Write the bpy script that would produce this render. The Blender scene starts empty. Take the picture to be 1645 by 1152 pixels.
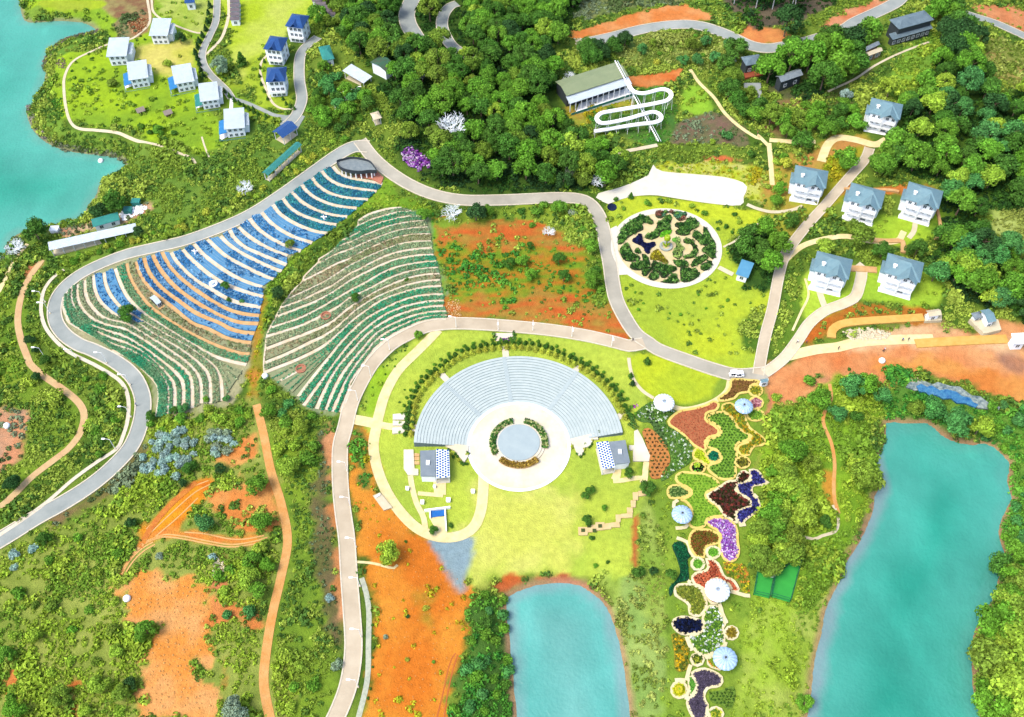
import bpy, math, random
import numpy as np
from mathutils import Vector, Matrix
from mathutils.geometry import delaunay_2d_cdt
random.seed(7); rng = np.random.default_rng(7)
sc = bpy.context.scene
R = math.radians

# ------------------------------------------------------------------ camera, light, exposure
CAMH, PITCH, FPX = 240.0, 54.0, 1600.0
cam = bpy.data.cameras.new('camera'); cam.sensor_width = 36; cam.lens = 36 * FPX / 1645
cam.clip_start = 1; cam.clip_end = 12000
camo = bpy.data.objects.new('camera', cam); sc.collection.objects.link(camo)
camo.location = (0, 0, CAMH); camo.rotation_euler = (R(90 - PITCH), 0, 0); sc.camera = camo
SUN_EL, SUN_AZ = 60.0, -118.0           # azimuth measured from +Y towards +X: the sun stands to the left, a little on the camera's side
w = bpy.data.worlds.new('World'); sc.world = w; w.use_nodes = True
wn = w.node_tree; wn.nodes.clear()
sky = wn.nodes.new('ShaderNodeTexSky'); sky.sky_type = 'NISHITA'; sky.sun_disc = False
sky.sun_elevation = R(SUN_EL); sky.sun_rotation = R(SUN_AZ); sky.air_density = 0.8; sky.dust_density = 3.0; sky.ozone_density = 0.7
bg = wn.nodes.new('ShaderNodeBackground'); bg.inputs[1].default_value = 0.15
wo = wn.nodes.new('ShaderNodeOutputWorld'); wn.links.new(sky.outputs[0], bg.inputs[0]); wn.links.new(bg.outputs[0], wo.inputs[0])
sun = bpy.data.lights.new('sun', 'SUN'); sun.energy = 1.2; sun.angle = R(24); sun.color = (1, .95, .86)
suno = bpy.data.objects.new('sun', sun); sc.collection.objects.link(suno)
sd_ = Vector((math.sin(R(SUN_AZ)) * math.cos(R(SUN_EL)), math.cos(R(SUN_AZ)) * math.cos(R(SUN_EL)), math.sin(R(SUN_EL))))
suno.rotation_euler = sd_.to_track_quat('Z', 'Y').to_euler(); suno.location = (0, 100, 300)
vs = sc.view_settings; vs.view_transform = 'Standard'; vs.look = 'None'; vs.gamma = 1; vs.use_curve_mapping = False
vs.exposure = 1.58

# ------------------------------------------------------------------ reading points off the photograph
def Zm(x0, y0, s):
    def f(t):
        v = [float(q) for q in t.replace(',', ' ').split()]
        return [(x0 + v[i] / s, y0 + v[i + 1] / s) for i in range(0, len(v), 2)]
    return f
PX = Zm(0, 0, 1)
Q11, Q12, Q13, Q14 = Zm(0, 0, 3.84), Zm(400, 0, 3.84), Zm(800, 0, 3.84), Zm(1200, 0, 3.697)
Q21, Q22, Q23, Q24 = Zm(0, 280, 3.84), Zm(400, 280, 3.84), Zm(800, 280, 3.84), Zm(1200, 280, 3.697)
Q31, Q32, Q33, Q34 = Zm(0, 560, 3.84), Zm(400, 560, 3.84), Zm(800, 560, 3.84), Zm(1200, 560, 3.697)
Q41, Q42, Q43, Q44 = Zm(0, 850, 3.814), Zm(400, 850, 3.814), Zm(800, 850, 3.814), Zm(1200, 850, 3.697)
F1, F2, F3, F4 = Zm(90, 380, 8.225), Zm(180, 520, 6.854), Zm(240, 380, 8.225), Zm(380, 250, 6.58)
F5, F6, F7, F8 = Zm(410, 320, 6.4), Zm(560, 320, 5.759), Zm(410, 480, 5.76), Zm(560, 500, 5.759)
G1, G2, G3, G4 = Zm(980, 320, 7.68), Zm(1000, 600, 6.327), Zm(1060, 720, 6.4), Zm(1060, 860, 7.68)
G5, G6, G7, G8 = Zm(1060, 990, 7.11), Zm(640, 660, 5.76), Zm(900, 660, 5.483), Zm(740, 520, 5.483)

cp, sp = math.cos(R(90 - PITCH)), math.sin(R(90 - PITCH))
def ray(px, py):
    dx = (np.asarray(px, float) - 822.5) / FPX; dy = -(np.asarray(py, float) - 576) / FPX
    return dx, dy * cp + sp, dy * sp - cp
def Gz(px, py, z):
    dx, dy, dz = ray(px, py); t = (z - CAMH) / dz
    return dx * t, dy * t

# numpy value noise
_T = np.random.default_rng(3).random((256, 256))
def vnoise(x, y):
    xi = np.floor(x).astype(int); yi = np.floor(y).astype(int); fx = x - xi; fy = y - yi
    fx = fx * fx * (3 - 2 * fx); fy = fy * fy * (3 - 2 * fy)
    a = _T[yi & 255, xi & 255]; b = _T[yi & 255, (xi + 1) & 255]; c = _T[(yi + 1) & 255, xi & 255]; d = _T[(yi + 1) & 255, (xi + 1) & 255]
    return (a * (1 - fx) + b * fx) * (1 - fy) + (c * (1 - fx) + d * fx) * fy
def fbm(x, y, s, o=4, seed=0):
    v = 0; a = .5; t = 0
    x = np.asarray(x) / s + 17.3 * seed + 300; y = np.asarray(y) / s + 9.1 * seed + 300
    for i in range(o):
        v = v + a * vnoise(x, y); t += a; a *= .5; x = x * 2.03 + 5.1; y = y * 2.03 + 3.7
    return v / t
def sstep(a, b, x):
    t = np.clip((x - a) / (b - a), 0, 1); return t * t * (3 - 2 * t)

def spline(pts, step=1.5, closed=False):
    """Catmull-Rom through world points, resampled to even steps"""
    P = np.array(pts, float); n = len(P)
    if n < 3 and not closed:
        L = np.linalg.norm(P[-1] - P[0]); k = max(2, int(L / step) + 1)
        return P[0] + (P[-1] - P[0]) * np.linspace(0, 1, k)[:, None]
    idx = range(n) if closed else range(n - 1); out = []
    for i in idx:
        if closed: p0, p1, p2, p3 = P[(i - 1) % n], P[i], P[(i + 1) % n], P[(i + 2) % n]
        else: p1, p2 = P[i], P[i + 1]; p0 = P[i - 1] if i else 2 * p1 - p2; p3 = P[i + 2] if i + 2 < n else 2 * p2 - p1
        t = np.linspace(0, 1, 9)[:-1][:, None]
        out.append(.5 * ((2 * p1) + (p2 - p0) * t + (2 * p0 - 5 * p1 + 4 * p2 - p3) * t ** 2 + (3 * p1 - p0 - 3 * p2 + p3) * t ** 3))
    Q = np.vstack(out + [P[:1] if closed else P[-1:]])
    d = np.r_[0, np.cumsum(np.linalg.norm(np.diff(Q, axis=0), axis=1))]
    k = max(3 if not closed else 6, int(round(d[-1] / step)) + 1); s = np.linspace(0, d[-1], k)
    Q = np.c_[np.interp(s, d, Q[:, 0]), np.interp(s, d, Q[:, 1])]
    return Q[:-1] if closed else Q

def poly_sd(x, y, P, reach=25.0):
    """distance to polygon outline, positive outside; far points get +reach"""
    x = np.asarray(x, float).ravel(); y = np.asarray(y, float).ravel(); out = np.full(x.shape, float(reach))
    P = np.asarray(P); lo, hi = P.min(0) - reach, P.max(0) + reach
    m = np.where((x > lo[0]) & (x < hi[0]) & (y > lo[1]) & (y < hi[1]))[0]
    if not len(m): return out
    X, Y = x[m], y[m]; d2 = np.full(X.shape, 1e18); ins = np.zeros(X.shape, bool)
    for (ax, ay), (bx, by) in zip(P, np.roll(P, -1, 0)):
        ex, ey = bx - ax, by - ay; L = ex * ex + ey * ey + 1e-12
        t = np.clip(((X - ax) * ex + (Y - ay) * ey) / L, 0, 1)
        d2 = np.minimum(d2, (X - ax - ex * t) ** 2 + (Y - ay - ey * t) ** 2)
        if ay != by:
            c = ((ay > Y) != (by > Y)) & (X < (bx - ax) * (Y - ay) / (by - ay) + ax); ins ^= c
    d = np.sqrt(d2); out[m] = np.where(ins, -d, np.minimum(d, reach)); return out
def line_d(x, y, P, reach=12.0):
    x = np.asarray(x, float).ravel(); y = np.asarray(y, float).ravel(); out = np.full(x.shape, float(reach))
    P = np.asarray(P); lo, hi = P.min(0) - reach, P.max(0) + reach
    m = np.where((x > lo[0]) & (x < hi[0]) & (y > lo[1]) & (y < hi[1]))[0]
    if not len(m): return out
    X, Y = x[m], y[m]; d2 = np.full(X.shape, 1e18)
    for (ax, ay), (bx, by) in zip(P[:-1], P[1:]):
        ex, ey = bx - ax, by - ay; L = ex * ex + ey * ey + 1e-12
        t = np.clip(((X - ax) * ex + (Y - ay) * ey) / L, 0, 1)
        d2 = np.minimum(d2, (X - ax - ex * t) ** 2 + (Y - ay - ey * t) ** 2)
    out[m] = np.minimum(np.sqrt(d2), reach); return out

# ------------------------------------------------------------------ relief
WATER = -2.5
def wpoly(px, z=WATER, step=3.0):
    a = np.array(px); x, y = Gz(a[:, 0], a[:, 1], z); return spline(np.c_[x, y], step, True)
LAKES = {
 'left': wpoly(PX('36 -45') + Q11('130,0 130,60 150,120 190,140 350,130 500,137 560,160 600,190 520,215 400,245 330,290 290,340 270,400 285,450 265,530 230,575 205,640 165,680 195,780 250,850 330,900 420,930 560,950 680,965 750,980 780,1020 720,1070 650,1110 610,1152') +
   Q21('600,130 545,190 520,250 430,295 300,315 200,345 95,375 40,440 0,520') + PX('-90 470 -120 200 -100 -45')),
 'centre': wpoly(Q43('45,425 110,385 250,338 400,328 500,342 580,392 640,440 690,520 730,640 760,760 780,900 800,1020 812,1160') + PX('1014 1240 828 1240') + Q43('110,1152 98,1000 85,850 70,700 50,520')),
 'right': wpoly(Q34('820,440 870,432 950,445 1080,440 1130,490 1200,540 1330,572 1430,562 1530,640 1570,700 1545,760 1560,830 1580,880 1530,980 1500,1060') +
   Q44('1500,60 1530,120 1525,230 1490,300 1500,350 1430,470 1360,590 1340,700 1340,850 1350,1000 1385,1116') + PX('1585 1240 1290 1240') +
   Q44('355,1116 380,960 390,840 410,720 440,620 460,490 500,400 550,300 590,190 640,120 690,30') + Q34('720,1030 750,950 755,850 790,830 810,770 770,720 770,650 800,600 825,520')),
}
AC = np.array(Gz(833.5, 716, 0.)); 
AR = float(Gz(915, 716, 0.)[0] - AC[0])            # radius of the white stage ring
AO = float(Gz(1001, 716, 0.)[0] - AC[0])            # outer radius of the seating
BUMPS = [(740, 140, 40, 6), (1545, 260, 48, 6), (1350, 60, 40, 4), (480, 330, 42, 3.0), (1400, 380, 45, 2.5), (300, 280, 30, 2), (150, 130, 35, 1.5), (330, 1000, 40, 2.0), (640, 1000, 18, 0.8)]
BUMPS = [(*Gz(a, b, 0.), r, h) for a, b, r, h in BUMPS]
def base(x, y):
    z = 0.0
    for bx, by, r, h in BUMPS: z = z + h * np.exp(-((x - bx) ** 2 + (y - by) ** 2) / (2 * r * r))
    z = z + 1.2 * (fbm(x, y, 60, 2, 5) - .5)
    dx, dy = x - AC[0], y - AC[1]; r = np.hypot(dx, dy) + 1e-6
    flat = 1 - sstep(AO + 3, AO + 22, r)
    z = z * (1 - flat) + flat * 0.0
    m = 1.9 * sstep(AR, AO + 1, r) * (1 - sstep(AO + 8, AO + 48, r)) * sstep(-.12, .3, dy / r)
    return z + m
def hgt(x, y):
    x = np.asarray(x, float); y = np.asarray(y, float); sh = x.shape; x = x.ravel(); y = y.ravel()
    z = base(x, y)
    for P in LAKES.values():
        s = poly_sd(x, y, P, 12)
        z = np.where(s > 0, WATER + (z - WATER) * (.12 * np.minimum(s, 1) + .88 * sstep(0, 9, s)) , WATER - 2.5 * sstep(0, 5, -s))
    return z.reshape(sh)
def H1(x, y): return float(hgt(np.array([x]), np.array([y]))[0])
def G(pts, up=0.0, it=7):
    """photo pixels -> world x, y on the relief (up: the pixel shows a point that high above the ground)"""
    a = np.array(pts, float).reshape(-1, 2); z = np.full(len(a), up)
    for _ in range(it):
        x, y = Gz(a[:, 0], a[:, 1], z); z = hgt(x, y) + up
    return np.c_[x, y]
def g1(px, py, up=0.0):
    p = G([(px, py)], up)[0]; return float(p[0]), float(p[1])

# ------------------------------------------------------------------ materials
def lin(c, k=1.0):
    return tuple(((v / 255 / 12.92) if v / 255 < .04045 else ((v / 255 + .055) / 1.055) ** 2.4) * k for v in c)
K = 0.43                                    # photo colour -> surface colour (the photo is exposed bright)
def C(r, g, b, k=1.0): return lin((r, g, b), K * k)
MATS = {}
def mat(name, c1, c2=None, scale=.6, rough=.8, bump=.0, bscale=3., spec=.3, metal=0., attr=None, island=0., objcol=False, transl=0., wave=None, stretch=None, det=6):
    if name in MATS: return MATS[name]
    m = bpy.data.materials.new(name); m.use_nodes = True; t = m.node_tree; N = t.nodes; Lk = t.links.new
    b = N['Principled BSDF']; b.inputs['Roughness'].default_value = rough; b.inputs['Metallic'].default_value = metal
    b.inputs['Specular IOR Level'].default_value = spec
    geo = N.new('ShaderNodeNewGeometry'); pos = geo.outputs['Position']
    if stretch:
        mp = N.new('ShaderNodeMapping'); mp.inputs['Scale'].default_value = stretch; Lk(pos, mp.inputs[0]); pos = mp.outputs[0]
    nz = N.new('ShaderNodeTexNoise'); nz.inputs['Scale'].default_value = scale; nz.inputs['Detail'].default_value = det; nz.inputs['Roughness'].default_value = .65; Lk(pos, nz.inputs['Vector'])
    rp = N.new('ShaderNodeMapRange'); rp.inputs['From Min'].default_value = .3; rp.inputs['From Max'].default_value = .7; Lk(nz.outputs[0], rp.inputs[0])
    mx = N.new('ShaderNodeMix'); mx.data_type = 'RGBA'; Lk(rp.outputs[0], mx.inputs[0])
    c2 = c2 or tuple(v * .75 for v in c1)
    if attr:
        at = N.new('ShaderNodeAttribute'); at.attribute_name = attr
        def scaled(k, tint=(1, 1, 1)):
            q = N.new('ShaderNodeMix'); q.data_type = 'RGBA'; q.blend_type = 'MULTIPLY'; q.inputs[0].default_value = 1
            Lk(at.outputs['Color'], q.inputs[6]); q.inputs[7].default_value = (k * tint[0], k * tint[1], k * tint[2], 1); return q.outputs[2]
        Lk(scaled(c1[0]), mx.inputs[6]); Lk(scaled(c2[0]), mx.inputs[7])
    else:
        mx.inputs[6].default_value = (*c1, 1); mx.inputs[7].default_value = (*c2, 1)
    col = mx.outputs[2]
    if island:
        mr = N.new('ShaderNodeMapRange'); mr.inputs['To Min'].default_value = 1 - island; mr.inputs['To Max'].default_value = 1 + island
        Lk(geo.outputs['Random Per Island'], mr.inputs[0])
        q = N.new('ShaderNodeVectorMath'); q.operation = 'SCALE'; Lk(col, q.inputs[0]); Lk(mr.outputs[0], q.inputs['Scale']); col = q.outputs[0]
    if objcol:
        oi = N.new('ShaderNodeObjectInfo'); q = N.new('ShaderNodeMix'); q.data_type = 'RGBA'; q.blend_type = 'MULTIPLY'; q.inputs[0].default_value = 1
        Lk(col, q.inputs[6]); Lk(oi.outputs['Color'], q.inputs[7]); col = q.outputs[2]
    if wave:
        wv = N.new('ShaderNodeTexWave'); wv.inputs['Scale'].default_value = wave[0]; wv.bands_direction = wave[1]; wv.inputs['Distortion'].default_value = 0
        tc = N.new('ShaderNodeTexCoord'); Lk(tc.outputs['Object'], wv.inputs[0])
        bp = N.new('ShaderNodeBump'); bp.inputs['Strength'].default_value = .8; bp.inputs['Distance'].default_value = .08; Lk(wv.outputs['Fac'], bp.inputs['Height']); Lk(bp.outputs[0], b.inputs['Normal'])
    elif bump:
        n2 = N.new('ShaderNodeTexNoise'); n2.inputs['Scale'].default_value = bscale; n2.inputs['Detail'].default_value = 4; Lk(pos, n2.inputs['Vector'])
        bp = N.new('ShaderNodeBump'); bp.inputs['Strength'].default_value = bump; bp.inputs['Distance'].default_value = .3; Lk(n2.outputs[0], bp.inputs['Height']); Lk(bp.outputs[0], b.inputs['Normal'])
    Lk(col, b.inputs['Base Color'])
    if transl:
        tr = N.new('ShaderNodeBsdfTranslucent'); Lk(col, tr.inputs[0]); ms = N.new('ShaderNodeMixShader'); ms.inputs[0].default_value = transl
        Lk(b.outputs[0], ms.inputs[1]); Lk(tr.outputs[0], ms.inputs[2]); Lk(ms.outputs[0], N['Material Output'].inputs[0])
    MATS[name] = m; return m
M_ground = mat('ground_cover', (1.17,) * 3, (.82,) * 3, .6, .95, .9, 2.2, .08, attr='gcol', det=8)
M_leaf = mat('leaves', (1.1,) * 3, (.85,) * 3, .3, .8, 0, spec=.12, attr='col', island=.42, objcol=True, transl=.22)
M_scrub = mat('scrub_leaves', (1.15,) * 3, (.8,) * 3, .15, .85, 0, spec=.1, attr='col', island=.4, transl=.2)
M_bark = mat('bark', (.16, .11, .075), (.09, .065, .045), 3, .9, .4, 8)
M_bare = mat('silver_bark', (.42, .43, .42), (.3, .32, .33), 2, .8)
M_asph = mat('asphalt', C(238, 222, 192), C(205, 188, 158), .12, .9, .15, 6, .2)
M_asph2 = mat('grey_asphalt', C(196, 202, 194), C(160, 170, 165), .12, .9, .15, 6, .2)
M_asph3 = mat('shaded_asphalt', C(218, 212, 192), C(182, 178, 160), .12, .9, .15, 6, .2)  # greyed between the other two, with roadside shrub shade put into the colour
M_conc = mat('pale_concrete', C(252, 240, 205), C(235, 218, 180), .35, .85, .1, 5, .2)
M_kerb = mat('kerb_stone', C(255, 246, 222), C(235, 220, 190), 1.2, .8)
M_white = mat('white_paint', (.78, .78, .76), (.68, .69, .69), 1.5, .6)
M_plaza = mat('plaza_paving', C(255, 252, 238), C(248, 232, 190), .12, .7, .05, 4)
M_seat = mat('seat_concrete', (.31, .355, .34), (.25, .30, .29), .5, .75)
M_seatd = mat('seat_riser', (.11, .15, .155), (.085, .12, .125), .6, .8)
M_sand = mat('sandy_path', C(255, 242, 185, 1.1), C(242, 216, 150, 1.1), .5, .9, .2, 5)
M_dirt = mat('orange_dirt', C(234, 162, 80), C(246, 192, 120), .35, .95, .5, 2)
M_white_path = mat('mulch_path', C(255, 245, 225), C(240, 215, 170), .5, .9, .2, 4)
M_tan_path = mat('tan_terrace_path', C(245, 205, 145), C(225, 170, 105), .5, .9, .2, 4)
M_roofblue = mat('blue_roof_tiles', C(165, 203, 212, 1.1), C(142, 186, 200, 1.1), .8, .5, wave=(3.2, 'Y'))
M_roofblue2 = mat('deep_blue_roof', C(65, 120, 195), C(50, 100, 175), .8, .5, wave=(3.2, 'Y'))
M_roofwhite = mat('pale_roof_sheet', (.47, .53, .56), (.40, .47, .50), .5, .5, wave=(3, 'X'))
M_porch = mat('blue_porch', C(50, 150, 215), C(40, 130, 195), 1, .4)
M_wall = mat('render_wall', (.74, .77, .78), (.62, .67, .7), .6, .8)
M_glass = mat('window_glass', (.03, .05, .07), (.05, .09, .11), 2, .12, spec=.6)
M_dark = mat('dark_metal', (.035, .045, .05), (.025, .03, .035), 2, .5)
M_greyroof = mat('grey_sheet_roof', C(178, 192, 198), C(160, 176, 186), .5, .45, wave=(2.5, 'Y'))
M_greenroof = mat('sage_roof', C(180, 195, 145), C(160, 178, 130), .3, .6, wave=(2.2, 'X'))
M_teal = mat('teal_sheet', C(70, 180, 165), C(50, 160, 150), .5, .5, wave=(2.2, 'X'))
M_wood = mat('timber', (.22, .14, .08), (.15, .09, .05), 2, .8)
M_soil = mat('garden_soil', C(150, 120, 75), C(120, 100, 60), 1, .95, .5, 4)
M_steel = mat('pale_steel', (.62, .64, .65), (.5, .52, .54), 1, .4, metal=.2)

# ------------------------------------------------------------------ meshes
def link(o, parent=None):
    sc.collection.objects.link(o)
    if parent is not None: o.parent = parent
    return o
def tag(o, label=None, cat=None, group=None, kind=None):
    if label: o['label'] = label
    if cat: o['category'] = cat
    if group: o['group'] = group
    if kind: o['kind'] = kind
    return o
def npmesh(name, V, F, m=None, col=None, cname='col', smooth=False, mi=None):
    V = np.asarray(V, np.float32); F = np.asarray(F, np.int32); k = F.shape[1]
    me = bpy.data.meshes.new(name); me.vertices.add(len(V)); me.vertices.foreach_set('co', V.ravel())
    me.loops.add(F.size); me.loops.foreach_set('vertex_index', F.ravel())
    me.polygons.add(len(F)); me.polygons.foreach_set('loop_start', np.arange(0, F.size, k, dtype=np.int32))
    if mi is not None: me.polygons.foreach_set('material_index', np.asarray(mi, np.int32))
    me.update(calc_edges=True)
    me.polygons.foreach_set('use_smooth', np.full(len(F), smooth))
    if col is not None:
        a = me.attributes.new(cname, 'FLOAT_COLOR', 'POINT'); a.data.foreach_set('color', np.c_[col, np.ones(len(col))].astype(np.float32).ravel())
    for q in (m if isinstance(m, (list, tuple)) else [m]):
        if q: me.materials.append(q)
    return me
def obj(name, me, parent=None, loc=None, rz=0):
    o = bpy.data.objects.new(name, me); link(o, parent)
    if loc is not None: o.location = loc
    if rz: o.rotation_euler.z = rz
    return o
def empty(name, loc, rz=0):
    o = bpy.data.objects.new(name, None); link(o); o.location = loc; o.rotation_euler.z = rz; o.empty_display_size = .5; return o
class MB:
    def __init__(s): s.v = []; s.f = []; s.m = []
    def add(s, v, f, mi=0):
        n = len(s.v); s.v += [tuple(p) for p in v]; s.f += [tuple(i + n for i in q) for q in f]; s.m += [mi] * len(f); return s
    def box(s, x0, x1, y0, y1, z0, z1, mi=0):
        return s.add([(x0, y0, z0), (x1, y0, z0), (x1, y1, z0), (x0, y1, z0), (x0, y0, z1), (x1, y0, z1), (x1, y1, z1), (x0, y1, z1)],
                     [(0, 3, 2, 1), (4, 5, 6, 7), (0, 1, 5, 4), (1, 2, 6, 5), (2, 3, 7, 6), (3, 0, 4, 7)], mi)
    def tube(s, pts, r, n=6, mi=0, cap=True):
        P = [Vector(p) for p in pts]; rr = r if isinstance(r, (list, tuple)) else [r] * len(P); base = len(s.v); ref = None
        for i, p in enumerate(P):
            d = (P[min(i + 1, len(P) - 1)] - P[max(i - 1, 0)]).normalized()
            if ref is None: ref = Vector((0, 0, 1)) if abs(d.z) < .9 else Vector((1, 0, 0))
            a = d.cross(ref)
            if a.length < 1e-4: a = d.cross(Vector((0, 1, 0)))
            a.normalize(); b = d.cross(a)
            for k in range(n):
                t = 2 * math.pi * k / n; s.v.append(tuple(p + (a * math.cos(t) + b * math.sin(t)) * rr[i]))
        for i in range(len(P) - 1):
            for k in range(n):
                q = base + i * n; s.f.append((q + k, q + (k + 1) % n, q + n + (k + 1) % n, q + n + k)); s.m.append(mi)
        if cap:
            s.f.append(tuple(base + k for k in range(n))[::-1]); s.m.append(mi)
            q = base + (len(P) - 1) * n; s.f.append(tuple(q + k for k in range(n))); s.m.append(mi)
        return s
    def lathe(s, prof, n=12, c=(0, 0), mi=0):
        b = len(s.v)
        for r, z in prof:
            for k in range(n):
                t = 2 * math.pi * k / n; s.v.append((c[0] + r * math.cos(t), c[1] + r * math.sin(t), z))
        for i in range(len(prof) - 1):
            for k in range(n):
                q = b + i * n; s.f.append((q + k, q + (k + 1) % n, q + n + (k + 1) % n, q + n + k)); s.m.append(mi)
        return s
    def mesh(s, name, m, smooth=False):
        me = bpy.data.meshes.new(name); me.from_pydata(s.v, [], s.f)
        for q in (m if isinstance(m, (list, tuple)) else [m]): me.materials.append(q)
        me.polygons.foreach_set('material_index', s.m); me.polygons.foreach_set('use_smooth', [smooth] * len(s.f)); me.update(); return me
    def build(s, name, m, parent=None, smooth=False, loc=None):
        return obj(name, s.mesh(name, m, smooth), parent, loc)

CLEAR_LINES, CLEAR_POLYS, CLEAR_DISCS = [], [], []     # where no undergrowth stands
LAYER = [0]
def ribbon(name, W, width, m, dz=.10, thick=.0, parent=None, closed=False, cols=3, clear=True, origin=None):
    """a band of given width draped over the ground along world points W; thick > 0 gives it a raised, square-edged section"""
    W = np.asarray(W); n = len(W)
    if closed: T = np.roll(W, -1, 0) - np.roll(W, 1, 0)
    else: T = np.gradient(W, axis=0)
    T = T / (np.linalg.norm(T, axis=1)[:, None] + 1e-9); Nn = np.c_[-T[:, 1], T[:, 0]]
    wd = np.asarray(width) * np.ones(n); us = np.linspace(-.5, .5, cols)
    V = []; 
    for u in us:
        p = W + Nn * (wd * u)[:, None]; V.append(np.c_[p, hgt(p[:, 0], p[:, 1]) + dz + thick])
    if thick:
        for u in (us[0], us[-1]):
            p = W + Nn * (wd * u)[:, None]; V.append(np.c_[p, hgt(p[:, 0], p[:, 1]) + dz - .25])
    V = np.vstack(V); F = []
    k = n if closed else n - 1; i = np.arange(k); j = (i + 1) % n
    for c in range(cols - 1): F.append(np.c_[c * n + j, c * n + i, (c + 1) * n + i, (c + 1) * n + j])
    if thick:
        a = cols * n; b = (cols + 1) * n; e = (cols - 1) * n
        F.append(np.c_[i, j, a + j, a + i]); F.append(np.c_[e + j, e + i, b + i, b + j])
        if not closed:
            F.append(np.array([[0, a, b, e]])); q = n - 1; F.append(np.array([[q, e + q, b + q, a + q]]))
    F = np.vstack(F)
    if clear: CLEAR_LINES.append((W if not closed else np.vstack([W, W[:1]]), float(np.max(wd)) / 2 + .5))
    return obj(name, npmesh(name, V, F, m), parent)
def inside(P, x, y): return poly_sd(x, y, P, 1e6) < 0
def sheet(name, W, m, dz=.12, thick=0., parent=None, res=2.5, clear=True, col=None):
    """a flat area (world outline W) draped over the ground"""
    W = np.asarray(W); lo, hi = W.min(0), W.max(0)
    gx, gy = np.meshgrid(np.arange(lo[0] + res / 2, hi[0], res), np.arange(lo[1] + res / 2, hi[1], res)); gx = gx.ravel(); gy = gy.ravel()
    if len(gx): k = poly_sd(gx, gy, W, 1e6) < -res * .35; gx = gx[k]; gy = gy[k]
    pts = [Vector(p) for p in W] + [Vector((a, b)) for a, b in zip(gx, gy)]; n = len(W)
    v, e, f, *_ = delaunay_2d_cdt(pts, [], [list(range(n))], 1, 1e-5)
    V = np.array([(p.x, p.y) for p in v]); z = hgt(V[:, 0], V[:, 1]) + dz + thick
    V3 = np.c_[V, z]; F = [t for t in f if len(t) == 3]
    if thick:
        b = len(V3); w = np.c_[W, hgt(W[:, 0], W[:, 1]) + dz + thick]; wb = w.copy(); wb[:, 2] -= thick + .25
        V3 = np.vstack([V3, w, wb]); 
        for i in range(n):
            j = (i + 1) % n; F += [(b + i, b + n + i, b + n + j), (b + i, b + n + j, b + j)]
    if clear: CLEAR_POLYS.append(W)
    return obj(name, npmesh(name, V3, F, m), parent)
def circ_w(cx, cy, rx, ry, n=28): # world ellipse
    t = np.linspace(0, 2 * math.pi, n, endpoint=False); return np.c_[cx + rx * np.cos(t), cy + ry * np.sin(t)]
def circ_px(cx, cy, rx, ry, n=22):
    t = np.linspace(0, 2 * math.pi, n, endpoint=False); return [(cx + rx * math.cos(a), cy + ry * math.sin(a)) for a in t]
def struct(o, label=None):
    o['kind'] = 'structure'
    if label: o['label'] = label
    return o

# leaf-clump templates: loose triangles over a dome
def clump_template(n, leaf, seed, flat=.8, low=-.15):
    r = np.random.default_rng(seed); z = r.uniform(low, 1, n); a = r.uniform(0, 2 * np.pi, n); q = np.sqrt(np.maximum(0, 1 - z * z))
    rad = r.uniform(.72, 1.08, n) * (1 + .18 * np.sin(3 * a + seed)); D = np.c_[q * np.cos(a), q * np.sin(a), z]
    Cn = D * rad[:, None] * np.array([1, 1, flat]); nn = D + r.normal(0, .45, (n, 3)); nn /= np.linalg.norm(nn, axis=1)[:, None]
    t1 = np.cross(nn, r.normal(0, 1, (n, 3))); t1 /= np.linalg.norm(t1, axis=1)[:, None]; t2 = np.cross(nn, t1)
    L = leaf * r.uniform(.7, 1.3, (n, 1)); V = np.stack([Cn + t1 * L, Cn - t1 * L * .5 + t2 * L * .87, Cn - t1 * L * .5 - t2 * L * .87], 1)
    return V.reshape(-1, 3)
TPL = [clump_template(26, .42, s) for s in range(8)]
TPL_DOT = [clump_template(9, .75, 40 + s, .7, .1) for s in range(6)]
TPL_S = [clump_template(60, .27, 70 + s, .85, -.1) for s in range(4)]
def scatter(name, P, S, col, m=None, tpl=None, parent=None, flat=1.0, jitter=.12, zoff=0.):
    """many leaf clumps merged into one mesh; P world xy, S radius, col base colour per clump"""
    tpl = tpl or TPL; P = np.asarray(P); n = len(P)
    if n == 0: return None
    z = hgt(P[:, 0], P[:, 1]) + zoff; S = np.asarray(S) * np.ones(n); col = np.asarray(col) * np.ones((n, 3))
    idx = rng.integers(0, len(tpl), n); VV = []; CC = []
    for k, T in enumerate(tpl):
        q = np.where(idx == k)[0]
        if not len(q): continue
        a = rng.uniform(0, 6.283, len(q)); c, s = np.cos(a)[:, None], np.sin(a)[:, None]; X, Y, Z = T[:, 0][None], T[:, 1][None], T[:, 2][None]
        sz = S[q][:, None]; V = np.stack([(X * c - Y * s) * sz + P[q, 0][:, None], (X * s + Y * c) * sz + P[q, 1][:, None], Z * sz * flat + z[q][:, None] + sz * .12], 2)
        VV.append(V.reshape(-1, 3)); cc = col[q] * (1 + rng.uniform(-jitter, jitter, (len(q), 1)))
        CC.append(np.repeat(cc, len(T), 0))
    V = np.vstack(VV); Cc = np.vstack(CC); F = np.arange(len(V)).reshape(-1, 3)
    return obj(name, npmesh(name, V, F, m or M_scrub, np.clip(Cc, 0, 1)), parent)
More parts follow.
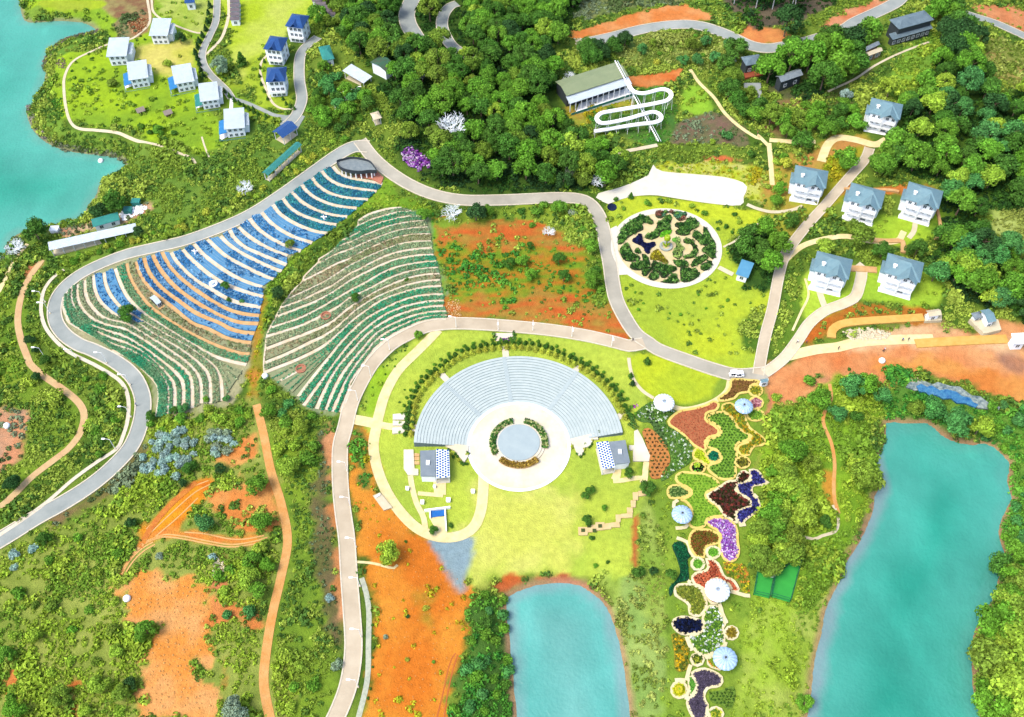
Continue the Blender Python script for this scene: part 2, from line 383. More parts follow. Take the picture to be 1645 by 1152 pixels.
def fill_points(W, step, jit=.35, shrink=0.):
    W = np.asarray(W); lo, hi = W.min(0), W.max(0); gx, gy = np.meshgrid(np.arange(lo[0], hi[0] + step, step), np.arange(lo[1], hi[1] + step, step * .87))
    gx = gx.copy(); gx[1::2] += step / 2
    gx = gx.ravel() + rng.uniform(-jit, jit, gx.size) * step; gy = gy.ravel() + rng.uniform(-jit, jit, gy.size) * step
    k = poly_sd(gx, gy, W, 1e6) < -shrink; return np.c_[gx[k], gy[k]]
# ------------------------------------------------------------------ ground zones: outline, two ground colours, undergrowth density, leaf colours
GRN = C(95, 135, 40); GR2 = C(140, 170, 55); DRK = C(48, 82, 32); YEL = C(206, 222, 55); YE2 = C(178, 204, 62); ORG = C(222, 112, 30); OR2 = C(235, 140, 45)
def leafc(*a): return np.array([lin(c, .62) for c in a])
PALS = {
 'mix': leafc((145, 175, 62), (115, 155, 58), (90, 130, 52), (168, 192, 75)), 'bright': leafc((160, 192, 58), (172, 200, 68), (130, 170, 55)),
 'dark': leafc((50, 90, 35), (70, 115, 40), (45, 80, 40)), 'teal': leafc((80, 160, 90), (70, 150, 80), (100, 170, 80)),
 'grey': leafc((140, 160, 120), (120, 140, 95), (100, 125, 70)), 'yellow': leafc((200, 205, 50), (175, 195, 45), (190, 180, 40)),
 'dry': leafc((160, 175, 80), (175, 190, 95), (130, 155, 60)), 'lush': leafc((90, 160, 55), (70, 145, 55), (110, 175, 60)),
}
ZONES = []
def zone(pts, c1, c2, dens, pal, feather=1.2, rag=2.5, nscale=9., size=1.0, stretch=1.):
    ZONES.append((spline(G(pts), 3., True), c1, c2, dens, pal, feather, rag, nscale, size, stretch))
ZMIX = (None, C(84, 118, 38), C(128, 155, 55), .55, 'mix', 1, 2, 12., 1.0, 1.)
# hillside below the villas by the lake, left strip
zone(PX('205 235 330 240 420 190 520 190 560 225 400 345 200 400 90 440 60 380 140 350 180 300'), C(100, 140, 50), C(128, 160, 60), .6, 'mix')
zone(PX('30 -40 250 -40 340 -40 330 80 318 140 352 195 345 245 262 228 200 205 150 203 112 195 90 170 80 130 95 90 150 55 60 35 30 10'), C(172, 208, 42), C(140, 180, 48), .05, 'bright', nscale=14)
zone(PX('30 20 100 22 150 50 175 65 150 85 95 88 75 110 80 160 100 200 190 222 205 250 150 235 90 215 55 185 60 130 70 90 110 60 50 38'), C(110, 155, 55), C(135, 170, 60), .45, 'mix', rag=1.5)
zone(PX('215 76 300 68 313 92 295 122 242 114 214 96'), C(232, 222, 118), C(214, 214, 90), .0, 'bright', 2, 2)
zone(PX('150 -10 240 -10 240 25 205 40 165 14'), C(150, 110, 80), C(170, 160, 100), .0, 'mix', .5, .5, 3)
zone(PX('190 25 240 22 238 50 212 62 188 60'), C(150, 150, 100), C(175, 130, 90), .1, 'grey', .5, 1, 3)
zone(PX('70 0 160 0 160 13 75 13'), C(180, 205, 50), C(170, 190, 60), .0, 'bright', .5, .5)
zone(PX('248 -20 336 -20 330 48 300 42 262 22'), C(196, 210, 105), C(170, 195, 75), .03, 'bright')
zone(PX('362 -20 505 -20 520 25 480 45 432 78 402 150 385 130 372 70'), C(188, 214, 48), C(205, 220, 95), .0, 'bright', 2, 3, 16)
zone(PX('330 100 385 130 402 160 440 178 470 190 430 200 370 175 340 160'), C(130, 170, 45), C(160, 185, 50), .15, 'mix')
zone(PX('405 95 440 100 470 160 440 178 405 150'), C(185, 210, 60), C(160, 190, 50), .03, 'bright')
# terraced fields and the gully between
zone(PX('95 470 160 425 300 390 400 345 545 255 615 290 440 440 415 560 400 600 355 665 255 668 235 600 130 545 98 510'), C(190, 185, 140), C(165, 172, 125), .0, 'mix', .5, .1, 5)
zone(PX('580 356 600 342 640 334 685 335 715 440 720 512 640 525 560 610 545 665 500 660 440 610 424 590 424 545 436 515 458 488 474 466 492 446 516 418 552 384'), C(165, 175, 130), C(145, 162, 118), .0, 'mix', .4, .1, 5)
zone(PX('618 288 640 310 690 330 690 345 600 335 540 362 480 420 440 480 424 540 424 605 405 640 398 610 415 560 425 470 470 415 545 345'), C(120, 165, 45), C(145, 185, 50), .55, 'bright', .8, 1.2, 5, .75)
zone(PX('402 480 425 470 420 560 410 640 398 700 404 600'), C(215, 140, 60), C(150, 150, 50), .2, 'yellow', 1, 2, 5, .7)
zone(PX('690 335 700 350 715 440 722 512 712 470 695 390'), C(105, 175, 45), C(130, 185, 45), .3, 'lush', .8, .8, 5, .7)
# orange plot right of the terraces
zone(PX('698 352 760 350 860 345 945 340 962 380 985 470 1012 549 900 525 800 514 718 512 722 440'), C(218, 110, 50), C(182, 145, 62), .06, 'mix', 1.2, 3, 7, .7, 3.5)
zone(PX('700 352 800 335 930 330 955 345 960 375 900 365 830 352 720 362'), C(120, 160, 50), C(150, 175, 55), .35, 'mix', 1, 2)
zone(PX('710 402 790 395 900 402 950 398 975 450 970 480 890 470 800 478 722 470'), C(128, 165, 42), C(205, 130, 45), .14, 'lush', 2, 5, 6, .8, 3)
zone(PX('905 350 955 345 985 460 990 490 950 480 945 420 915 380'), C(115, 155, 45), C(130, 165, 50), .5, 'mix', 2, 3)
# round garden lawn and neighbours
zone(PX('975 330 1010 312 1060 316 1213 338 1228 358 1232 400 1245 440 1235 500 1215 590 1190 594 1105 576 1045 548 1012 520 995 470 985 400'), YEL, YE2, .015, 'mix', .8, .8, 14)
zone(PX('1180 385 1245 370 1255 420 1240 470 1205 465 1180 430'), C(75, 115, 40), C(60, 95, 38), .7, 'dark')
zone(PX('1195 520 1225 500 1222 560 1195 550'), C(95, 135, 40), C(75, 115, 40), .6, 'mix')
zone(PX('1060 262 1130 262 1225 268 1240 325 1200 322 1190 300 1060 280'), C(190, 205, 50), C(215, 215, 120), .35, 'yellow', .8, 1.5, 3, .6)
# amphitheatre lawns
zone(PX('575 668 590 625 622 580 660 548 700 531 800 532 900 540 1000 560 1022 580 1040 650 1048 760 1030 830 1020 920 965 932 900 926 840 925 790 935 760 945 748 915 755 870 700 872 645 835 605 770 592 700'), C(200, 220, 80), C(180, 206, 75), .01, 'mix', .8, .8, 12)
zone(PX('756 862 775 790 900 785 935 800 925 880 905 915 840 922 790 932 758 942'), C(232, 232, 125), C(220, 226, 100), .0, 'bright', 4, 4, 18)
zone(PX('605 590 625 610 600 665 580 662'), C(165, 205, 50), C(150, 195, 50), .05, 'bright')
zone(PX('1012 575 1060 572 1170 608 1165 630 1130 648 1090 656 1055 650 1025 615'), C(208, 224, 50), C(190, 212, 55), .0, 'bright', .6, .6, 12)
zone(PX('1024 790 1045 780 1065 850 1072 900 1080 1000 1085 1152 1012 1160 1000 1050 980 960 960 925 1022 925'), C(140, 178, 60), C(172, 195, 90), .25, 'dry', 2, 3, 7, .6)
zone(PX('1016 830 1026 830 1024 900 1016 905'), C(205, 120, 60), C(190, 110, 60), .0, 'mix', .5, .8)
# orange strip between the two roads
zone(PX('563 690 590 690 598 740 612 790 640 832 690 872 735 912 762 965 770 990 752 1040 726 1100 730 1175 588 1175 600 1050 592 930 576 870 560 780'), C(232, 132, 42), C(242, 160, 58), .02, 'yellow', 1.2, 2.5, 8, .7, .7)
zone(PX('566 690 582 690 596 780 588 782 568 740'), C(95, 140, 50), C(150, 130, 60), .4, 'lush', 1, 2, 3, .8)
zone(PX('676 958 690 955 700 1010 684 1012'), C(190, 150, 50), C(225, 130, 45), .1, 'yellow', 2, 3)
zone(PX('690 868 757 868 750 915 742 950 722 925 708 890'), C(160, 185, 185), C(150, 178, 188), .0, 'mix', 1, 1.5)
zone(PX('785 935 830 925 900 924 955 935 965 950 950 955 900 938 830 940 800 955'), C(215, 110, 50), C(190, 110, 70), .0, 'mix', .6, 1.2)
# slope left of the lower road
zone(PX('430 690 500 670 542 680 535 800 545 880 552 1000 548 1100 530 1160 430 1160 430 1050 440 960 462 880 455 800'), C(118, 152, 48), C(140, 172, 50), .45, 'mix', 1.5, 3, 6, .8)
zone(PX('505 690 540 682 535 790 543 870 553 960 552 1040 530 1040 515 960 508 870 502 780'), C(125, 112, 75), C(110, 110, 62), .3, 'grey', 1.5, 3, 4, .6)
zone(PX('520 690 542 682 534 790 544 880 552 1000 545 1000 538 880 528 790'), C(222, 160, 110), C(210, 140, 80), .0, 'mix', 1, 2)
# lower left: scrub with bare orange earth
zone(PX('-60 900 60 850 160 800 220 740 240 680 400 650 425 700 445 830 455 900 430 1000 425 1160 -60 1160'), C(140, 160, 66), C(170, 182, 85), .5, 'bright', 2, 4, 8, .95)
zone(Q41('880 0 1000 -60 1130 0 1040 60 950 60 870 110 760 230 740 280 700 270 850 90'), C(246, 168, 62), C(238, 140, 60), .0, 'mix', 1, 1, 4)
zone(PX('225 868 235 840 272 805 300 775 335 765 342 778 320 815 290 850 255 870'), C(248, 170, 40), C(232, 130, 40), .0, 'mix', 1, 1.5, 4)
zone(Q41('900 20 1100 -10 1300 30 1500 40 1602 20 1602 90 1500 110 1350 90 1100 60 900 60'), C(246, 165, 70), C(238, 142, 66), .0, 'mix', .8, 1, 4)
zone(PX('355 735 375 720 405 700 412 720 395 760 430 780 440 800 430 850 380 850 345 820 335 790 380 780'), C(240, 170, 95), C(235, 145, 70), .05, 'mix', 1, 3, 5)
zone(Q41('760 310 920 240 1060 290 1200 330 1310 380 1330 450 1290 580 1270 650 1250 780 1250 880 1290 950 1370 1000 1300 1100 1290 1190 860 1190 840 1090 800 1020 850 960 900 900 880 800 900 700 960 620 850 560 780 540 750 430'), C(246, 180, 108), C(244, 160, 72), .012, 'mix', 1, 4, 5)
zone(Q41('1330 120 1380 200 1420 300 1350 430 1300 400 1320 250'), C(222, 120, 75), C(230, 150, 100), .05, 'mix', 1, 3)
zone(Q41('1330 450 1500 500 1640 440 1640 540 1480 580 1300 570'), C(226, 130, 60), C(232, 155, 90), .03, 'mix', 1, 3)
zone(Q41('430 950 470 950 490 1180 430 1180'), C(215, 105, 45), C(225, 130, 60), .0, 'mix', .8, 1.5)
zone(Q41('60 850 100 850 90 1000 40 1180 10 1180 50 1000'), C(225, 120, 50), C(230, 150, 80), .0, 'mix', .8, 1.5)
zone(Q41('1380 790 1400 780 1390 1000 1350 1000'), C(230, 160, 90), C(225, 130, 60), .1, 'mix', .8, 1.5)
zone(PX('-40 460 30 430 60 440 50 600 120 640 130 700 0 810 -40 830'), C(110, 148, 45), C(135, 165, 50), .6, 'mix', 2, 3)
zone(Q31('-60 370 60 390 160 380 200 500 200 560 120 640 80 730 -60 800'), C(228, 160, 115), C(205, 165, 130), .05, 'grey', 1.5, 3, 4)
zone(Q31('0 90 60 0 130 0 160 100 100 200 20 230 -60 200'), C(130, 165, 50), C(160, 180, 60), .4, 'bright')
zone(PX('80 830 130 800 200 750 225 700 232 740 215 770 150 812 100 845'), C(150, 120, 85), C(120, 125, 60), .2, 'grey', 1.5, 2)
# camp by the left lake
zone(Q21('320 330 540 300 720 240 900 180 920 220 740 300 560 340 380 390'), C(225, 160, 120), C(215, 190, 150), .1, 'grey', 1, 1.5, 3)
zone(Q21('140 600 230 540 290 510 240 580 180 640'), C(225, 130, 85), C(215, 150, 100), .1, 'mix', .8, 1.5)
# upper right: site, cut banks, villas
zone(PX('1165 605 1222 608 1260 600 1245 690 1235 760 1222 800 1210 900 1225 1000 1220 1160 1075 1160 1070 1000 1068 900 1060 860 1040 790 1020 690 1060 655 1130 648'), C(130, 165, 55), C(150, 180, 60), .12, 'bright', 1, 1.5, 6, .6)
zone(PX('1225 600 1262 590 1340 600 1345 620 1330 640 1300 650 1250 700 1240 770 1228 770 1232 700'), C(212, 138, 98), C(218, 155, 112), .03, 'mix', 1, 3)
zone(PX('1222 612 1262 578 1300 562 1345 556 1400 535 1500 540 1665 520 1665 665 1600 640 1570 620 1520 612 1465 598 1445 628 1420 622 1380 612 1330 610 1300 640 1245 652 1238 630'), C(240, 172, 112), C(226, 134, 76), .0, 'mix', 1.2, 3, 12)
zone(PX('1340 556 1400 534 1500 524 1560 535 1665 550 1665 575 1560 560 1470 556 1400 562'), C(245, 200, 150), C(238, 176, 120), .0, 'mix', 2, 2, 9)
zone(PX('1400 590 1470 575 1560 590 1665 620 1665 655 1600 636 1530 606 1460 596'), C(238, 168, 88), C(228, 140, 66), .0, 'mix', 2, 3, 9)
zone(PX('1605 570 1665 582 1665 600 1615 590'), C(150, 120, 110), C(200, 140, 100), .0, 'mix', 2, 2)
zone(Q24('300 980 380 860 500 790 700 760 850 780 1050 790 1100 830 1060 850 900 870 700 860 560 880 500 960 400 990'), C(205, 112, 42), C(180, 130, 50), .08, 'mix', 1, 2.5, 4)
zone(PX('1245 560 1262 470 1285 430 1300 470 1290 520 1262 575'), C(100, 140, 42), C(125, 150, 50), .4, 'mix', 1, 1.5)
zone(PX('1285 490 1300 432 1372 428 1376 480 1330 505 1302 520'), C(190, 222, 70), C(170, 208, 60), .0, 'bright', .8, .8)
zone(PX('1378 480 1385 428 1505 440 1508 490 1440 488'), C(186, 218, 66), C(165, 205, 60), .03, 'bright', .8, .8)
zone(PX('1400 345 1440 350 1510 312 1514 372 1455 395 1398 388'), C(180, 215, 60), C(160, 200, 58), .04, 'bright', .8, 1)
zone(PX('1225 268 1300 240 1340 215 1405 225 1392 252 1362 290 1320 335 1290 360 1262 395 1230 350'), C(172, 178, 60), C(205, 150, 80), .12, 'mix', 1, 2.5)
zone(PX('1325 262 1372 240 1395 240 1375 275 1350 320 1318 345'), C(190, 178, 45), C(165, 165, 45), .08, 'yellow', 1, 1.5)
zone(PX('1360 300 1430 300 1500 295 1510 310 1440 312 1370 320'), C(215, 130, 60), C(160, 150, 60), .1, 'mix', .8, 2)
zone(PX('1595 330 1665 300 1665 420 1630 420 1600 380'), C(170, 195, 85), C(190, 205, 110), .4, 'dry')
zone(PX('1460 70 1500 50 1530 110 1480 160 1420 150'), C(140, 185, 60), C(110, 160, 60), .4, 'bright')
zone(PX('1540 50 1600 60 1665 90 1665 150 1590 120 1545 90'), C(180, 165, 90), C(140, 160, 70), .4, 'dry')
# top: cut banks, orange terraces
zone(Q13('455 195 640 150 900 60 1150 28 1290 75 1340 135 1240 125 900 148 620 215 460 232'), C(232, 140, 70), C(238, 165, 100), .0, 'mix', .6, 1.5, 5)
zone(Q13('480 -20 700 -20 660 75 590 40'), C(225, 150, 90), C(235, 170, 120), .05, 'mix', 1, 2)
zone(Q14('-20 140 120 160 250 200 245 272 130 262 -20 225'), C(236, 160, 90), C(225, 140, 80), .0, 'mix', .8, 2, 4)
zone(Q14('420 160 520 100 700 30 800 0 900 -40 940 -30 760 50 640 120 560 180'), C(226, 138, 92), C(232, 165, 120), .0, 'mix', .8, 2, 4)
zone(Q14('1370 30 1660 60 1660 190 1540 140 1380 75'), C(228, 158, 105), C(220, 140, 90), .03, 'mix', .8, 2, 5)
zone(PX('1165 -30 1365 -30 1310 20 1268 40 1200 38'), C(96, 88, 72), C(120, 108, 86), .15, 'dark', 1, 2, 4)
zone(Q12('1230 110 1260 250 1390 300 1500 280 1480 200 1300 130'), C(165, 110, 85), C(120, 95, 75), .08, 'dark', 1, 2)
zone(PX('900 30 1010 15 1110 0 1160 -20 900 -30'), C(120, 140, 75), C(150, 150, 95), .55, 'grey')
zone(PX('1000 70 1100 52 1180 75 1170 110 1080 100 1010 115'), C(140, 165, 75), C(115, 145, 65), .65, 'dry')
zone(Q13('800 470 1060 440 1130 425 1140 470 1010 530 900 545 820 515'), C(226, 125, 60), C(232, 155, 90), .0, 'mix', .6, 1.5, 4)
zone(Q13('420 650 790 570 840 640 640 690 520 790 420 730'), C(165, 175, 60), C(195, 160, 70), .3, 'yellow', 1, 2, 3, .6)
zone(Q13('1150 530 1250 540 1330 640 1300 700 1150 710 1120 660'), C(160, 208, 60), C(140, 190, 55), .06, 'bright', 1, 1.5)
zone(Q13('1130 740 1390 700 1530 850 1480 890 1060 885 1050 840'), C(140, 112, 95), C(120, 120, 80), .25, 'grey', .8, 1.5, 3, .7)
zone(Q13('1280 970 1500 980 1613 1040 1500 1000'), C(222, 120, 70), C(215, 150, 90), .05, 'mix', .8, 1.5)
zone(Q13('850 560 1060 560 1090 850 880 880 620 800 600 700 850 690'), C(80, 130, 55), C(110, 140, 60), .4, 'lush', 1, 2, 4, .7)
zone(Q14('100 280 260 280 480 470 330 660 180 640 80 560'), C(90, 85, 65), C(100, 120, 50), .3, 'dark', 2, 3)
zone(PX('1225 130 1280 170 1330 150 1390 110 1400 120 1330 200 1260 225 1225 200'), C(110, 120, 62), C(128, 140, 70), .4, 'mix', 2, 3)
zone(PX('1215 170 1300 165 1290 200 1250 218 1230 200'), C(165, 120, 85), C(140, 130, 75), .2, 'mix', 1, 2)
# forest floors (darker green ground) under the woods
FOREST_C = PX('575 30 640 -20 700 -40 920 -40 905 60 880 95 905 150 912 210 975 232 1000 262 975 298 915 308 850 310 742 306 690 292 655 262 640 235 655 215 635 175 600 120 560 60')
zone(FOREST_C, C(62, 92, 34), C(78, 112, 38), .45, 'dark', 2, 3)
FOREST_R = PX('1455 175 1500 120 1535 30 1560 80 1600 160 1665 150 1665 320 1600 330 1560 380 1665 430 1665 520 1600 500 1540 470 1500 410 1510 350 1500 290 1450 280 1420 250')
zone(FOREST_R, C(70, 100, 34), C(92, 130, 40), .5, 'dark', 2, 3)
# right of the flower walk
zone(PX('1240 660 1300 640 1345 610 1420 625 1460 620 1500 640 1420 670 1402 700 1415 770 1395 830 1370 900 1345 960 1320 1050 1300 1152 1215 1152 1225 1000 1212 900 1225 800'), C(122, 168, 48), C(150, 192, 48), .6, 'bright', 1.5, 3, 8, 1.1)
zone(PX('1215 960 1290 985 1325 960 1330 1010 1305 1152 1205 1152'), C(165, 200, 60), C(185, 205, 90), .3, 'bright', 2, 3, 6, .7)
zone(PX('1326 760 1342 760 1340 800 1348 820 1330 800'), C(220, 160, 60), C(205, 150, 60), .0, 'mix', 1, 1)
zone(PX('1440 595 1500 635 1570 655 1640 660 1665 680 1665 940 1620 930 1580 760 1560 690 1520 700 1430 680'), C(90, 140, 52), C(115, 160, 60), .8, 'lush', 1.5, 3)
zone(PX('745 985 765 965 800 955 818 1000 826 1160 725 1160 740 1080 750 1030'), C(80, 120, 50), C(95, 140, 55), .9, 'lush', 1.5, 3)
zone(PX('995 945 1030 935 1050 1000 1060 1152 1014 1152 1005 1060'), C(140, 175, 85), C(165, 190, 100), .3, 'dry', 2, 3)
BEDGROUND = []

def zone_eval(x, y, want_veg=False):
    n = x.shape[0]; f1 = fbm(x, y, ZMIX[7], 4, 1); f2 = fbm(x, y, 3.2, 3, 2)
    def tint(c1, c2, ns, st):
        f = np.clip((fbm(x, y * st, ns, 4, 3) - .5) * 2.6 + .5, 0, 1)[:, None]; return np.array(c1) * (1 - f) + np.array(c2) * f
    col = tint(ZMIX[1], ZMIX[2], 12., 1.); dens = np.full(n, ZMIX[3]); zi = np.zeros(n, int); size = np.ones(n)
    rn = (fbm(x, y, 4.5, 4, 7) - .5) * 2
    for k, (P, c1, c2, dn, pal, fe, rag, ns, sz, st) in enumerate(ZONES):
        s = poly_sd(x, y, P, 14) + rn * rag * 1.6
        m = s < fe
        if not m.any(): continue
        wgt = (1 - sstep(-fe, fe, s)); q = np.where(m)[0]; xs, ys = x[q], y[q]
        f = np.clip((fbm(xs, ys * st, ns, 4, 3 + k % 5) - .5) * 2.8 + .5, 0, 1)[:, None]
        c = np.array(c1) * (1 - f) + np.array(c2) * f; wq = wgt[q][:, None]
        col[q] = col[q] * (1 - wq) + c * wq; dens[q] = dens[q] * (1 - wgt[q]) + dn * wgt[q]
        u = q[wgt[q] > .5]; zi[u] = k + 1; size[u] = sz
    # muddy, paler rim where the ground meets the water
    for nm, P in LAKES.items():
        s = poly_sd(x, y, P, 12); rim = (1 - sstep(.2, 2.2 + rn, s))[:, None]
        mud = np.array(C(198, 150, 120) if nm != 'left' else C(165, 160, 130))
        col = col * (1 - rim * .75) + mud * rim * .75; dens = np.where(s < .6, 0, dens)
    return col, dens, zi, size

def axis(lo, hi, d, far, back):
    a = np.arange(lo, hi + d, d); g = d * 1.35 ** np.arange(1, 60); b = hi + np.cumsum(g); b = b[b < far]; c = lo - np.cumsum(g); c = c[c > back]
    return np.r_[c[::-1], a, b]
xs = axis(-235, 235, .85, 6000, -6000); ys = axis(52, 372, .85, 9000, -3000)
gx, gy = np.meshgrid(xs, ys); fx, fy = gx.ravel(), gy.ravel(); gz = hgt(fx, fy)
gcol = zone_eval(fx, fy)[0]
nx, ny = len(xs), len(ys); i = (np.arange(ny - 1)[:, None] * nx + np.arange(nx - 1)[None]).ravel()
me = npmesh('ground', np.c_[fx, fy, gz], np.c_[i, i + 1, i + nx + 1, i + nx], M_ground, gcol, 'gcol', smooth=True)
struct(obj('ground', me), 'rolling green and orange ground of the hillside park')

# ------------------------------------------------------------------ lakes
M_water = mat('lake_water', (1.12,) * 3, (.86,) * 3, .06, .1, .6, 1.1, .3, attr='wcol')
def lake(name, key, c_deep, c_mid, c_shal, shal_w, label, xr):
    P = LAKES[key]; lo, hi = P.min(0) - 6, P.max(0) + 6; st = 2.0
    a = np.arange(max(lo[0], -330), min(hi[0], 330), st); b = np.arange(max(lo[1], 20), min(hi[1], 460), st); X, Y = np.meshgrid(a, b); n = len(a)
    x, y = X.ravel(), Y.ravel(); s = poly_sd(x, y, P, 60)
    d = -s + (fbm(x, y, 14, 3, 4) - .5) * 10
    f = sstep(2, 26, d)[:, None]; g = sstep(-.05, .65, fbm(x, y, 40, 3, 8) )[:, None]
    col = np.array(c_mid) * (1 - f) + np.array(c_deep) * f; col = col * (1 - .8 * (1 - g)) + np.array(c_mid) * .8 * (1 - g)
    st_ = sstep(.5, .8, fbm(x * 2.2 + y * .5, y * .5, 16, 4, 12))[:, None]; col = col * (1 + .16 * st_)
    if shal_w:
        dx = xr(x, y); h = (1 - sstep(shal_w * .5, shal_w * 1.6, -s + (fbm(x, y, 8, 3, 2) - .5) * 3))[:, None] * dx[:, None]; col = col * (1 - h) + np.array(c_shal) * h
    i = (np.arange(len(b) - 1)[:, None] * n + np.arange(n - 1)[None]).ravel()
    F = np.c_[i, i + 1, i + n + 1, i + n]; keep = (s[F] < 3.5).any(1)
    o = obj(name, npmesh(name, np.c_[x, y, np.full(len(x), WATER)], F[keep], M_water, col, 'wcol', True)); struct(o, label)
WATERK = .84
def W_(r, g, b): return C(r, g, b, WATERK)
lake('lake_water', 'left', W_(60, 188, 158), W_(98, 206, 182), W_(150, 190, 170), 2, 'turquoise lake behind the peninsula of white villas', lambda x, y: np.ones_like(x) * .35)
lake('pond_water', 'centre', W_(150, 216, 204), W_(110, 206, 192), W_(165, 190, 195), 2.5, 'pale turquoise pond below the amphitheatre lawn', lambda x, y: np.ones_like(x) * .6)
_c = LAKES['right'].mean(0)
lake('lagoon_water', 'right', W_(0, 168, 138), W_(88, 198, 176), W_(165, 185, 195), 2.6, 'deep teal lagoon with milky shallows right of the flower walk', lambda x, y: (x < _c[0]).astype(float) * .65 + .1)
# ------------------------------------------------------------------ roads, kerbs, paths
def road(pts, width, m=M_asph, kerb=True, dz=.12, name='road', label=None, kw=.36, gutter=None):
    W = spline(G(pts), 1.6); width = np.interp(np.linspace(0, 1, len(W)), np.linspace(0, 1, len(width)), width) if isinstance(width, (list, tuple)) else np.full(len(W), width)
    o = struct(ribbon(name, W, width, m, dz, cols=5), label)
    if kerb:
        T = np.gradient(W, axis=0); T /= np.linalg.norm(T, axis=1)[:, None]; Nn = np.c_[-T[:, 1], T[:, 0]]
        for s in (-1, 1):
            struct(ribbon('kerb', W + Nn * s * (width / 2 + kw / 2 - .02)[:, None], kw, M_kerb, dz, .12, parent=o, cols=2)); 
    return o, W
R1pts = PX('592 236 570 236 545 248 500 279 450 314 405 343 360 364 300 386 250 398 200 410 150 430 118 449 97 470 88 492 90 517 104 538 127 554 148 562 180 578 205 596 221 616 230 645 226 680 211 717 182 750 146 780 104 807 60 831 18 857 -30 885')
r1, R1 = road(R1pts, (5.2, 3.9, 3.7, 3.7, 3.9, 4.1, 4.4, 4.8), M_asph2, label='long curving park road beside the terraced flower fields')
R2pts = PX('578 226 598 252 625 276 660 298 700 314 745 322 800 322 850 320 900 318 938 322 958 340 968 366 974 395 980 426 984 455 990 482 1003 509 1021 536 1040 550 1060 563 1112 582 1151 595 1185 603 1232 600')
r2, R2 = road(R2pts, 4.1, M_asph3, dz=.128, label='park road from the lookout deck round to the flower walk')
R3pts = PX('1035 552 1010 556 995 552 943 540 878 530 800 523 740 520 704 522 680 527 652 540 626 556 598 585 576 622 563 652 555 685 547 716 546 755 548 794 552 830 557 866 561 929 565 981 568 1033 565 1073 557 1110 541 1150 520 1190')
r3, R3 = road(R3pts, 3.8, M_asph, dz=.136, label='lower park road circling the amphitheatre lawn')
R4pts = PX('1218 602 1222 577 1230 537 1241 496 1250 448 1259 415 1276 388 1300 358 1322 334 1340 313 1368 281 1389 257 1397 238')
road(R4pts, 2.9, M_asph, dz=.144, label='narrow lane climbing to the blue-roofed villas', kw=.3)
road(PX('1228 600 1245 588 1262 573 1283 545 1300 520 1325 500 1355 488 1373 478 1380 460 1384 436 1375 426'), 2.9, M_conc, dz=.152, label='pale concrete lane below the front pair of villas', kw=.3)
road(PX('1255 426 1268 412 1290 395 1325 384 1360 380 1400 388 1440 388 1452 372'), 2.0, M_sand, kerb=False, dz=.12, label='sandy lane with orange banks between the two rows of villas', name='path')
road(PX('1262 573 1310 562 1345 558 1380 550 1440 546 1500 545'), 3.4, M_sand, kerb=False, dz=.10, label='pale dirt road across the building site', name='path')
road(PX('930 72 946 68 982 60 1034 47 1086 40 1125 42 1165 55 1204 73 1235 78 1267 73 1300 66 1351 50 1376 35 1411 19 1438 5 1456 -12 1480 -25'), 5.2, M_asph2, kw=.3, label='grey main road along the orange cut bank at the top')
road(PX('1490 -20 1505 2 1551 22 1592 35 1619 46 1670 70'), 4.0, M_asph2, kw=.25, label='grey road in the far right corner above the orange slope')
road(PX('676 -25 662 0 654 21 656 39 668 60 672 70'), 6.0, M_asph2, kw=.3, label='outer hairpin road entering the pine wood')
road(PX('735 6 723 11 712 26 711 47 725 73 749 89 760 96'), 4.2, M_asph2, kw=.3, label='inner hairpin road with a brick red bank in the pine wood')
road(PX('352 -25 349 0 347 34 336 60 326 82 326 100 336 118 350 132 364 146 372 158'), 2.4, M_asph2, kw=.25, label='narrow grey lane through the lakeside villas')
road(PX('372 158 395 165 420 176 440 185 460 188'), 1.6, M_asph2, kw=.2, kerb=False, name='path', label='thin lane linking the lakeside villas to the car park')
road(PX('511 60 495 72 485 84 481 100 481 130 485 156 482 172 474 188 462 200'), 3.6, M_asph2, kw=.3, label='grey drive beside the blue-roofed white villas')
def path(pts, width, m=M_sand, label=None, dz=.09, name='path', closed=False):
    return struct(ribbon(name, spline(G(pts), 1.4, closed), width, m, dz), label)
path(Q21('395 590 350 620 300 670 265 740 255 850 290 960 400 1080 530 1150') + Q31('600 110 740 200 790 300 790 430 760 540 720 620 600 700 450 810 300 940 150 1050 30 1130') + PX('-30 880'), 1.1, M_kerb, 'white drainage kerb outside the big bend of the road', .14)
path(Q11('910 0 925 130 870 200 800 245 680 270 560 320 450 380 400 470 395 560 410 680 440 760 490 795 600 805 740 825 870 875 990 900 1090 940 1180 975 1205 1010'), 1.0, M_conc, 'thin lakeside footpath ringing the villa lawn')
path(Q11('935 -10 945 70 1000 120 1100 165 1200 200 1240 205'), .9, M_conc, 'footpath above the lakeside villas')
path(Q11('1410 -10 1410 100 1370 230 1300 310 1270 340'), 1.2, M_conc, 'pale footpath beside the row of grey sheds')
path(Q11('1245 845 1265 910 1290 970'), .6, M_conc, 'short footpath on the slope under the lakeside villas')
path(Q11('1430 600 1428 640 1425 690'), 1.2, M_white, 'white entrance path of the lowest lakeside villa')
path(Q12('130 320 75 390 75 470 110 560 150 640 220 675 290 665'), .9, M_conc, 'thin garden path curving round the blue-roofed white villas')
path(Q21('170 430 120 490 60 590 10 690 -20 740'), 1.6, M_sand, 'pale shore track at the left lake')
path(Q21('260 530 180 640 130 760 110 900 130 1020 170 1130') + Q31('190 100 270 170 400 260 490 340 520 420 490 530 420 620 330 690 200 790 100 890 0 980 -60 1030'), 2.0, mat('pinkish_dirt', C(226, 178, 130), C(238, 210, 150), .3, .95, .3, 3), 'pinkish dirt track below the big bend')
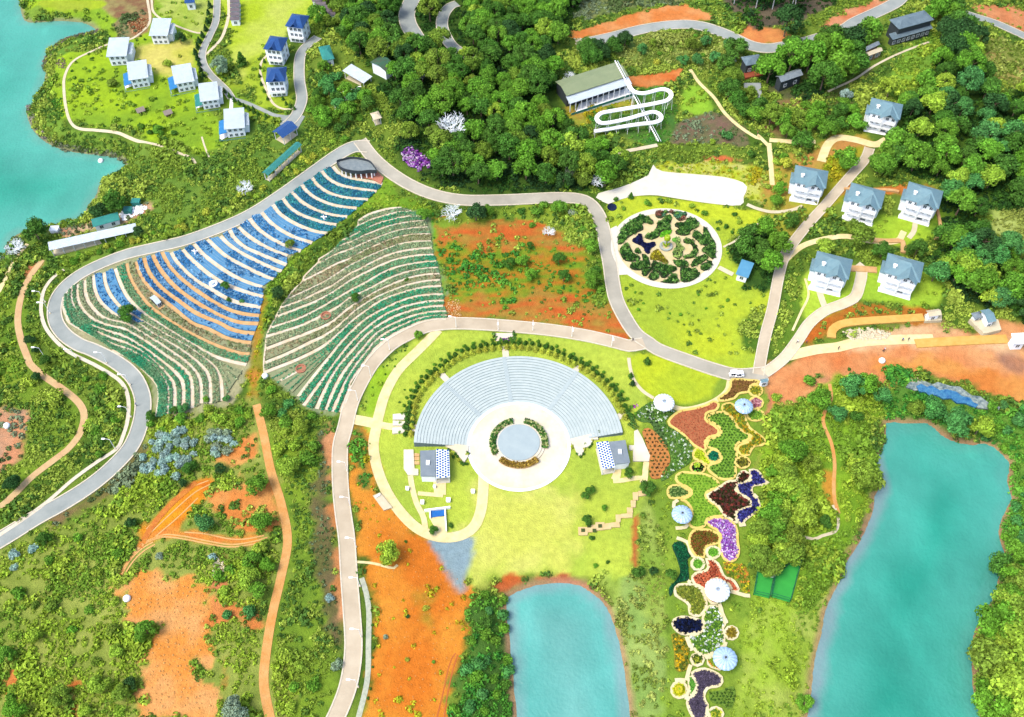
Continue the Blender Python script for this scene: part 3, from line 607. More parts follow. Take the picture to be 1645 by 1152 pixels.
path(PX('412 650 424 700 435 755 452 810 462 868 452 925 438 985 428 1045 424 1100 436 1165'), 2.3, M_dirt, 'orange dirt track down the gully')
path(Q42('640 200 760 210 880 240 910 220'), .7, M_sand, 'low yellow kerb round the bushy tree on the orange slope')
path(Q42('690 300 720 400 735 520 732 700 730 860 715 980 670 1160'), 1.3, mat('stone_path', C(225, 228, 200), C(180, 190, 165), 1.5, .9), 'narrow stone footpath beside the lower road')
path(PX('704 530 690 545 670 565 640 595 620 630 610 662 604 690 600 720 610 765 632 808 665 845 700 862 735 862 760 848 772 822 776 790 777 760'), 2.9, M_sand, 'broad pale promenade round the amphitheatre lawn', .10)
path(PX('563 673 590 678 612 683'), 3.0, M_sand, 'pale link path from the lower road', .104)
path(PX('612 683 630 686 655 686 672 688'), 2.0, M_sand, 'paved approach to the left end of the seating', .108)
path(PX('1010 575 1012 590 1018 610 1032 628 1050 640'), 1.0, M_conc, 'thin footpath to the white glass dome')
path(PX('1172 612 1168 628 1152 642 1130 652 1100 658 1075 652'), 1.6, M_sand, 'yellow path along the curved edge of the small lawn')
path(Q13('1185 430 1240 510 1330 600 1400 700 1500 790 1613 860') + Q14('60 800 130 870'), 1.3, M_sand, 'footpath climbing past the brown plot')
path(Q14('130 850 140 960 150 1100'), 1.6, M_sand, 'sandy path between the bushes and the first villa')
path(PX('1236 225 1275 228 1310 228'), 2.0, M_sand, 'short sandy path above the first villa')
path(Q24('0 180 60 205 150 225 260 215 330 190'), 1.3, M_conc, 'footpath under the first blue-roofed villa', .12)
path(Q14('440 960 480 860 540 820 640 830 760 860 830 830'), 3.0, M_sand, 'sandy forecourt of the upper villa')
path(Q14('1080 250 900 320 760 390 640 470 480 545'), .9, M_conc, 'thin stairway path under the dark-roofed houses')
path(Q24('345 620 365 720 320 820 270 930'), .7, M_sand, 'low yellow wall at the edge of the villa lawn', .12)
path(Q24('430 700 450 760 470 810'), 1.9, M_conc, 'entrance path of the front left villa', .13)
path(Q24('1000 280 990 340 960 380'), 1.6, M_conc, 'entrance path of the rear right villa', .13)
path(Q23('1613 305 1530 330 1480 400 1390 450'), .7, M_conc, 'thin path leaving the round garden to the right')
path(Q23('1360 575 1450 620'), 1.6, M_conc, 'short path to the small blue-roofed shed', .13)
path(Q34('490 210 500 300 460 380 455 450 500 560 520 680 515 800 520 900 545 980'), 1.0, M_dirt, 'thin orange trail through the scrub towards the lagoon')
path(Q34('510 930 540 990 530 1080 440 1115') + Q44('400 60 330 45'), .8, M_conc, 'white curved footpath in the scrub')
path(Q41('740 280 800 180 880 90 1000 40'), .9, M_dirt, 'double wheel track over the orange earth')
path(PX('225 880 245 845 275 810 315 775'), 1.6, mat('rust_dirt', C(212, 110, 45), C(240, 160, 60), .8, .95, .4, 3), 'rust-coloured digger track')
for k, q in enumerate(('900 75 1000 35 1130 45 1280 75 1420 95 1560 75 1640 50', '880 95 990 50 1130 62 1280 92 1420 110 1570 90', '1130 20 1260 30 1400 60 1500 62 1620 40', '745 275 800 190 870 120 940 80', '760 285 815 200 885 132 950 95')):
    path(Q41(q), .4, mat('rut_earth', C(250, 200, 130), C(240, 180, 100), .8), 'wheel rut across the orange earth', .06 + .01 * k)
for k, q in enumerate(('235 850 270 815 305 785 335 772', '240 858 278 822 312 792 338 778', '250 862 285 832 318 800')): path(PX(q), .35, MATS['rut_earth'], 'wheel rut on the orange digger patch', .05 + .01 * k)
for k, q in enumerate(('1150 1160 1190 1000 1215 880 1240 800 1265 760', '1195 1160 1215 1020 1240 900 1262 820 1280 770')): path([(400 + float(a) / 3.814, 850 + float(b) / 3.814) for a, b in zip(q.split()[::2], q.split()[1::2])], .3, mat('dark_rut_earth', C(200, 100, 40), C(215, 120, 50), .8), 'wheel rut down the orange slope', .05 + .01 * k)  # ruts in a darker orange than the slope around them
# square in front of the round garden
M_pale = mat('white_gravel', C(255, 252, 235), C(245, 238, 215), .3, .85)
struct(sheet('plaza', spline(G(Q23('680 185 600 130 760 80 880 30 930 0 960 -60 1000 -20 1200 0 1400 20 1525 60 1530 110 1510 150 1500 195 1300 180 1100 150 960 130 820 140 720 170')), 2.5, True), M_pale, .11), 'bright white gravel square above the round garden')
struct(sheet('plaza', G(PX('982 245 1055 231 1057 236 984 250')), M_conc, .12), 'narrow pale platform below the slide track')
struct(sheet('plaza', G(Q12('200 720 300 700 345 720 300 800 240 840 190 770')), M_asph2, .14), 'grey car park beside the blue-roofed shelter')

# ------------------------------------------------------------------ terraced flower fields
def cat(*a):
    o = []
    for q in a: o += q
    return o
LEFT = [
 F2('0 300') + F2('20 300 215 380 350 500 490 650 525 760 515 900 495 1025'),                                   # next to the kerb block
 F1('110 800 100 870 115 980 160 1070 210 1150') + F2('0 230 150 275 320 355 450 450 560 590 610 700 612 870 600 1000'),
 F1('155 745 150 850 165 950 220 1060 300 1150') + F2('0 165 150 210 320 300 480 430 600 560 680 670 692 830 692 980'),
 F1('212 680 208 800 230 920 290 1030 400 1150') + F2('0 100 100 125 250 210 420 320 560 430 700 540 780 650 790 830 783 950'),
 F1('290 635 280 750 300 870 370 990 480 1090 600 1145') + F2('0 35 130 60 300 150 480 270 650 390 800 500 870 600 885 750 888 930'),
 F1('385 580 390 720 420 840 500 960 600 1060 720 1110 930 1145') + F2('300 80 480 190 640 300 800 410 930 540 980 650 985 800 983 880'),
 F1('492 520 510 680 560 820 650 930 780 1030 880 1080 1000 1110 1100 1150') + F2('450 110 640 210 850 350 1000 480 1070 590 1085 740 1085 880'),
 F1('635 480 660 640 730 790 850 935 950 1010 1050 1060 1200 1150') + F2('600 120 850 260 1050 400 1170 520 1205 680 1212 855'),
 F1('785 430 830 560 880 680 960 820 1080 950 1200 1050 1350 1150') + F2('700 120 900 240 1100 350 1280 410 1480 455'),
 F1('940 360 970 500 1040 660 1130 790 1230 910 1360 1020 1560 1150') + F2('850 100 1050 200 1250 280 1420 330 1515 335'),
 F1('1050 340 1080 440 1140 560 1250 700 1400 830 1550 950') + F2('880 0 1050 60 1250 160 1400 200 1530 215'),
 F1('1165 290 1200 420 1280 560 1400 690 1540 800') + F3('400 860 560 980 740 1070 950 1150') + F2('1300 60 1450 100 1570 110'),
 F3('50 250 110 380 240 560 400 720 600 860 800 980 1000 1080 1200 1140 1440 1155'),
 F3('170 210 230 330 330 470 500 620 700 770 900 900 1100 990 1290 1035 1450 1050'),
 F3('290 215 340 310 450 440 620 590 800 690 1000 810 1180 880 1300 910 1470 940'),
 F3('440 180 520 270 650 390 800 510 920 590 1040 650 1200 710 1350 760 1500 800'),
 F3('590 105 700 230 850 350 1020 470 1200 570 1350 630 1490 670'),
 F3('770 45 880 150 1020 270 1200 370 1400 470 1560 545 1640 565'),
 F3('940 0 1050 110 1200 210 1400 320 1640 430') + F5('270 745'),
 PX('370 370') + F3('1110 10 1250 140 1400 210 1640 310') + F5('320 680'),
 F4('20 765 150 870 330 980 540 1060'),
 F4('140 670 220 770 350 870 500 950 600 990 680 1010'),
 F4('270 610 340 690 450 780 620 870 800 925'),
 F4('385 525 450 610 560 690 700 760 850 810 960 825'),
 F4('500 465 560 550 680 630 850 690 950 720 1060 735'),
 F4('595 400 660 470 780 550 920 610 1060 640 1170 650'),
 F4('690 315 750 390 850 460 1000 520 1150 550 1270 560'),
 F4('805 245 860 320 960 390 1100 440 1250 460 1390 465'),
 F4('900 170 960 240 1080 310 1250 350 1480 380'),
 F4('1020 120 1080 190 1200 240 1350 270 1540 305'),
]
RIGHT = [
 F6('490 85 380 92 270 118 180 150 95 205'),
 F6('580 115 450 125 330 160 220 190 100 243'),
 F6('690 160 560 160 430 185 290 222 180 265 60 330') + F5('900 430'),
 F6('705 200 560 215 400 245 280 285 120 350 0 410') + F5('880 470 800 540'),
 F6('730 262 600 270 450 295 288 351 120 420 0 475') + F5('850 560 730 620 655 665'),
 F6('755 325 600 330 450 355 288 414 120 490 0 560') + F5('850 660 700 740 600 790 495 845'),
 F6('760 388 600 395 450 425 288 486 120 560 0 620') + F5('850 760 700 860 560 930 340 1030'),
 F6('770 455 620 465 450 495 288 549 120 640 0 700') + F5('800 890 640 960 480 1040 260 1120'),
 F6('785 520 640 525 450 560 288 620 120 700 0 765') + F5('800 960 640 1050 500 1105') + F7('210 165'),
 F6('810 575 650 590 450 630 300 690 150 780 0 860') + F7('750 0 560 110 400 190 250 240 155 270'),
 F6('825 640 680 650 500 690 350 750 200 830 0 920') + F7('800 55 650 140 450 240 300 290 105 350'),
 F6('840 692 700 700 560 730 400 790 250 860 100 950 0 1015') + F7('800 140 720 215 560 290 300 390 105 465'),
 F6('845 752 700 765 540 800 400 850 226 925') + F7('1000 60 900 130 800 230 650 340 500 410 300 510 95 595'),
 F6('855 805 700 815 550 850 420 890 286 945') + F7('1000 130 860 240 720 370 600 460 400 560 200 640 85 685'),
 F6('870 885 740 890 600 910 450 960 300 1036') + F7('1050 170 950 250 800 400 700 530 560 700 400 905'),
 F6('880 942 740 950 600 975 450 1020 300 1090') + F7('1000 300 850 450 720 620 570 820 450 990'),
 F6('875 992 740 1000 600 1030 450 1080 350 1130') + F7('1050 320 900 480 750 650 650 840 570 1020'),
 F6('900 1040 760 1050 640 1070 500 1120') + F7('1150 300 1000 460 850 640 740 820 660 1030'),
 F6('910 1083 780 1085 660 1110 560 1140') + F7('1150 360 1000 530 880 700 790 880 715 1045'),
 F8('900 70 780 72 660 100 560 145 400 225 250 345 100 530 0 680') + F7('870 850 790 1050'),
]
def resamp(W, n):
    d = np.r_[0, np.cumsum(np.linalg.norm(np.diff(W, axis=0), axis=1))]; s = np.linspace(0, d[-1], n); return np.c_[np.interp(s, d, W[:, 0]), np.interp(s, d, W[:, 1])]
M_bedsoil = mat('tilled_soil', C(170, 175, 130), C(150, 160, 115), .7, .95, .6, 5)
M_blue = mat('blue_sheeting', C(100, 168, 210), C(76, 146, 190), .5, .55, .4, 6, .3)
M_blue2 = mat('blue_teal_sheeting', C(65, 150, 175), C(45, 130, 155), .5, .6, .4, 6, .3)
COLR = {'sage': leafc((160, 184, 135), (134, 174, 128), (174, 184, 140)), 'green': leafc((66, 175, 125), (98, 170, 120), (128, 175, 125)), 'brown': leafc((165, 165, 115), (145, 160, 105), (175, 160, 120)),
        'blue': leafc((75, 150, 205), (135, 188, 225), (62, 130, 185)), 'teal': leafc((55, 150, 165), (75, 165, 165), (60, 135, 165))}
def strip(name, A, B, n, u0, u1, dz, thick, m, parent):
    """a raised band between two neighbouring terrace paths"""
    V = []; 
    for u in np.linspace(u0, u1, 4): p = A * (1 - u) + B * u; V.append(np.c_[p, hgt(p[:, 0], p[:, 1]) + dz + thick])
    for k in (0, 3): q = V[k].copy(); q[:, 2] -= thick + .2; V.append(q)
    V = np.vstack(V); F = []; i = np.arange(n - 1); j = i + 1
    for c in range(3): F.append(np.c_[c * n + i, c * n + j, (c + 1) * n + j, (c + 1) * n + i])
    F.append(np.c_[j, i, 4 * n + i, 4 * n + j]); F.append(np.c_[3 * n + i, 3 * n + j, 5 * n + j, 5 * n + i])
    F.append(np.array([[0, n, 5 * n, 4 * n]])); return obj(name, npmesh(name, V, np.vstack(F), m), parent)
def terrace(i, PA, PB, look, label, group, cols, pw=1.1):
    A, B = spline(G(PA), 1.5), spline(G(PB), 1.5); n = max(8, int(max(np.linalg.norm(np.diff(A, axis=0), axis=1).sum(), np.linalg.norm(np.diff(B, axis=0), axis=1).sum()) / 1.4))
    A, B = resamp(A, n), resamp(B, n); gap = np.median(np.linalg.norm(A - B, axis=1)); u = min(.30, (pw / 2 + .03) / max(gap, .5))
    mid = A[n // 2] * .5 + B[n // 2] * .5; t = empty('terrace_bed', (0, 0, 0)); tag(t, label, 'flower bed', group)
    soil = M_blue if look == 'blue' else M_blue2 if look == 'teal' else M_bedsoil
    strip('soil_bank', A, B, n, u, 1 - u, .05, .28, soil, t)
    if look == 'blue':
        for q in (.4, .6): ribbon('drip_line', A * (1 - q) + B * q, .07, mat('drip_hose', C(170, 205, 230), C(140, 185, 220), 1), .40, .03, parent=t, cols=2, clear=False)
    rows = max(3, int(gap * (1 - 2 * u) / .5)); Pt = []
    L = np.linalg.norm(np.diff(A, axis=0), axis=1).sum(); k = int(L / .55)
    for r_ in range(rows):
        uu = u + (1 - 2 * u) * (r_ + .5) / rows; a = resamp(A * (1 - uu) + B * uu, k); Pt.append(a + rng.normal(0, .06, a.shape))
    Pt = np.vstack(Pt)
    keep = rng.random(len(Pt)) < (.9 if look not in ('brown',) else .62); 
    if look in ('blue',): keep = fbm(Pt[:, 0], Pt[:, 1], 5, 2, 6) + rng.random(len(Pt)) * .35 > .7
    Pt = Pt[keep]
    if len(Pt):
        pal = COLR[cols]; mixn = fbm(Pt[:, 0], Pt[:, 1], 7, 2, 9); ci = np.clip((mixn * 1.6 - .3 + rng.normal(0, .15, len(Pt))) * len(pal), 0, len(pal) - 1).astype(int)
        tag(scatter('plant_row', Pt, rng.uniform(.26, .4, len(Pt)), pal[ci], tpl=TPL_DOT, parent=t, zoff=.3), kind='stuff')
    CLEAR_POLYS.append(np.vstack([A, B[::-1]]))
LK = ['green'] * 4 + ['sage', 'sage', 'blueS', 'blueS', 'green', 'brown'] + ['blue'] * 13 + ['teal'] * 6
names_l = {'green': 'teal green planted bed', 'sage': 'sage green planted bed', 'brown': 'dry brown-green bed', 'blue': 'bed under blue sheeting', 'teal': 'blue-teal planted bed', 'blueS': 'short blue bed'}
ORD = ['first', 'second', 'third', 'fourth', 'fifth', 'sixth', 'seventh', 'eighth', 'ninth', 'tenth', 'eleventh', 'twelfth', 'thirteenth', 'fourteenth', 'fifteenth', 'sixteenth', 'seventeenth', 'eighteenth', 'nineteenth', 'twentieth',
       'twenty-first', 'twenty-second', 'twenty-third', 'twenty-fourth', 'twenty-fifth', 'twenty-sixth', 'twenty-seventh', 'twenty-eighth', 'twenty-ninth', 'thirtieth']
for i in range(len(LEFT) - 1):
    a, b = LEFT[i], LEFT[i + 1]; lk = LK[i]; pos = f'{ORD[i]} terrace up from the bend of the road' if i < 14 else f'{ORD[len(LEFT) - 2 - i]} terrace down from the lookout deck'
    if lk == 'blueS':      # the sheeting ends at a bush, green planting goes on
        A, B = spline(G(a), 1.5), spline(G(b), 1.5); A, B = resamp(A, 60), resamp(B, 60)
        k = 23 if i == 6 else 21
        for part, sl in (('blue', slice(0, k + 1)), ('sage', slice(k, 60))):
            n = len(A[sl]); t = empty('terrace_bed', (0, 0, 0)); u = .17
            tag(t, ('short bed under blue sheeting, ' if part == 'blue' else 'planted sage green continuation, ') + pos, 'flower bed', 'terrace beds of the left field')
            strip('soil_bank', A[sl], B[sl], n, u, 1 - u, .05, .28, M_blue if part == 'blue' else M_bedsoil, t); Pt = []
            for uu in (.25, .4, .6, .75):
                q = resamp(A[sl] * (1 - uu) + B[sl] * uu, max(3, int(n * 1.6))); Pt.append(q)
            Pt = np.vstack(Pt); Pt = Pt[rng.random(len(Pt)) < (.35 if part == 'blue' else .8)]; pal = COLR['blue' if part == 'blue' else 'sage']
            tag(scatter('plant_row', Pt, .35, pal[rng.integers(0, 3, len(Pt))], tpl=TPL_DOT, parent=t, zoff=.3), kind='stuff')
        CLEAR_POLYS.append(np.vstack([A, B[::-1]]))
    else: terrace(i, a, b, lk, names_l[lk] + ', ' + pos, 'terrace beds of the left field', lk, pw=1.4 if i > 9 else 1.1)
RKK = ['sage', 'green', 'green', 'sage', 'sage', 'brown', 'sage', 'sage', 'green', 'green', 'sage', 'brown', 'sage', 'green', 'green', 'green', 'green', 'green', 'green']
for i in range(len(RIGHT) - 1):
    lk = RKK[i]; pos = f'{ORD[i]} terrace from the top of the right field' if i < 10 else f'{ORD[len(RIGHT) - 2 - i]} terrace up from the lower road in the right field'
    terrace(i, RIGHT[i], RIGHT[i + 1], lk, names_l[lk] + ', ' + pos, 'terrace beds of the right field', lk)
for i, p in enumerate(LEFT): struct(ribbon('terrace_path', spline(G(p), 1.4), 1.1 if i < 10 else 1.4, M_white_path if (i < 9 or i > 13) else M_tan_path, .10, .06, cols=2))
for i, p in enumerate(RIGHT): struct(ribbon('terrace_path', spline(G(p), 1.4), 1.1, M_white_path, .10, .06, cols=2))
struct(ribbon('terrace_path', spline(G(F7('690 130 700 165 640 205 450 270 300 320 105 405')), 1.4), .9, M_white_path, .12, .06, cols=2))
struct(ribbon('terrace_path', spline(G(F7('220 770 300 730 390 680')), 1.4), .7, M_white_path, .36, .04, cols=2))
struct(ribbon('terrace_path', spline(G(F7('85 685 80 590 95 460 110 340 160 230 230 100') + F5('300 1060 400 930 490 850 500 800 650 650 655 620 800 530 960 390 1060 270 1070 220 1200 150')), 1.4), .5, M_white_path, .12, .05, cols=2), 'thin pale kerb along the gully side of the right terraces')
# ------------------------------------------------------------------ amphitheatre
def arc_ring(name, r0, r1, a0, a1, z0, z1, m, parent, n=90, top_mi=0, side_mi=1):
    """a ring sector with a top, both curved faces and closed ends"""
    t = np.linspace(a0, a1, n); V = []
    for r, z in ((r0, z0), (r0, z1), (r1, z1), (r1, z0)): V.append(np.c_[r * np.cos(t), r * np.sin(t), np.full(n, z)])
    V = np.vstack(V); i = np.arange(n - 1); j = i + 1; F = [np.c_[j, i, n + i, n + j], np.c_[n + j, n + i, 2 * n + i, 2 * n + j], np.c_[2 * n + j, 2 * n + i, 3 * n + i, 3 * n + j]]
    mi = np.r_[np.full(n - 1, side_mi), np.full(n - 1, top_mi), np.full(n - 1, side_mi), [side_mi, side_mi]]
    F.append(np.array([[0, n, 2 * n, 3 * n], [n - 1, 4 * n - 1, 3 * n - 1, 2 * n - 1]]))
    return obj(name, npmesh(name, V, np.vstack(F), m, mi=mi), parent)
A0, A1 = R(5.5), R(181.0)
amp = empty('amphitheatre', (AC[0], AC[1], 0)); tag(amp, 'open-air amphitheatre, grey-blue curved seating tiers facing a white ring', 'amphitheatre')
CLEAR_DISCS.append((AC[0], AC[1], AO + 1))
NT = 17; rr = np.linspace(AR + .4, AO, NT + 1)
rr[9] += .0
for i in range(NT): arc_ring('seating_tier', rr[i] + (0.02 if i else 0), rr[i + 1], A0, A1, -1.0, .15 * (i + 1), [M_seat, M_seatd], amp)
for a in (98.5, 54, 138):
    mb = MB(); ca, sa = math.cos(R(a)), math.sin(R(a))
    for i in range(NT):
        for h in (0, 1):
            q0 = rr[i] + (rr[i + 1] - rr[i]) * h / 2 - .02; q1 = rr[i] + (rr[i + 1] - rr[i]) * (h + 1) / 2; z = .15 * (i + 1) + .02 + (.075 if h else 0)
            P = [(ca * r - sa * s, sa * r + ca * s) for r, s in ((q0, -.6), (q1, -.6), (q1, .6), (q0, .6))]
            mb.add([(x, y, z - .3) for x, y in P] + [(x, y, z) for x, y in P], [(4, 5, 6, 7), (0, 1, 5, 4), (2, 3, 7, 6), (3, 0, 4, 7), (1, 2, 6, 5)])
    mb.build('aisle_stair', mat('aisle_concrete', (.28, .325, .32), (.23, .28, .28), 1), amp)
ring = MB(); ring.lathe([(0, .16), (AR, .16), (AR + .35, .16), (AR + .35, -.3)], 96); ring.build('orchestra_floor', M_plaza, amp)
ring = MB(); ring.lathe([(AR - .5, .2), (AR + .36, .2), (AR + .36, .1)], 96); ring.build('orchestra_rim', mat('rim_concrete', (.6, .62, .58), (.5, .52, .5)), amp)
dc = g1(833.5, 713); rs = AR * 33.5 / 81.5
st = empty('round_stage', (dc[0], dc[1], .2)); tag(st, 'round pale stage disc at the centre of the white ring', 'stage')
b = MB(); b.lathe([(0, .75), (rs, .75), (rs + .05, .7), (rs + .05, -.2)], 72); b.build('stage_top', mat('stage_concrete', (.24, .29, .29), (.2, .25, .26), .35), st)
b = MB(); b.lathe([(rs + .05, .55), (rs + .8, .55), (rs + .8, .28), (rs + 1.5, .28), (rs + 1.5, -.2)], 72); b.build('stage_step', M_plaza, st)
def arc_bed(a0, a1, look, label, cols):
    r0, r1 = rs + .6, rs + 2.3; t = empty('curved_planter', (dc[0], dc[1], .2)); tag(t, label, 'planter')
    arc_ring('planter_wall', r0, r1, R(a0), R(a1), -.2, .7, [M_soil, M_tan_path], t, 40)
    P = []; 
    for r in np.arange(r0 + .25, r1 - .1, .42):
        k = int(abs(R(a1) - R(a0)) * r / .45); th = np.linspace(R(a0), R(a1), k); P.append(np.c_[dc[0] + r * np.cos(th), dc[1] + r * np.sin(th)])
    P = np.vstack(P); o = scatter('planting', P, .38, cols[rng.integers(0, len(cols), len(P))], tpl=TPL_DOT, zoff=.8); o.parent = t; o.location = (-dc[0], -dc[1], -.2); o['kind'] = 'stuff'
arc_bed(105, 208, 'g', 'curved green planter beside the stage, on the promenade side', leafc((60, 110, 50), (90, 140, 60), (190, 200, 130)))
arc_bed(-12, 75, 'g', 'curved green planter beside the stage, facing the hexagon pavilion with the small tree', leafc((60, 110, 50), (90, 140, 60), (190, 200, 130)))
arc_bed(228, 312, 'y', 'curved golden planter beside the stage, on the lawn side', leafc((180, 150, 60), (150, 120, 50), (200, 170, 80)))
# white landings linking hedge ring and seating
for nm, pts in (('central landing between hedge ring and top of the seating', '811 557 812 566 813 577'), ('landing at the aisle nearest the small lawn', '929 588 924 596 919 604'), ('landing at the aisle nearest the promenade', '709 601 716 609 724 617'),
                ('landing at the end of the seating by the glass dome', '1003 664 994 670 984 676'), ('landing at the seating end by the wooden bridge steps', '664 688 672 690 681 694')):
    path(PX(pts), 1.9, M_plaza, 'white ' + nm, .16)
struct(sheet('plaza', G(G8('300 85 460 85 465 150 310 155')), M_plaza, .13), 'white entrance terrace with purple flowers at the lower road')
for nm, pts in (('left', G6('400 305 650 330 645 430 610 485 570 440 520 375 460 350')), ('right', G7('75 260 320 200 335 260 290 260 260 320 215 330 200 380 180 410 150 390 125 330'))):
    t = empty('stair_platform', (*g1(*pts[0]), 0)); 
    W = G(pts); s_ = sheet('platform', W, M_plaza, .10, .5); s_.name = 'platform'; s_.parent = t; s_.location = tuple(-np.array(t.location))
    tag(t, f'white stepped platform at the {"promenade" if nm == "left" else "flower-walk"} end of the seating', 'steps')
# stepped tree squares / hedge ring
RING = PX('656 704 656 692 658 678 662 655 672 631 688 611 708 594 727 579 748 568 768 562 784 559 802 557') + PX('822 556 842 557 864 560 886 566 904 574 922 583 941 592 959 605 977 621 991 640 1001 658 1011 676')

# ------------------------------------------------------------------ hexagon-roofed pavilions
def pavilion(pg, ph, label):
    """pg, ph: photo corners (at roof height 3.6 m) of the grey half and of the patterned half"""
    z = 3.6; Wg, Wh = G(pg, z), G(ph, z); c = (Wg.mean(0) + Wh.mean(0)) / 2; z0 = H1(*c); t = empty('pavilion', (c[0], c[1], z0)); tag(t, label, 'pavilion'); CLEAR_DISCS.append((c[0], c[1], 6))
    def slab(name, W, za, zb, m, inset=0):
        P = [(c_ - c) for c_ in W]; q = np.mean(P, 0); P = [q + (p - q) * (1 - inset) for p in P]; b = MB(); b.add([(p[0], p[1], za) for p in P] + [(p[0], p[1], zb) for p in P], [(3, 2, 1, 0), (4, 5, 6, 7), (0, 1, 5, 4), (1, 2, 6, 5), (2, 3, 7, 6), (3, 0, 4, 7)][:]); return b.build(name, m, t)
    slab('wall', Wg, -1, 3.35, M_wall, .08); slab('roof', Wg, 3.35, 3.6, M_greyroof); 
    slab('canopy', Wh, 3.2, 3.45, mat('canopy_white', (.7, .74, .78), (.6, .65, .7)))
    slab('deck', Wh, -.8, .3, M_plaza, .02)
    A, B, Cc, D = [np.array(p) - c for p in Wh]; L = np.linalg.norm(D - A); Wd = np.linalg.norm(B - A); nr = int(L / .78); nc = int(Wd / .62); hb = MB()
    for i in range(nr):
        for j in range(nc):
            u = (j + .5) / nc; v = (i + .5 + (.25 if j % 2 else -.25)) / nr; p = A * (1 - u) * (1 - v) + B * u * (1 - v) + D * (1 - u) * v + Cc * u * v
            hb.add([(p[0] + .34 * math.cos(k * math.pi / 3), p[1] + .34 * math.sin(k * math.pi / 3), 3.49) for k in range(6)], [tuple(range(6))])
    o = hb.build('hexagon_panel', mat('blue_hexagons', C(35, 105, 190), C(30, 85, 165), 2, .5), t); o['kind'] = 'stuff'
    for W in (Wh,):
        for p in W:
            q = (np.array(p) - c) * .94; b = MB(); b.tube([(q[0], q[1], -.8), (q[0], q[1], 3.3)], .12, 8); b.build('post', M_steel, t)
    b = MB(); P = [np.array(p) - c for p in Wg]
    m_ = (P[0] + P[1] + P[2] + P[3]) / 4; b.box(m_[0] - .5, m_[0] + .5, m_[1] - .7, m_[1] + .7, 3.6, 4.1); b.build('roof_unit', M_steel, t)
pavilion(G6('200 368 345 362 345 608 205 605'), G6('350 352 468 362 475 608 350 620'), 'pavilion with grey and blue hexagon roof beside the promenade and the blue pool')
pavilion(G7('428 270 575 252 615 455 484 472'), G7('318 275 424 262 484 492 372 512'), 'tilted pavilion with grey and blue hexagon roof beside the zigzag deck')
def slabs(name, cat_, label, pts_list, m, thick=.35, dz=.08, kind=None):
    t = empty(name, (*G([pts_list[0][0]])[0], 0)) if len(pts_list) > 1 else None
    for p in pts_list:
        s = sheet('slab' if t else name, G(p), m, dz, thick, res=3)
        if t: s.parent = t; s.location = tuple(-np.array(t.location))
    o = t or s; tag(o, label, cat_); 
    return o
slabs('terrace', 'terrace', 'white terrace beside the hexagon pavilion near the promenade', [G6('50 365 140 365 150 540 185 545 185 600 90 600 50 540')], M_plaza)
slabs('terrace', 'terrace', 'white terrace between the hexagon pavilion and the flower walk', [G7('650 185 680 170 720 240 790 400 780 450 640 450 640 350 605 350 605 310 650 310')], M_plaza)
slabs('brick_platform', 'platform', 'red-edged white platform where the link path meets the hedge', [F8('410 960 525 950 525 1010 410 1010'), F8('410 1020 525 1025 525 1065 410 1065'), F8('405 1085 520 1075 520 1130 405 1140')], M_plaza, .4)
for i, p in enumerate(['145 430 195 430 195 460 145 462', '148 395 195 400 195 425 148 425', '148 470 195 472 195 500 148 500']): tag(slabs('tan_step', 'step', ['middle', 'upper', 'lower'][i] + ' tan step between white terrace and hexagon pavilion', [G6(p)], M_tan_path, .2), group='tan steps at the pavilion')
path(G6('110 600 130 720 170 860 230 980 250 1090'), 1.5, M_sand, 'stepping path from the white terrace to the promenade', .115)
path(G6('180 765 300 775 415 785'), 1.2, M_sand, 'short pale cross path below the hexagon pavilion', .12)
slabs('paved_square', 'paving', 'tan paved square below the hexagon pavilion', [G6('320 615 440 620 440 780 330 760')], M_sand, .05, .1)
slabs('pool_court', 'court', 'tan paved court below the blue pool', [G6('285 985 440 980 450 1130 370 1130 345 1100')], M_sand, .06, .1)
t = empty('blue_pool', (*g1(*G6('360 955')[0]), 0)); t.location.z = H1(*t.location[:2]); tag(t, 'small blue pool between white walls below the pavilion', 'pool')
L0 = np.array(t.location); 
for nm, p, m_, th in (('water_surface', '298 935 425 922 428 975 302 992', mat('pool_water', C(20, 110, 200), C(30, 130, 215), 1, .1, spec=.6), .3), ('pool_wall', '285 930 298 932 302 1000 290 1000', M_white, .9), ('pool_wall', '425 920 438 918 450 1120 440 1120', M_white, .9), ('pool_wall', '240 928 480 898 482 908 242 940', M_white, 1.0)):
    s = sheet(nm, G(G6(p)), m_, .1, th, res=3); s.parent = t; s.location = tuple(-L0)
for i, (p, wd) in enumerate([('85 728', .8), ('222 855', .9), ('463 835', 1.0), ('335 712', .6), ('690 755', .9)]):
    x, y = g1(*G6(p)[0]); q = MB(); q.box(-wd / 2, wd / 2, -wd / 2, wd / 2, -.2, .9); q.box(-wd / 2 - .08, wd / 2 + .08, -wd / 2 - .08, wd / 2 + .08, .9, 1.0)
    o = q.build('stone_plinth', M_white, None, loc=(x, y, H1(x, y))); tag(o, ['white plinth beside the stepping path', 'white plinth on the lawn uphill of the pool', 'white plinth closest to the pool on the ring side', 'small white plinth on the tan paved square', 'white plinth at the edge of the inner promenade'][i], 'plinth', 'white plinths around the pool lawn')
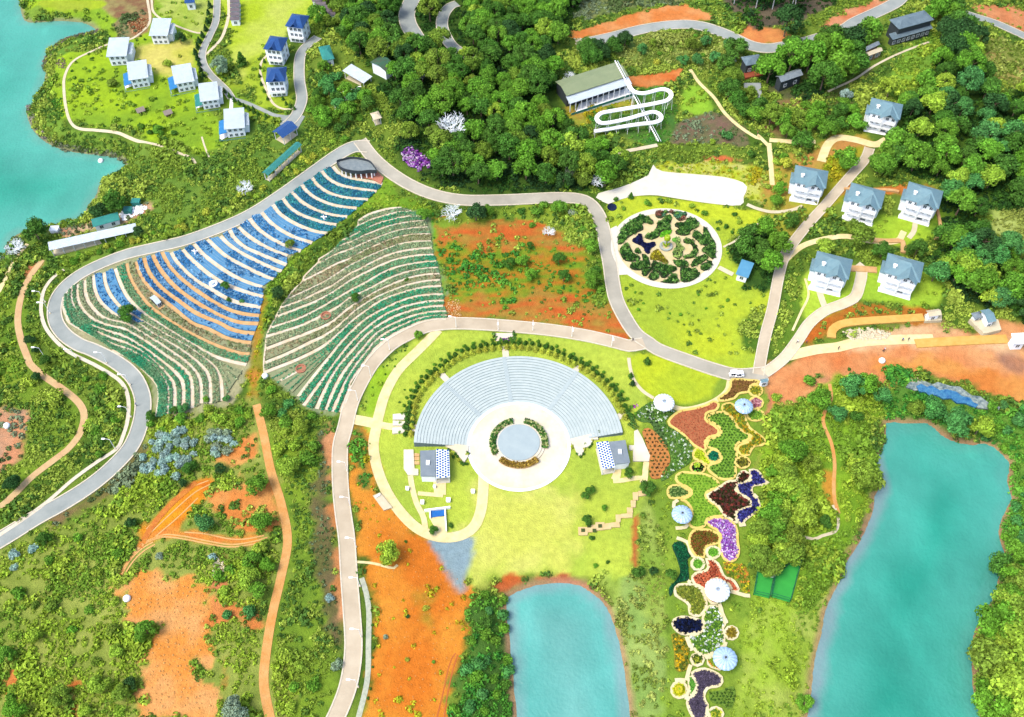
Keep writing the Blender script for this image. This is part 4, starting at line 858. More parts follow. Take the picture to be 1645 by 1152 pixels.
# zigzag deck
zz = empty('zigzag_deck', (*g1(*G7('300 1010')[0]), 0)); tag(zz, 'tan zigzag stepped deck crossing the lawn towards the flower walk', 'deck')
for p in ['157 1030 245 1030 240 1100 160 1100', '240 1012 310 1010 315 1070 245 1075', '308 988 388 988 392 1052 310 1060', '388 1000 450 992 450 1045 392 1050', '448 990 520 985 525 1030 450 1030', '487 920 535 920 530 985 490 988', '533 915 635 905 635 945 533 950', '585 858 635 858 640 903 588 908', '618 795 665 795 662 855 622 856', '637 725 685 722 685 792 640 793', '686 712 760 708 762 748 688 760']:
    s = sheet('deck_slab', G(G7(p)), mat('tan_deck', C(250, 225, 165), C(240, 205, 140), .8), .1, .35, res=3); s.parent = zz; s.location = tuple(-np.array(zz.location))
for p in ['200 1060', '350 1022', '253 1020', '300 1062']:
    x, y = g1(*G7(p)[0]); q = MB(); q.box(-.5, .5, -.5, .5, 0, .12); o = q.build('planting_square', mat('planter_green', C(80, 100, 40)), zz); o.location = (x - zz.location.x, y - zz.location.y, H1(x, y) + .46)
path(G7('465 620 540 615 620 600 700 592 770 600'), 1.4, M_sand, 'tan path below the tilted pavilion', .12); path(G7('760 450 750 520 745 600 720 640'), 1.6, M_sand, 'tan path beside the flower walk terrace', .124)
path(G7('500 490 500 560 480 610'), 2.2, M_sand, 'tan paving at the foot of the tilted pavilion', .128)

# ------------------------------------------------------------------ round hedge garden
gc0, gl, gr_ = G(PX('1070.5 398')), G(PX('981 398')), G(PX('1160 398'))
gtop, gbot = G(PX('1070.5 335')), G(PX('1070.5 464')); gc = np.array([(gl[0][0] + gr_[0][0]) / 2, (gtop[0][1] + gbot[0][1]) / 2]); GRx = (gr_[0][0] - gl[0][0]) / 2; GRy = (gtop[0][1] - gbot[0][1]) / 2
struct(sheet('garden_floor', circ_w(*gc, GRx * .9, GRy * .9, 60), mat('garden_sand', C(248, 232, 185), C(238, 215, 150), .4, .9), .09), 'pale sandy floor of the round hedge garden')
tt = np.linspace(0, 2 * np.pi, 90, endpoint=False); struct(ribbon('ring_path', np.c_[gc[0] + GRx * .935 * np.cos(tt), gc[1] + GRy * .935 * np.sin(tt)], GRx * .125, M_pale, .13, closed=True), 'broad white gravel ring around the round hedge garden')
struct(sheet('plaza', G(G1('0 370 80 330 110 420 60 600 80 760 200 880 260 930 110 940 60 700 20 520')), M_pale, .15), 'white forecourt joining the round garden to the road')
def planted(name, outline, soil, plants, label, cat_, size=.45, step=.75, thick=.3, tpl=None, zoff=.35, jit=.35, border=None, bw=.9, keepp=1., group=None, clear=True):
    """a raised bed with its soil and everything growing in it"""
    W = spline(G(outline), 1.1, True) if len(outline) < 200 else outline; c = W.mean(0); t = empty(name, (c[0], c[1], 0)); tag(t, label, cat_, group); L0 = (-c[0], -c[1], 0)
    LAYER[0] += 1; s = sheet('soil', W, soil, .08 + .001 * (LAYER[0] % 9), thick, res=2.5, clear=clear); s.parent = t; s.location = L0
    if plants is not None:
        P = fill_points(W, step, jit, .15)
        if keepp < 1: P = P[rng.random(len(P)) < keepp]
        if len(P):
            o = scatter('planting', P, rng.uniform(.8, 1.2, len(P)) * size, plants[rng.integers(0, len(plants), len(P))], tpl=tpl or TPL_DOT, zoff=zoff); o.parent = t; o.location = L0; o['kind'] = 'stuff'
    if border is not None:
        o = ribbon('edging', W, bw, border, .30 + .004 * (LAYER[0] % 23), .12, closed=True, cols=2); o.parent = t; o.location = L0
    return t
HG = leafc((70, 120, 50), (95, 145, 60), (50, 95, 40), (120, 165, 80)); M_hsoil = mat('hedge_soil', C(40, 60, 30), C(60, 70, 35), 1)
hedges = [('390 205 520 260 535 300 510 320 420 290 390 310 410 380 300 430 200 500 150 555 95 560 100 480 150 360 240 280', 'long hedge bed on the road side of the round garden'),
 ('750 205 760 250 735 330 750 390 640 400 600 470 520 500 440 490 440 440 540 410 590 300 650 250 700 205', 'hedge bed wrapping the lime green crescent in the round garden'),
 ('980 235 1060 260 1100 330 1050 370 1000 390 960 450 860 450 800 420 830 380 890 380 800 340 810 300 920 290 940 250', 'clover-shaped hedge bed nearest the white square'),
 ('1150 340 1200 380 1250 470 1300 560 1300 680 1270 750 1200 690 1130 640 1150 600 1220 580 1130 570 1060 500 1010 470 1040 410 1100 410 1150 450', 'long scalloped hedge bed facing the blue-roofed shed'),
 ('120 620 200 555 250 600 280 670 370 730 340 770 200 770 140 710', 'kidney hedge bed beside the navy clover bed, road side'),
 ('390 680 450 700 490 790 460 870 300 880 240 840 280 790 390 780 400 730', 'hooked hedge bed between the navy bed and the ring path'),
 ('530 760 620 800 800 840 820 880 740 920 700 970 640 980 600 920 520 880 440 960 390 930 400 890 500 860', 'largest hedge bed under the olive bed'),
 ('540 890 590 930 590 990 520 1010 475 980 490 920', 'small oval hedge bed enclosed by a looping path'), ('800 930 840 1040 620 1030 700 1000 760 930', 'wedge hedge bed with yellow edge at the bottom of the round garden'),
 ('870 850 960 860 1060 880 1100 940 1020 1010 890 1030 865 940', 'broad hedge bed at the foot of the straight path'), ('780 770 870 760 950 770 960 830 870 850 800 810', 'narrow hedge bed just above the broad one'),
 ('1010 780 1080 720 1180 690 1210 730 1150 780 1050 830 1000 840', 'slanting bean-shaped hedge bed'), ('1120 810 1200 780 1250 760 1250 830 1180 890 1120 870', 'hedge bed at the exit towards the blue-roofed shed'),
 ('900 510 980 490 1060 580 1080 640 1040 720 930 740 900 710 980 690 1020 630 1000 560 920 550', 'crescent hedge bed round the orange flowers'), ('820 480 870 560 900 650 860 740 790 720 770 660 810 600', 'pale mixed bed beside the stone circle'),
 ('300 640 340 600 380 650 360 680 320 670', 'tiny round hedge under the navy bed')]
for i, (p, lb) in enumerate(hedges): planted('hedge_bed', G1(p), M_hsoil, HG if i != 14 else leafc((130, 170, 90), (160, 190, 100)), lb, 'hedge bed', .62, .95, .3, TPL, .4, .2, group='hedge beds of the round garden')
planted('flower_bed', G1('350 430 395 450 400 520 460 550 540 530 565 570 530 600 490 620 490 680 440 670 410 600 340 560 275 530 290 490 330 470'), mat('navy_soil', C(30, 35, 75)), leafc((30, 40, 90), (25, 30, 70)), 'navy clover-shaped bed in the round garden', 'flower bed', .4, .6, .3)
planted('flower_bed', G1('610 470 640 410 750 385 750 430 680 460 620 480'), mat('lime_soil', C(110, 190, 30)), leafc((130, 210, 50), (110, 195, 45)), 'lime green crescent bed in the round garden', 'flower bed', .35, .5, .3)
planted('flower_bed', G1('500 690 570 630 620 660 680 740 720 770 700 810 600 760 500 750'), mat('olive_soil', C(140, 140, 40)), leafc((170, 170, 40), (130, 120, 40), (190, 180, 50)), 'olive and gold bed in the middle of the round garden', 'flower bed', .4, .55, .3)
planted('flower_bed', G1('560 160 650 150 800 160 950 180 900 260 840 270 760 180 700 180 640 240 570 230'), M_hsoil, leafc((90, 150, 110), (110, 160, 70), (150, 100, 80)), 'loose mixed shrubs at the top edge of the round garden', 'flower bed', .7, 1.1, .2, TPL)
# circular stone seat with the green tulip sculpture
cx, cy = g1(*G1('688 590')[0]); z = H1(cx, cy); o = MB().lathe([(2.1, 0), (2.1, .55), (1.6, .55), (1.6, .35), (1.2, .35), (1.2, 0)], 32).build('stone_ring', mat('grey_stone', (.28, .30, .26), (.2, .22, .19)), None, loc=(cx, cy, z + .1)); tag(o, 'grey stone ring around the green sculpture in the round garden', 'stone ring')
sc_ = empty('tulip_sculpture', (cx, cy, z + .1)); tag(sc_, 'tall lime green tulip sculpture standing in the grey stone ring', 'sculpture')
MB().tube([(0, 0, 0), (.1, 0, 1.5), (0, 0, 3)], [.35, .22, .25], 8).build('stem', mat('lime_paint', C(190, 220, 30), C(170, 205, 30), rough=.4), sc_)
MB().lathe([(.2, 3), (.95, 3.4), (1.1, 4.1), (.85, 4.9), (.5, 5.3), (.3, 4.8), (0, 4.6)], 12).build('flower_head', MATS['lime_paint'], sc_, True)
for s in (-1, 1): MB().tube([(0, 0, .2), (s * .8, .1, 1.1), (s * 1.3, .2, 2.1)], [.1, .38, .04], 6).build('leaf', MATS['lime_paint'], sc_)
o = MB().lathe([(0, .5), (.7, .4), (1, 0)], 16).build('green_dome_shrub', M_leaf, None, True, loc=(*g1(*G1('800 505')[0]), 0)); o.location.z = H1(*o.location[:2]) + .1; o.color = (*C(120, 200, 70), 1)
me_ = o.data; a_ = me_.attributes.new('col', 'FLOAT_COLOR', 'POINT'); a_.data.foreach_set('color', np.ones(len(me_.vertices) * 4, np.float32)); tag(o, 'small bright green clipped dome beside the stone ring', 'shrub')

# ------------------------------------------------------------------ the flower walk: wavy beds with sandy edging
E = mat('sandy_edging', C(255, 236, 130), C(250, 215, 110), .5, .85); E2 = mat('pale_edging', C(255, 246, 205), C(250, 230, 170), .5, .85)
def bed(p, soil, plants, label, size=.35, step=.7, bd=E, bw=.72, **k): return planted('flower_bed', p, mat('bed_soil_%d_%d_%d' % soil, C(*soil), C(*[int(v * .85) for v in soil]), 1.2, .95, .4, 5), plants if plants is None else leafc(*plants), label, 'flower bed', size, step, border=bd, bw=bw, group='beds of the flower walk', **k)
bed(G2('120 420 300 290 400 370 540 380 440 470 450 530 590 620 700 720 690 900 540 1000 400 1100 400 1000 490 900 450 700 330 500 200 500'), (105, 150, 62), [(105, 150, 60), (225, 240, 215), (80, 130, 52), (125, 165, 70), (90, 140, 55)], 'long bed of white flowers between the orange bed and the terracotta bed', .3, .55, bd=None)
bed(G2('200 600 250 560 330 600 430 720 480 850 470 950 400 1060 285 1060 270 900 240 720'), (225, 150, 75), [(95, 75, 45), (85, 95, 45)], 'orange bed dotted with dark bushes beside the white terrace', .36, 1.3, bd=None, jit=.05)
bed(G2('230 400 330 380 370 520 430 640 460 740 420 760 330 620 300 520 230 480'), (90, 130, 60), [(50, 80, 40), (75, 105, 50)], 'green strip dotted with dark bushes above the orange bed', .42, 1.25, bd=None, jit=.05)
bed(G2('600 385 720 365 850 330 920 290 970 310 970 350 930 385 860 400 835 450 860 500 930 540 975 590 960 630 880 650 840 690 835 740 845 790 740 745 680 690 600 610 480 530 470 490 520 430'), (208, 125, 78), [(200, 110, 75), (190, 100, 70)], 'bare terracotta-coloured bed below the white glass dome', .22, .8)
bed(G2('880 430 1000 400 1090 440 1140 510 1180 570 1270 620 1290 660 1250 690 1170 710 1140 760 1160 820 1150 880 1140 950 1150 1010 1120 1070 1010 1080 920 1030 870 980 880 940 990 900 1000 840 950 780 880 760 860 700 930 660 1000 620 990 560 940 520 880 480'), (140, 195, 55), [(75, 120, 40), (90, 130, 45)], 'large bright green bed dotted with dark bushes', .36, 1.0, jit=.12)
bed(G2('1020 330 1100 310 1170 370 1240 430 1250 480 1290 560 1370 620 1440 680 1430 730 1340 740 1300 790 1270 840 1190 820 1165 770 1200 730 1290 700 1310 640 1230 600 1180 560 1130 480 1090 430 1020 380'), (145, 160, 45), [(190, 185, 40), (120, 145, 45), (200, 160, 40)], 'snaking yellow-green bed along the outer side of the walk', .33, .6)
bed([(a / 6.327 + 1000, b / 6.327 + 600) for a, b in circ_px(1220, 910, 70, 55)], (120, 125, 40), [(90, 95, 35), (150, 150, 50)], 'small dark olive oval bed above the maroon bed', .33, .6)
bed([(a / 6.327 + 1000, b / 6.327 + 600) for a, b in circ_px(1350, 180, 66, 55)], (160, 170, 40), [(120, 140, 40), (200, 190, 50)], 'yellow-green round bed nearest the lower road', .33, .6)
bed([(a / 6.327 + 1000, b / 6.327 + 600) for a, b in circ_px(1355, 305, 68, 58)], (205, 140, 140), [(215, 160, 165), (170, 90, 110)], 'pink round bed beside the blue glass umbrella', .3, .55)
bed([(a / 6.327 + 1000, b / 6.327 + 600) for a, b in circ_px(1350, 430, 85, 55)], (130, 180, 60), [(110, 165, 50), (150, 195, 60)], 'plain green oval bed below the pink round bed', .3, .6)
bed(G2('1110 70 1290 75 1400 90 1300 130 1280 190 1180 210 1130 260 1000 285 975 260 1060 200 1100 130'), (150, 105, 50), [(130, 110, 45), (110, 80, 40)], 'brown triangular bed beside the parked white cars', .25, .7)
bed(G2('720 800 770 770 830 800 850 870 900 900 880 940 800 900 730 870'), (200, 225, 35), [(205, 230, 40), (215, 235, 60)], 'lime yellow tongue-shaped bed', .28, .5)
bed([(a / 6.327 + 1000, b / 6.327 + 600) for a, b in circ_px(925, 845, 63, 62)], (10, 110, 85), [(15, 115, 85), (40, 140, 90)], 'dark teal round bed touching the large bright green bed', .3, .5)
bed([(a / 6.327 + 1000, b / 6.327 + 600) for a, b in circ_px(765, 962, 74, 52)], (45, 60, 30), [(35, 45, 30), (110, 190, 60), (25, 30, 25)], 'black and green oval bed beside the lime tongue', .33, .5)
bed(G3('170 290 230 255 320 262 440 272 540 310 605 370 590 410 500 445 465 490 500 550 580 600 625 650 640 700 560 710 480 740 460 800 380 830 300 790 330 700 320 620 260 550 200 530 290 510 330 460 290 410 200 370 165 330'), (155, 205, 50), [(105, 155, 45), (120, 170, 50)], 'large grassy bed behind the upper striped umbrella', .3, .95, jit=.2)
bed(G3('80 440 120 395 200 395 300 450 290 490 180 520 100 510'), (110, 150, 60), [(70, 110, 50), (150, 180, 100)], 'finely dotted green bed beside the large grassy bed', .24, .5, jit=.08)
bed(G3('485 490 560 450 640 390 700 350 790 340 800 300 850 240 910 270 925 320 880 350 800 370 770 420 810 480 880 520 930 570 920 610 820 640 770 680 780 730 810 780 700 720 640 670 600 600 520 540'), (95, 55, 45), [(60, 45, 25), (50, 60, 25), (130, 60, 50)], 'maroon and black spotted bed', .4, .75, bd=E2)
bed(G3('920 230 1000 240 1050 300 1090 370 960 390 940 440 960 500 1010 540 1020 620 960 680 880 740 830 790 790 720 780 670 830 640 930 610 940 560 890 510 810 460 790 400 820 370 930 340 940 290'), (45, 45, 95), [(60, 60, 150), (40, 40, 100), (75, 80, 150)], 'dark blue wavy bed beside the maroon bed', .35, .55, bd=E2, bw=.6)
bed(G3('480 770 530 735 620 725 700 745 770 800 795 900') + G4('950 60 970 200 940 290 870 330 800 300 745 200 735 120 750 30') + G3('635 940 600 860 540 820'), (170, 100, 190), [(200, 130, 215), (240, 225, 245), (150, 85, 185), (180, 140, 220)], 'purple and white flower bed sweeping downhill', .28, .45)
bed(G3('340 860 400 845 500 850 580 880 615 930 590 980 500 1000 460 1040 455 1100 440 1130 370 1110 330 1060 300 980 310 910'), (135, 105, 40), [(120, 120, 40), (150, 95, 45)], 'brown-green bed beside the purple bed', .28, .5)
bed([(a / 6.4 + 1060, b / 6.4 + 720) for a, b in circ_px(545, 1078, 68, 58)], (115, 190, 50), [(120, 195, 55), (135, 205, 65)], 'plain green round bed under the brown-green bed', .25, .5, bd=E2)
bed(G4('150 130 220 85 300 110 340 200 370 270 340 300 350 450 350 555 220 590 170 660 140 760 110 720 120 640 200 560 250 450 210 290'), (15, 85, 55), [(20, 95, 60), (30, 110, 65)], 'dark green ribbon bed on the pond side of the walk', .35, .6, bd=None)
bed([(a / 7.68 + 1060, b / 7.68 + 860) for a, b in circ_px(465, 360, 78, 74)], (115, 190, 50), [(120, 195, 55), (135, 205, 65)], 'plain green rounded bed above the terracotta dotted bed', .25, .5, bd=E2)
bed(G4('570 300 660 320 720 370 760 460 800 530 880 550 930 600 970 700 880 690 860 620 700 540 600 580 570 650 620 790 720 800 710 840 630 840 570 740 520 650 420 600 400 520 460 470 560 450 600 390'), (235, 140, 95), [(150, 60, 40), (225, 110, 70)], 'terracotta dotted bed under the white glass umbrella', .28, .6, bd=E2, jit=.06)
bed(G4('230 620 400 620 480 660 530 720 570 850 540 950 470 1000 370 970 360 870 300 810 190 740 190 670'), (150, 170, 60), [(110, 130, 45), (165, 175, 60), (130, 140, 50)], 'olive speckled bed above the navy oval bed', .28, .5, bd=E2)
bed(G5('160 50 250 15 380 30 480 70 485 150 410 190 310 210 220 190 150 110'), (18, 28, 55), [(20, 30, 60), (25, 40, 85), (15, 20, 35)], 'navy blue oval bed with ragged edge', .42, .6, bd=E2)
bed(G4('580 900 640 880 730 900 760 1000 800 1090') + G5('710 150 730 260 690 380 560 440 470 440 400 390 340 290 340 240 480 190 510 110 490 20'), (110, 155, 55), [(110, 160, 55), (235, 245, 235), (150, 195, 60), (80, 130, 50)], 'white-speckled green bed beside the navy oval bed', .28, .48, bd=E2)
bed([(a / 7.11 + 1060, b / 7.11 + 990) for a, b in circ_px(815, 195, 74, 72)], (170, 150, 45), [(185, 165, 45), (140, 125, 40)], 'golden brown round bed above the lowest umbrella', .28, .5, bd=E2)
bed([(a / 7.11 + 1060, b / 7.11 + 990) for a, b in circ_px(425, 500, 70, 68)], (95, 115, 35), [(80, 110, 35), (190, 200, 60)], 'dark green round bed between the paths', .33, .55, bd=E2)
bed(G5('370 650 470 610 560 620 680 680 710 740 670 800 560 815 510 870 500 950 540 1020 510 1170 390 1170 310 970 400 900 420 780 380 700'), (92, 82, 100), [(100, 90, 112), (80, 72, 90)], 'grey-purple bed at the foot of the flower walk', .25, .5, bd=E2)
bed([(a / 7.11 + 1060, b / 7.11 + 990) for a, b in circ_px(220, 845, 88, 90)], (220, 222, 10), [(225, 225, 20), (200, 215, 30)], 'bright yellow round bed at the foot of the flower walk', .22, .45, bd=E2)
bed(G5('325 700 350 688 400 740 415 810 380 880 345 900 335 830'), (110, 180, 65), [(115, 185, 65), (100, 170, 60)], 'green half-moon bed between yellow and grey-purple beds', .25, .5, bd=E2, bw=.5)
bed([(a / 7.11 + 1060, b / 7.11 + 990) for a, b in circ_px(635, 1120, 82, 72)], (150, 175, 50), [(100, 145, 40), (210, 215, 60)], 'green and yellow round bed at the very end of the walk', .28, .5, bd=E2)
bed(G5('130 210 200 210 290 270 340 380 310 470 340 560 300 620 180 620 160 400'), (185, 170, 40), [(235, 190, 30), (120, 140, 45), (95, 115, 40)], 'yellow and dark green bed below the navy oval bed', .36, .7, bd=None)
bed(G5('560 880 700 850 830 800 860 900 820 1050 760 1060 700 1010 600 990'), (125, 165, 50), [(65, 100, 35), (85, 120, 40)], 'green bed with rows of dark tufts near the lowest umbrella', .34, .85, bd=None, jit=.06)
bed(G5('545 500 620 470 660 560 720 620 640 600 560 570'), (150, 180, 50), [(150, 185, 50), (220, 160, 60)], 'small green bed tucked beside the lowest umbrella', .28, .5, bd=E2, bw=.5)
bed(G4('770 330 860 350 1000 360 1080 420 1100 600 1090 730 1010 700 950 580 830 500'), (165, 170, 45), [(200, 195, 40), (110, 140, 45), (215, 150, 60)], 'yellow mixed bed beside the green netted court', .36, .65, bd=None)
for pts, lb in ((G3('185 540 150 560 135 600 170 640 230 670 290 720 300 760 260 820 160 830'), 'curling path under the striped umbrella'), (G4('205 40 290 70 350 110 370 200 400 260 470 270'), 'thin path between the dark green ribbon bed and the brown-green bed'),
                (G5('750 300 740 340 700 400 620 430 540 460 510 480'), 'path from the golden brown bed past the lowest umbrella'), (G4('870 700 950 720 1050 750 1110 755'), 'thin path towards the green netted court'), (G5('170 740 230 735 290 740'), 'short stub path by the bright yellow bed'), (G3('960 480 1000 520'), 'short stub path by the dark blue bed'), (G3('1040 385 1100 380 1110 350'), 'stub path into the scrub by the dark blue bed'),
                (G3('810 800 880 790'), 'stub path below the dark blue bed')):
    path(pts, 1.0, E2, lb, .46)
for pts in (G5('300 240 330 320 365 400'), G5('350 560 330 620 300 740'), G5('310 850 300 960'), G4('340 570 380 590'), G4('730 850 745 880 770 980 820 1080'), G5('710 10 760 90')):
    path(pts, .95, E2, None, .455)

# glass flower umbrellas over the walk
M_petal = mat('frosted_glass', (.30, .41, .53), (.2, .32, .46), .6, .25, spec=.5); M_petalw = mat('milky_glass', (.6, .63, .65), (.5, .55, .58), .4, .3, spec=.5)
def umbrella(px, py, rpx, m, label, h=4.2, ribs=16, hub=True):
    x, y = g1(px, py, h); x2, _ = g1(px + rpx, py, h); r = x2 - x; z = H1(x, y); t = empty('glass_umbrella', (x, y, z)); tag(t, label, 'umbrella', 'glass umbrellas along the flower walk')
    MB().tube([(0, 0, -.3), (0, 0, h - .1)], [.22, .14], 10).build('post', M_steel, t)
    b = MB(); n = ribs * 2
    for q, (rf, zz) in enumerate([(.06, h), (.35, h + .1), (.7, h - .12), (.93, h - .5), (1, h - .85)]):
        for k in range(n):
            a = 2 * math.pi * k / n; s = 1 + (.035 if k % 2 else 0) * rf; b.v.append((r * rf * s * math.cos(a), r * rf * s * math.sin(a), zz - (.0 if k % 2 else .1 * rf)))
    for q in range(4):
        for k in range(n): b.f.append((q * n + k, q * n + (k + 1) % n, (q + 1) * n + (k + 1) % n, (q + 1) * n + k)); b.m.append(0)
    b.build('canopy', m, t)
    for k in range(ribs):
        a = 2 * math.pi * k / ribs; ca, sa = math.cos(a), math.sin(a)
        MB().tube([(r * f * ca, r * f * sa, zz) for f, zz in ((.06, h + .04), (.35, h + .05), (.7, h - .16), (.93, h - .55), (1, h - .9))], .05, 4).build('rib', mat('rib_paint', (.2, .26, .32), (.16, .2, .26)), t)
    if hub: MB().lathe([(0, h + .35), (r * .08, h + .28), (r * .1, h)], 12).build('finial', M_dark, t)
umbrella(1067.5, 644, 16.5, M_petalw, 'white domed glass umbrella beside the curved small lawn', ribs=20, hub=False)
umbrella(1196, 650, 14.5, M_petal, 'pale blue glass umbrella overlapping the pink round bed')
umbrella(1096.5, 824, 16.5, M_petal, 'ice blue glass umbrella beside the large grassy bed')
umbrella(1153.5, 946, 20, M_petalw, 'bright white glass umbrella over the terracotta dotted bed', ribs=20, hub=False)
umbrella(1166, 1056, 19.5, M_petal, 'lowest pale glass umbrella, nearest the bottom of the walk')
# golden flower shade over the yellow bed
def giant_flower(px, py, rpx, cpet, ccen, label, h=1.6, petals=6):
    x, y = g1(px, py, h); x2, _ = g1(px + rpx, py, h); r = x2 - x; t = empty('giant_flower', (x, y, H1(x, y))); tag(t, label, 'sculpture')
    MB().tube([(0, 0, 0), (0, 0, h)], .15, 8).build('stem', MATS['lime_paint'], t)
    for k in range(petals):
        a = 2 * math.pi * k / petals; c, s = math.cos(a), math.sin(a); b = MB(); P = [(0, 0, 0)] + [(r * (.55 + .45 * math.cos(u)), r * .42 * math.sin(u), .35 * math.sin(.5 * (1 + math.cos(u)) * math.pi) ) for u in np.linspace(-2.4, 2.4, 9)]
        V = [(p[0] * c - p[1] * s, p[0] * s + p[1] * c, p[2] + h) for p in P]; V2 = [(v[0], v[1], v[2] - .06) for v in V]; n = len(V)
        b.add(V + V2, [tuple(range(n)), tuple(range(2 * n - 1, n - 1, -1))] + [(i, (i + 1) % n, n + (i + 1) % n, n + i) for i in range(n)]); b.build('petal', cpet, t)
    MB().lathe([(0, h + .45), (r * .22, h + .35), (r * .26, h)], 12).build('flower_centre', ccen, t, True)
giant_flower(1120, 747, 5.5, MATS['lime_paint'], mat('green_paint', C(120, 190, 50)), 'small green giant flower standing over the black and green bed')
giant_flower(1091, 1107, 7, mat('yellow_paint', C(235, 225, 30)), MATS['lime_paint'], 'yellow giant flower standing on the bright yellow round bed')
# ------------------------------------------------------------------ buildings
def win_mesh():
    b = MB(); b.box(-.55, .55, -.05, .02, 0, 1.3, 1); b.box(-.65, .65, -.09, .0, -.08, 0, 0); b.box(-.65, .65, -.09, .0, 1.3, 1.38, 0); b.box(-.65, -.55, -.09, .0, 0, 1.3, 0); b.box(.55, .65, -.09, .0, 0, 1.3, 0); b.box(-.03, .03, -.08, .0, 0, 1.3, 0)
    return b.mesh('window', [M_white, M_glass])
def door_mesh():
    b = MB(); b.box(-.9, .9, -.06, .02, 0, 2.1, 1); b.box(-1, 1, -.1, 0, 2.1, 2.2, 0); b.box(-1, -.9, -.1, 0, 0, 2.1, 0); b.box(.9, 1, -.1, 0, 0, 2.1, 0); return b.mesh('door', [M_white, M_glass])
WINM, DOORM = win_mesh(), door_mesh()
def put(name, me, par, x, y, z, rz=0, s=1): o = obj(name, me, par, (x, y, z), rz); o.scale = (s, 1, s); return o
def slope_panel(b, P, th=.12, mi=0):
    """roof plane through P (3-4 points) with thickness"""
    P = [Vector(p) for p in P]; n = (P[1] - P[0]).cross(P[2] - P[0]).normalized(); n = n if n.z > 0 else -n; k = len(P); V = [p for p in P] + [p - n * th for p in P]
    return b.add(V, [tuple(range(k)), tuple(range(2 * k - 1, k - 1, -1))] + [(i, (i + 1) % k, k + (i + 1) % k, k + i) for i in range(k)], mi)
def hip(b, x0, x1, y0, y1, z, h, inset, mi=0):
    ym = (y0 + y1) / 2; A, B, Cc, D = (x0, y0, z), (x1, y0, z), (x1, y1, z), (x0, y1, z); E, F = (x0 + inset, ym, z + h), (x1 - inset, ym, z + h)
    slope_panel(b, [A, B, F, E], mi=mi); slope_panel(b, [Cc, D, E, F], mi=mi); slope_panel(b, [B, Cc, F], mi=mi); slope_panel(b, [D, A, E], mi=mi)
    b.box(x0, x1, y0, y1, z - .2, z - .06, mi)
def gable(b, x0, x1, y0, y1, z, h, along='x', mi=0):
    if along == 'x': ym = (y0 + y1) / 2; slope_panel(b, [(x0, y0, z), (x1, y0, z), (x1, ym, z + h), (x0, ym, z + h)], mi=mi); slope_panel(b, [(x1, y1, z), (x0, y1, z), (x0, ym, z + h), (x1, ym, z + h)], mi=mi)
    else: xm = (x0 + x1) / 2; slope_panel(b, [(x0, y0, z), (xm, y0, z + h), (xm, y1, z + h), (x0, y1, z)], mi=mi); slope_panel(b, [(x1, y0, z), (x1, y1, z), (xm, y1, z + h), (xm, y0, z + h)], mi=mi)
def villa(px, py, rot, label, s=1.0):
    x, y = g1(px, py); t = empty('villa', (x, y, H1(x, y)), R(rot)); t.scale = (s * .9,) * 3; tag(t, label, 'villa', 'blue-roofed villas on the right slope'); CLEAR_DISCS.append((x, y, 8))
    b = MB(); b.box(-5, 5, -3.6, 4.6, -3, 7.6); b.box(-6.3, -5, -1.5, 3.6, -3, 5.2); b.box(5, 5.9, -1, 3, -3, 7.6); b.build('wall', M_wall, t)
    b = MB(); b.box(-5.4, 5.4, -5.4, -3.6, -3, .05); b.build('terrace', M_white, t)
    r = MB(); hip(r, -6.1, 6.1, -3.9, 5.6, 7.6, 3.0, 4.6); ro = r.build('roof', M_roofblue, t)
    r = MB(); gable(r, -1.4, 5.2, -5.6, 1.2, 7.55, 2.5, 'y'); r.build('front_gable_roof', M_roofblue, t)
    r = MB(); hip(r, -6.9, -4.6, -1.9, 4.0, 5.2, 1.0, .8); r.build('side_roof', M_roofblue, t)
    b = MB(); b.add([(-1, -3.75, 7.3), (4.8, -3.75, 7.3), (1.9, -3.75, 9.6), (-1, -3.5, 7.3), (4.8, -3.5, 7.3), (1.9, -3.5, 9.6)], [(0, 1, 2), (5, 4, 3), (0, 3, 4, 1), (1, 4, 5, 2), (2, 5, 3, 0)]); b.build('gable_wall', M_white, t)
    ch = MB(); ch.box(-3.6, -2.7, -1.9, -1.3, 8, 10.0); ch.box(-3.8, -2.5, -2.1, -1.1, 10.0, 10.2); ch.build('chimney', M_white, ro)
    for k in range(3):
        z = 2.55 * k; bl = MB(); bl.box(-4.6, 4.9, -5.3, -3.6, z - .1, z + .08)
        p_ = bl.build('balcony' if k else 'porch_floor', M_white, t)
        rb = MB(); rb.box(-4.6, 4.9, -5.3, -5.24, z + .85, z + .93); rb.box(-4.6, 4.9, -5.3, -5.25, z + .15, z + .2)
        for q in np.arange(-4.6, 4.95, .5): rb.box(q - .03, q + .03, -5.3, -5.24, z + .08, z + .9)
        if k: rb.build('railing', mat('railing_paint', (.35, .42, .45), (.3, .36, .4)), p_)
        for q in (-4.5, 0, 4.8): cb = MB(); cb.box(q - .15, q + .15, -5.25, -4.95, z + .08, z + 2.45); cb.build('column', M_white, t)
        for q in (-3.6, -1.5, 1.6, 3.8): put('window', WINM, t, q, -3.62, z + .7) if (k or q not in (1.6,)) else put('door', DOORM, t, q, -3.62, z + .1)
        for q in (-2.4, 3.8): put('window', WINM, t, 5.02, q, z + .8, R(90))
        for q in (0, 2): put('window', WINM, t, 5.92, q, z + .8, R(90))
        if k < 2:
            for q in (-.3, 2.2): put('window', WINM, t, -6.32, q, z + .8, R(-90))
    bw = MB(); bw.box(1.2, 2.6, -3.85, -3.76, 7.7, 8.5); bw.build('gable_window', M_glass, t)
    return t
villa(1328, 452, -20, 'front left blue-roofed villa, beside the pale concrete lane'); villa(1440, 456, -22, 'front right villa with a lawn on its far side')
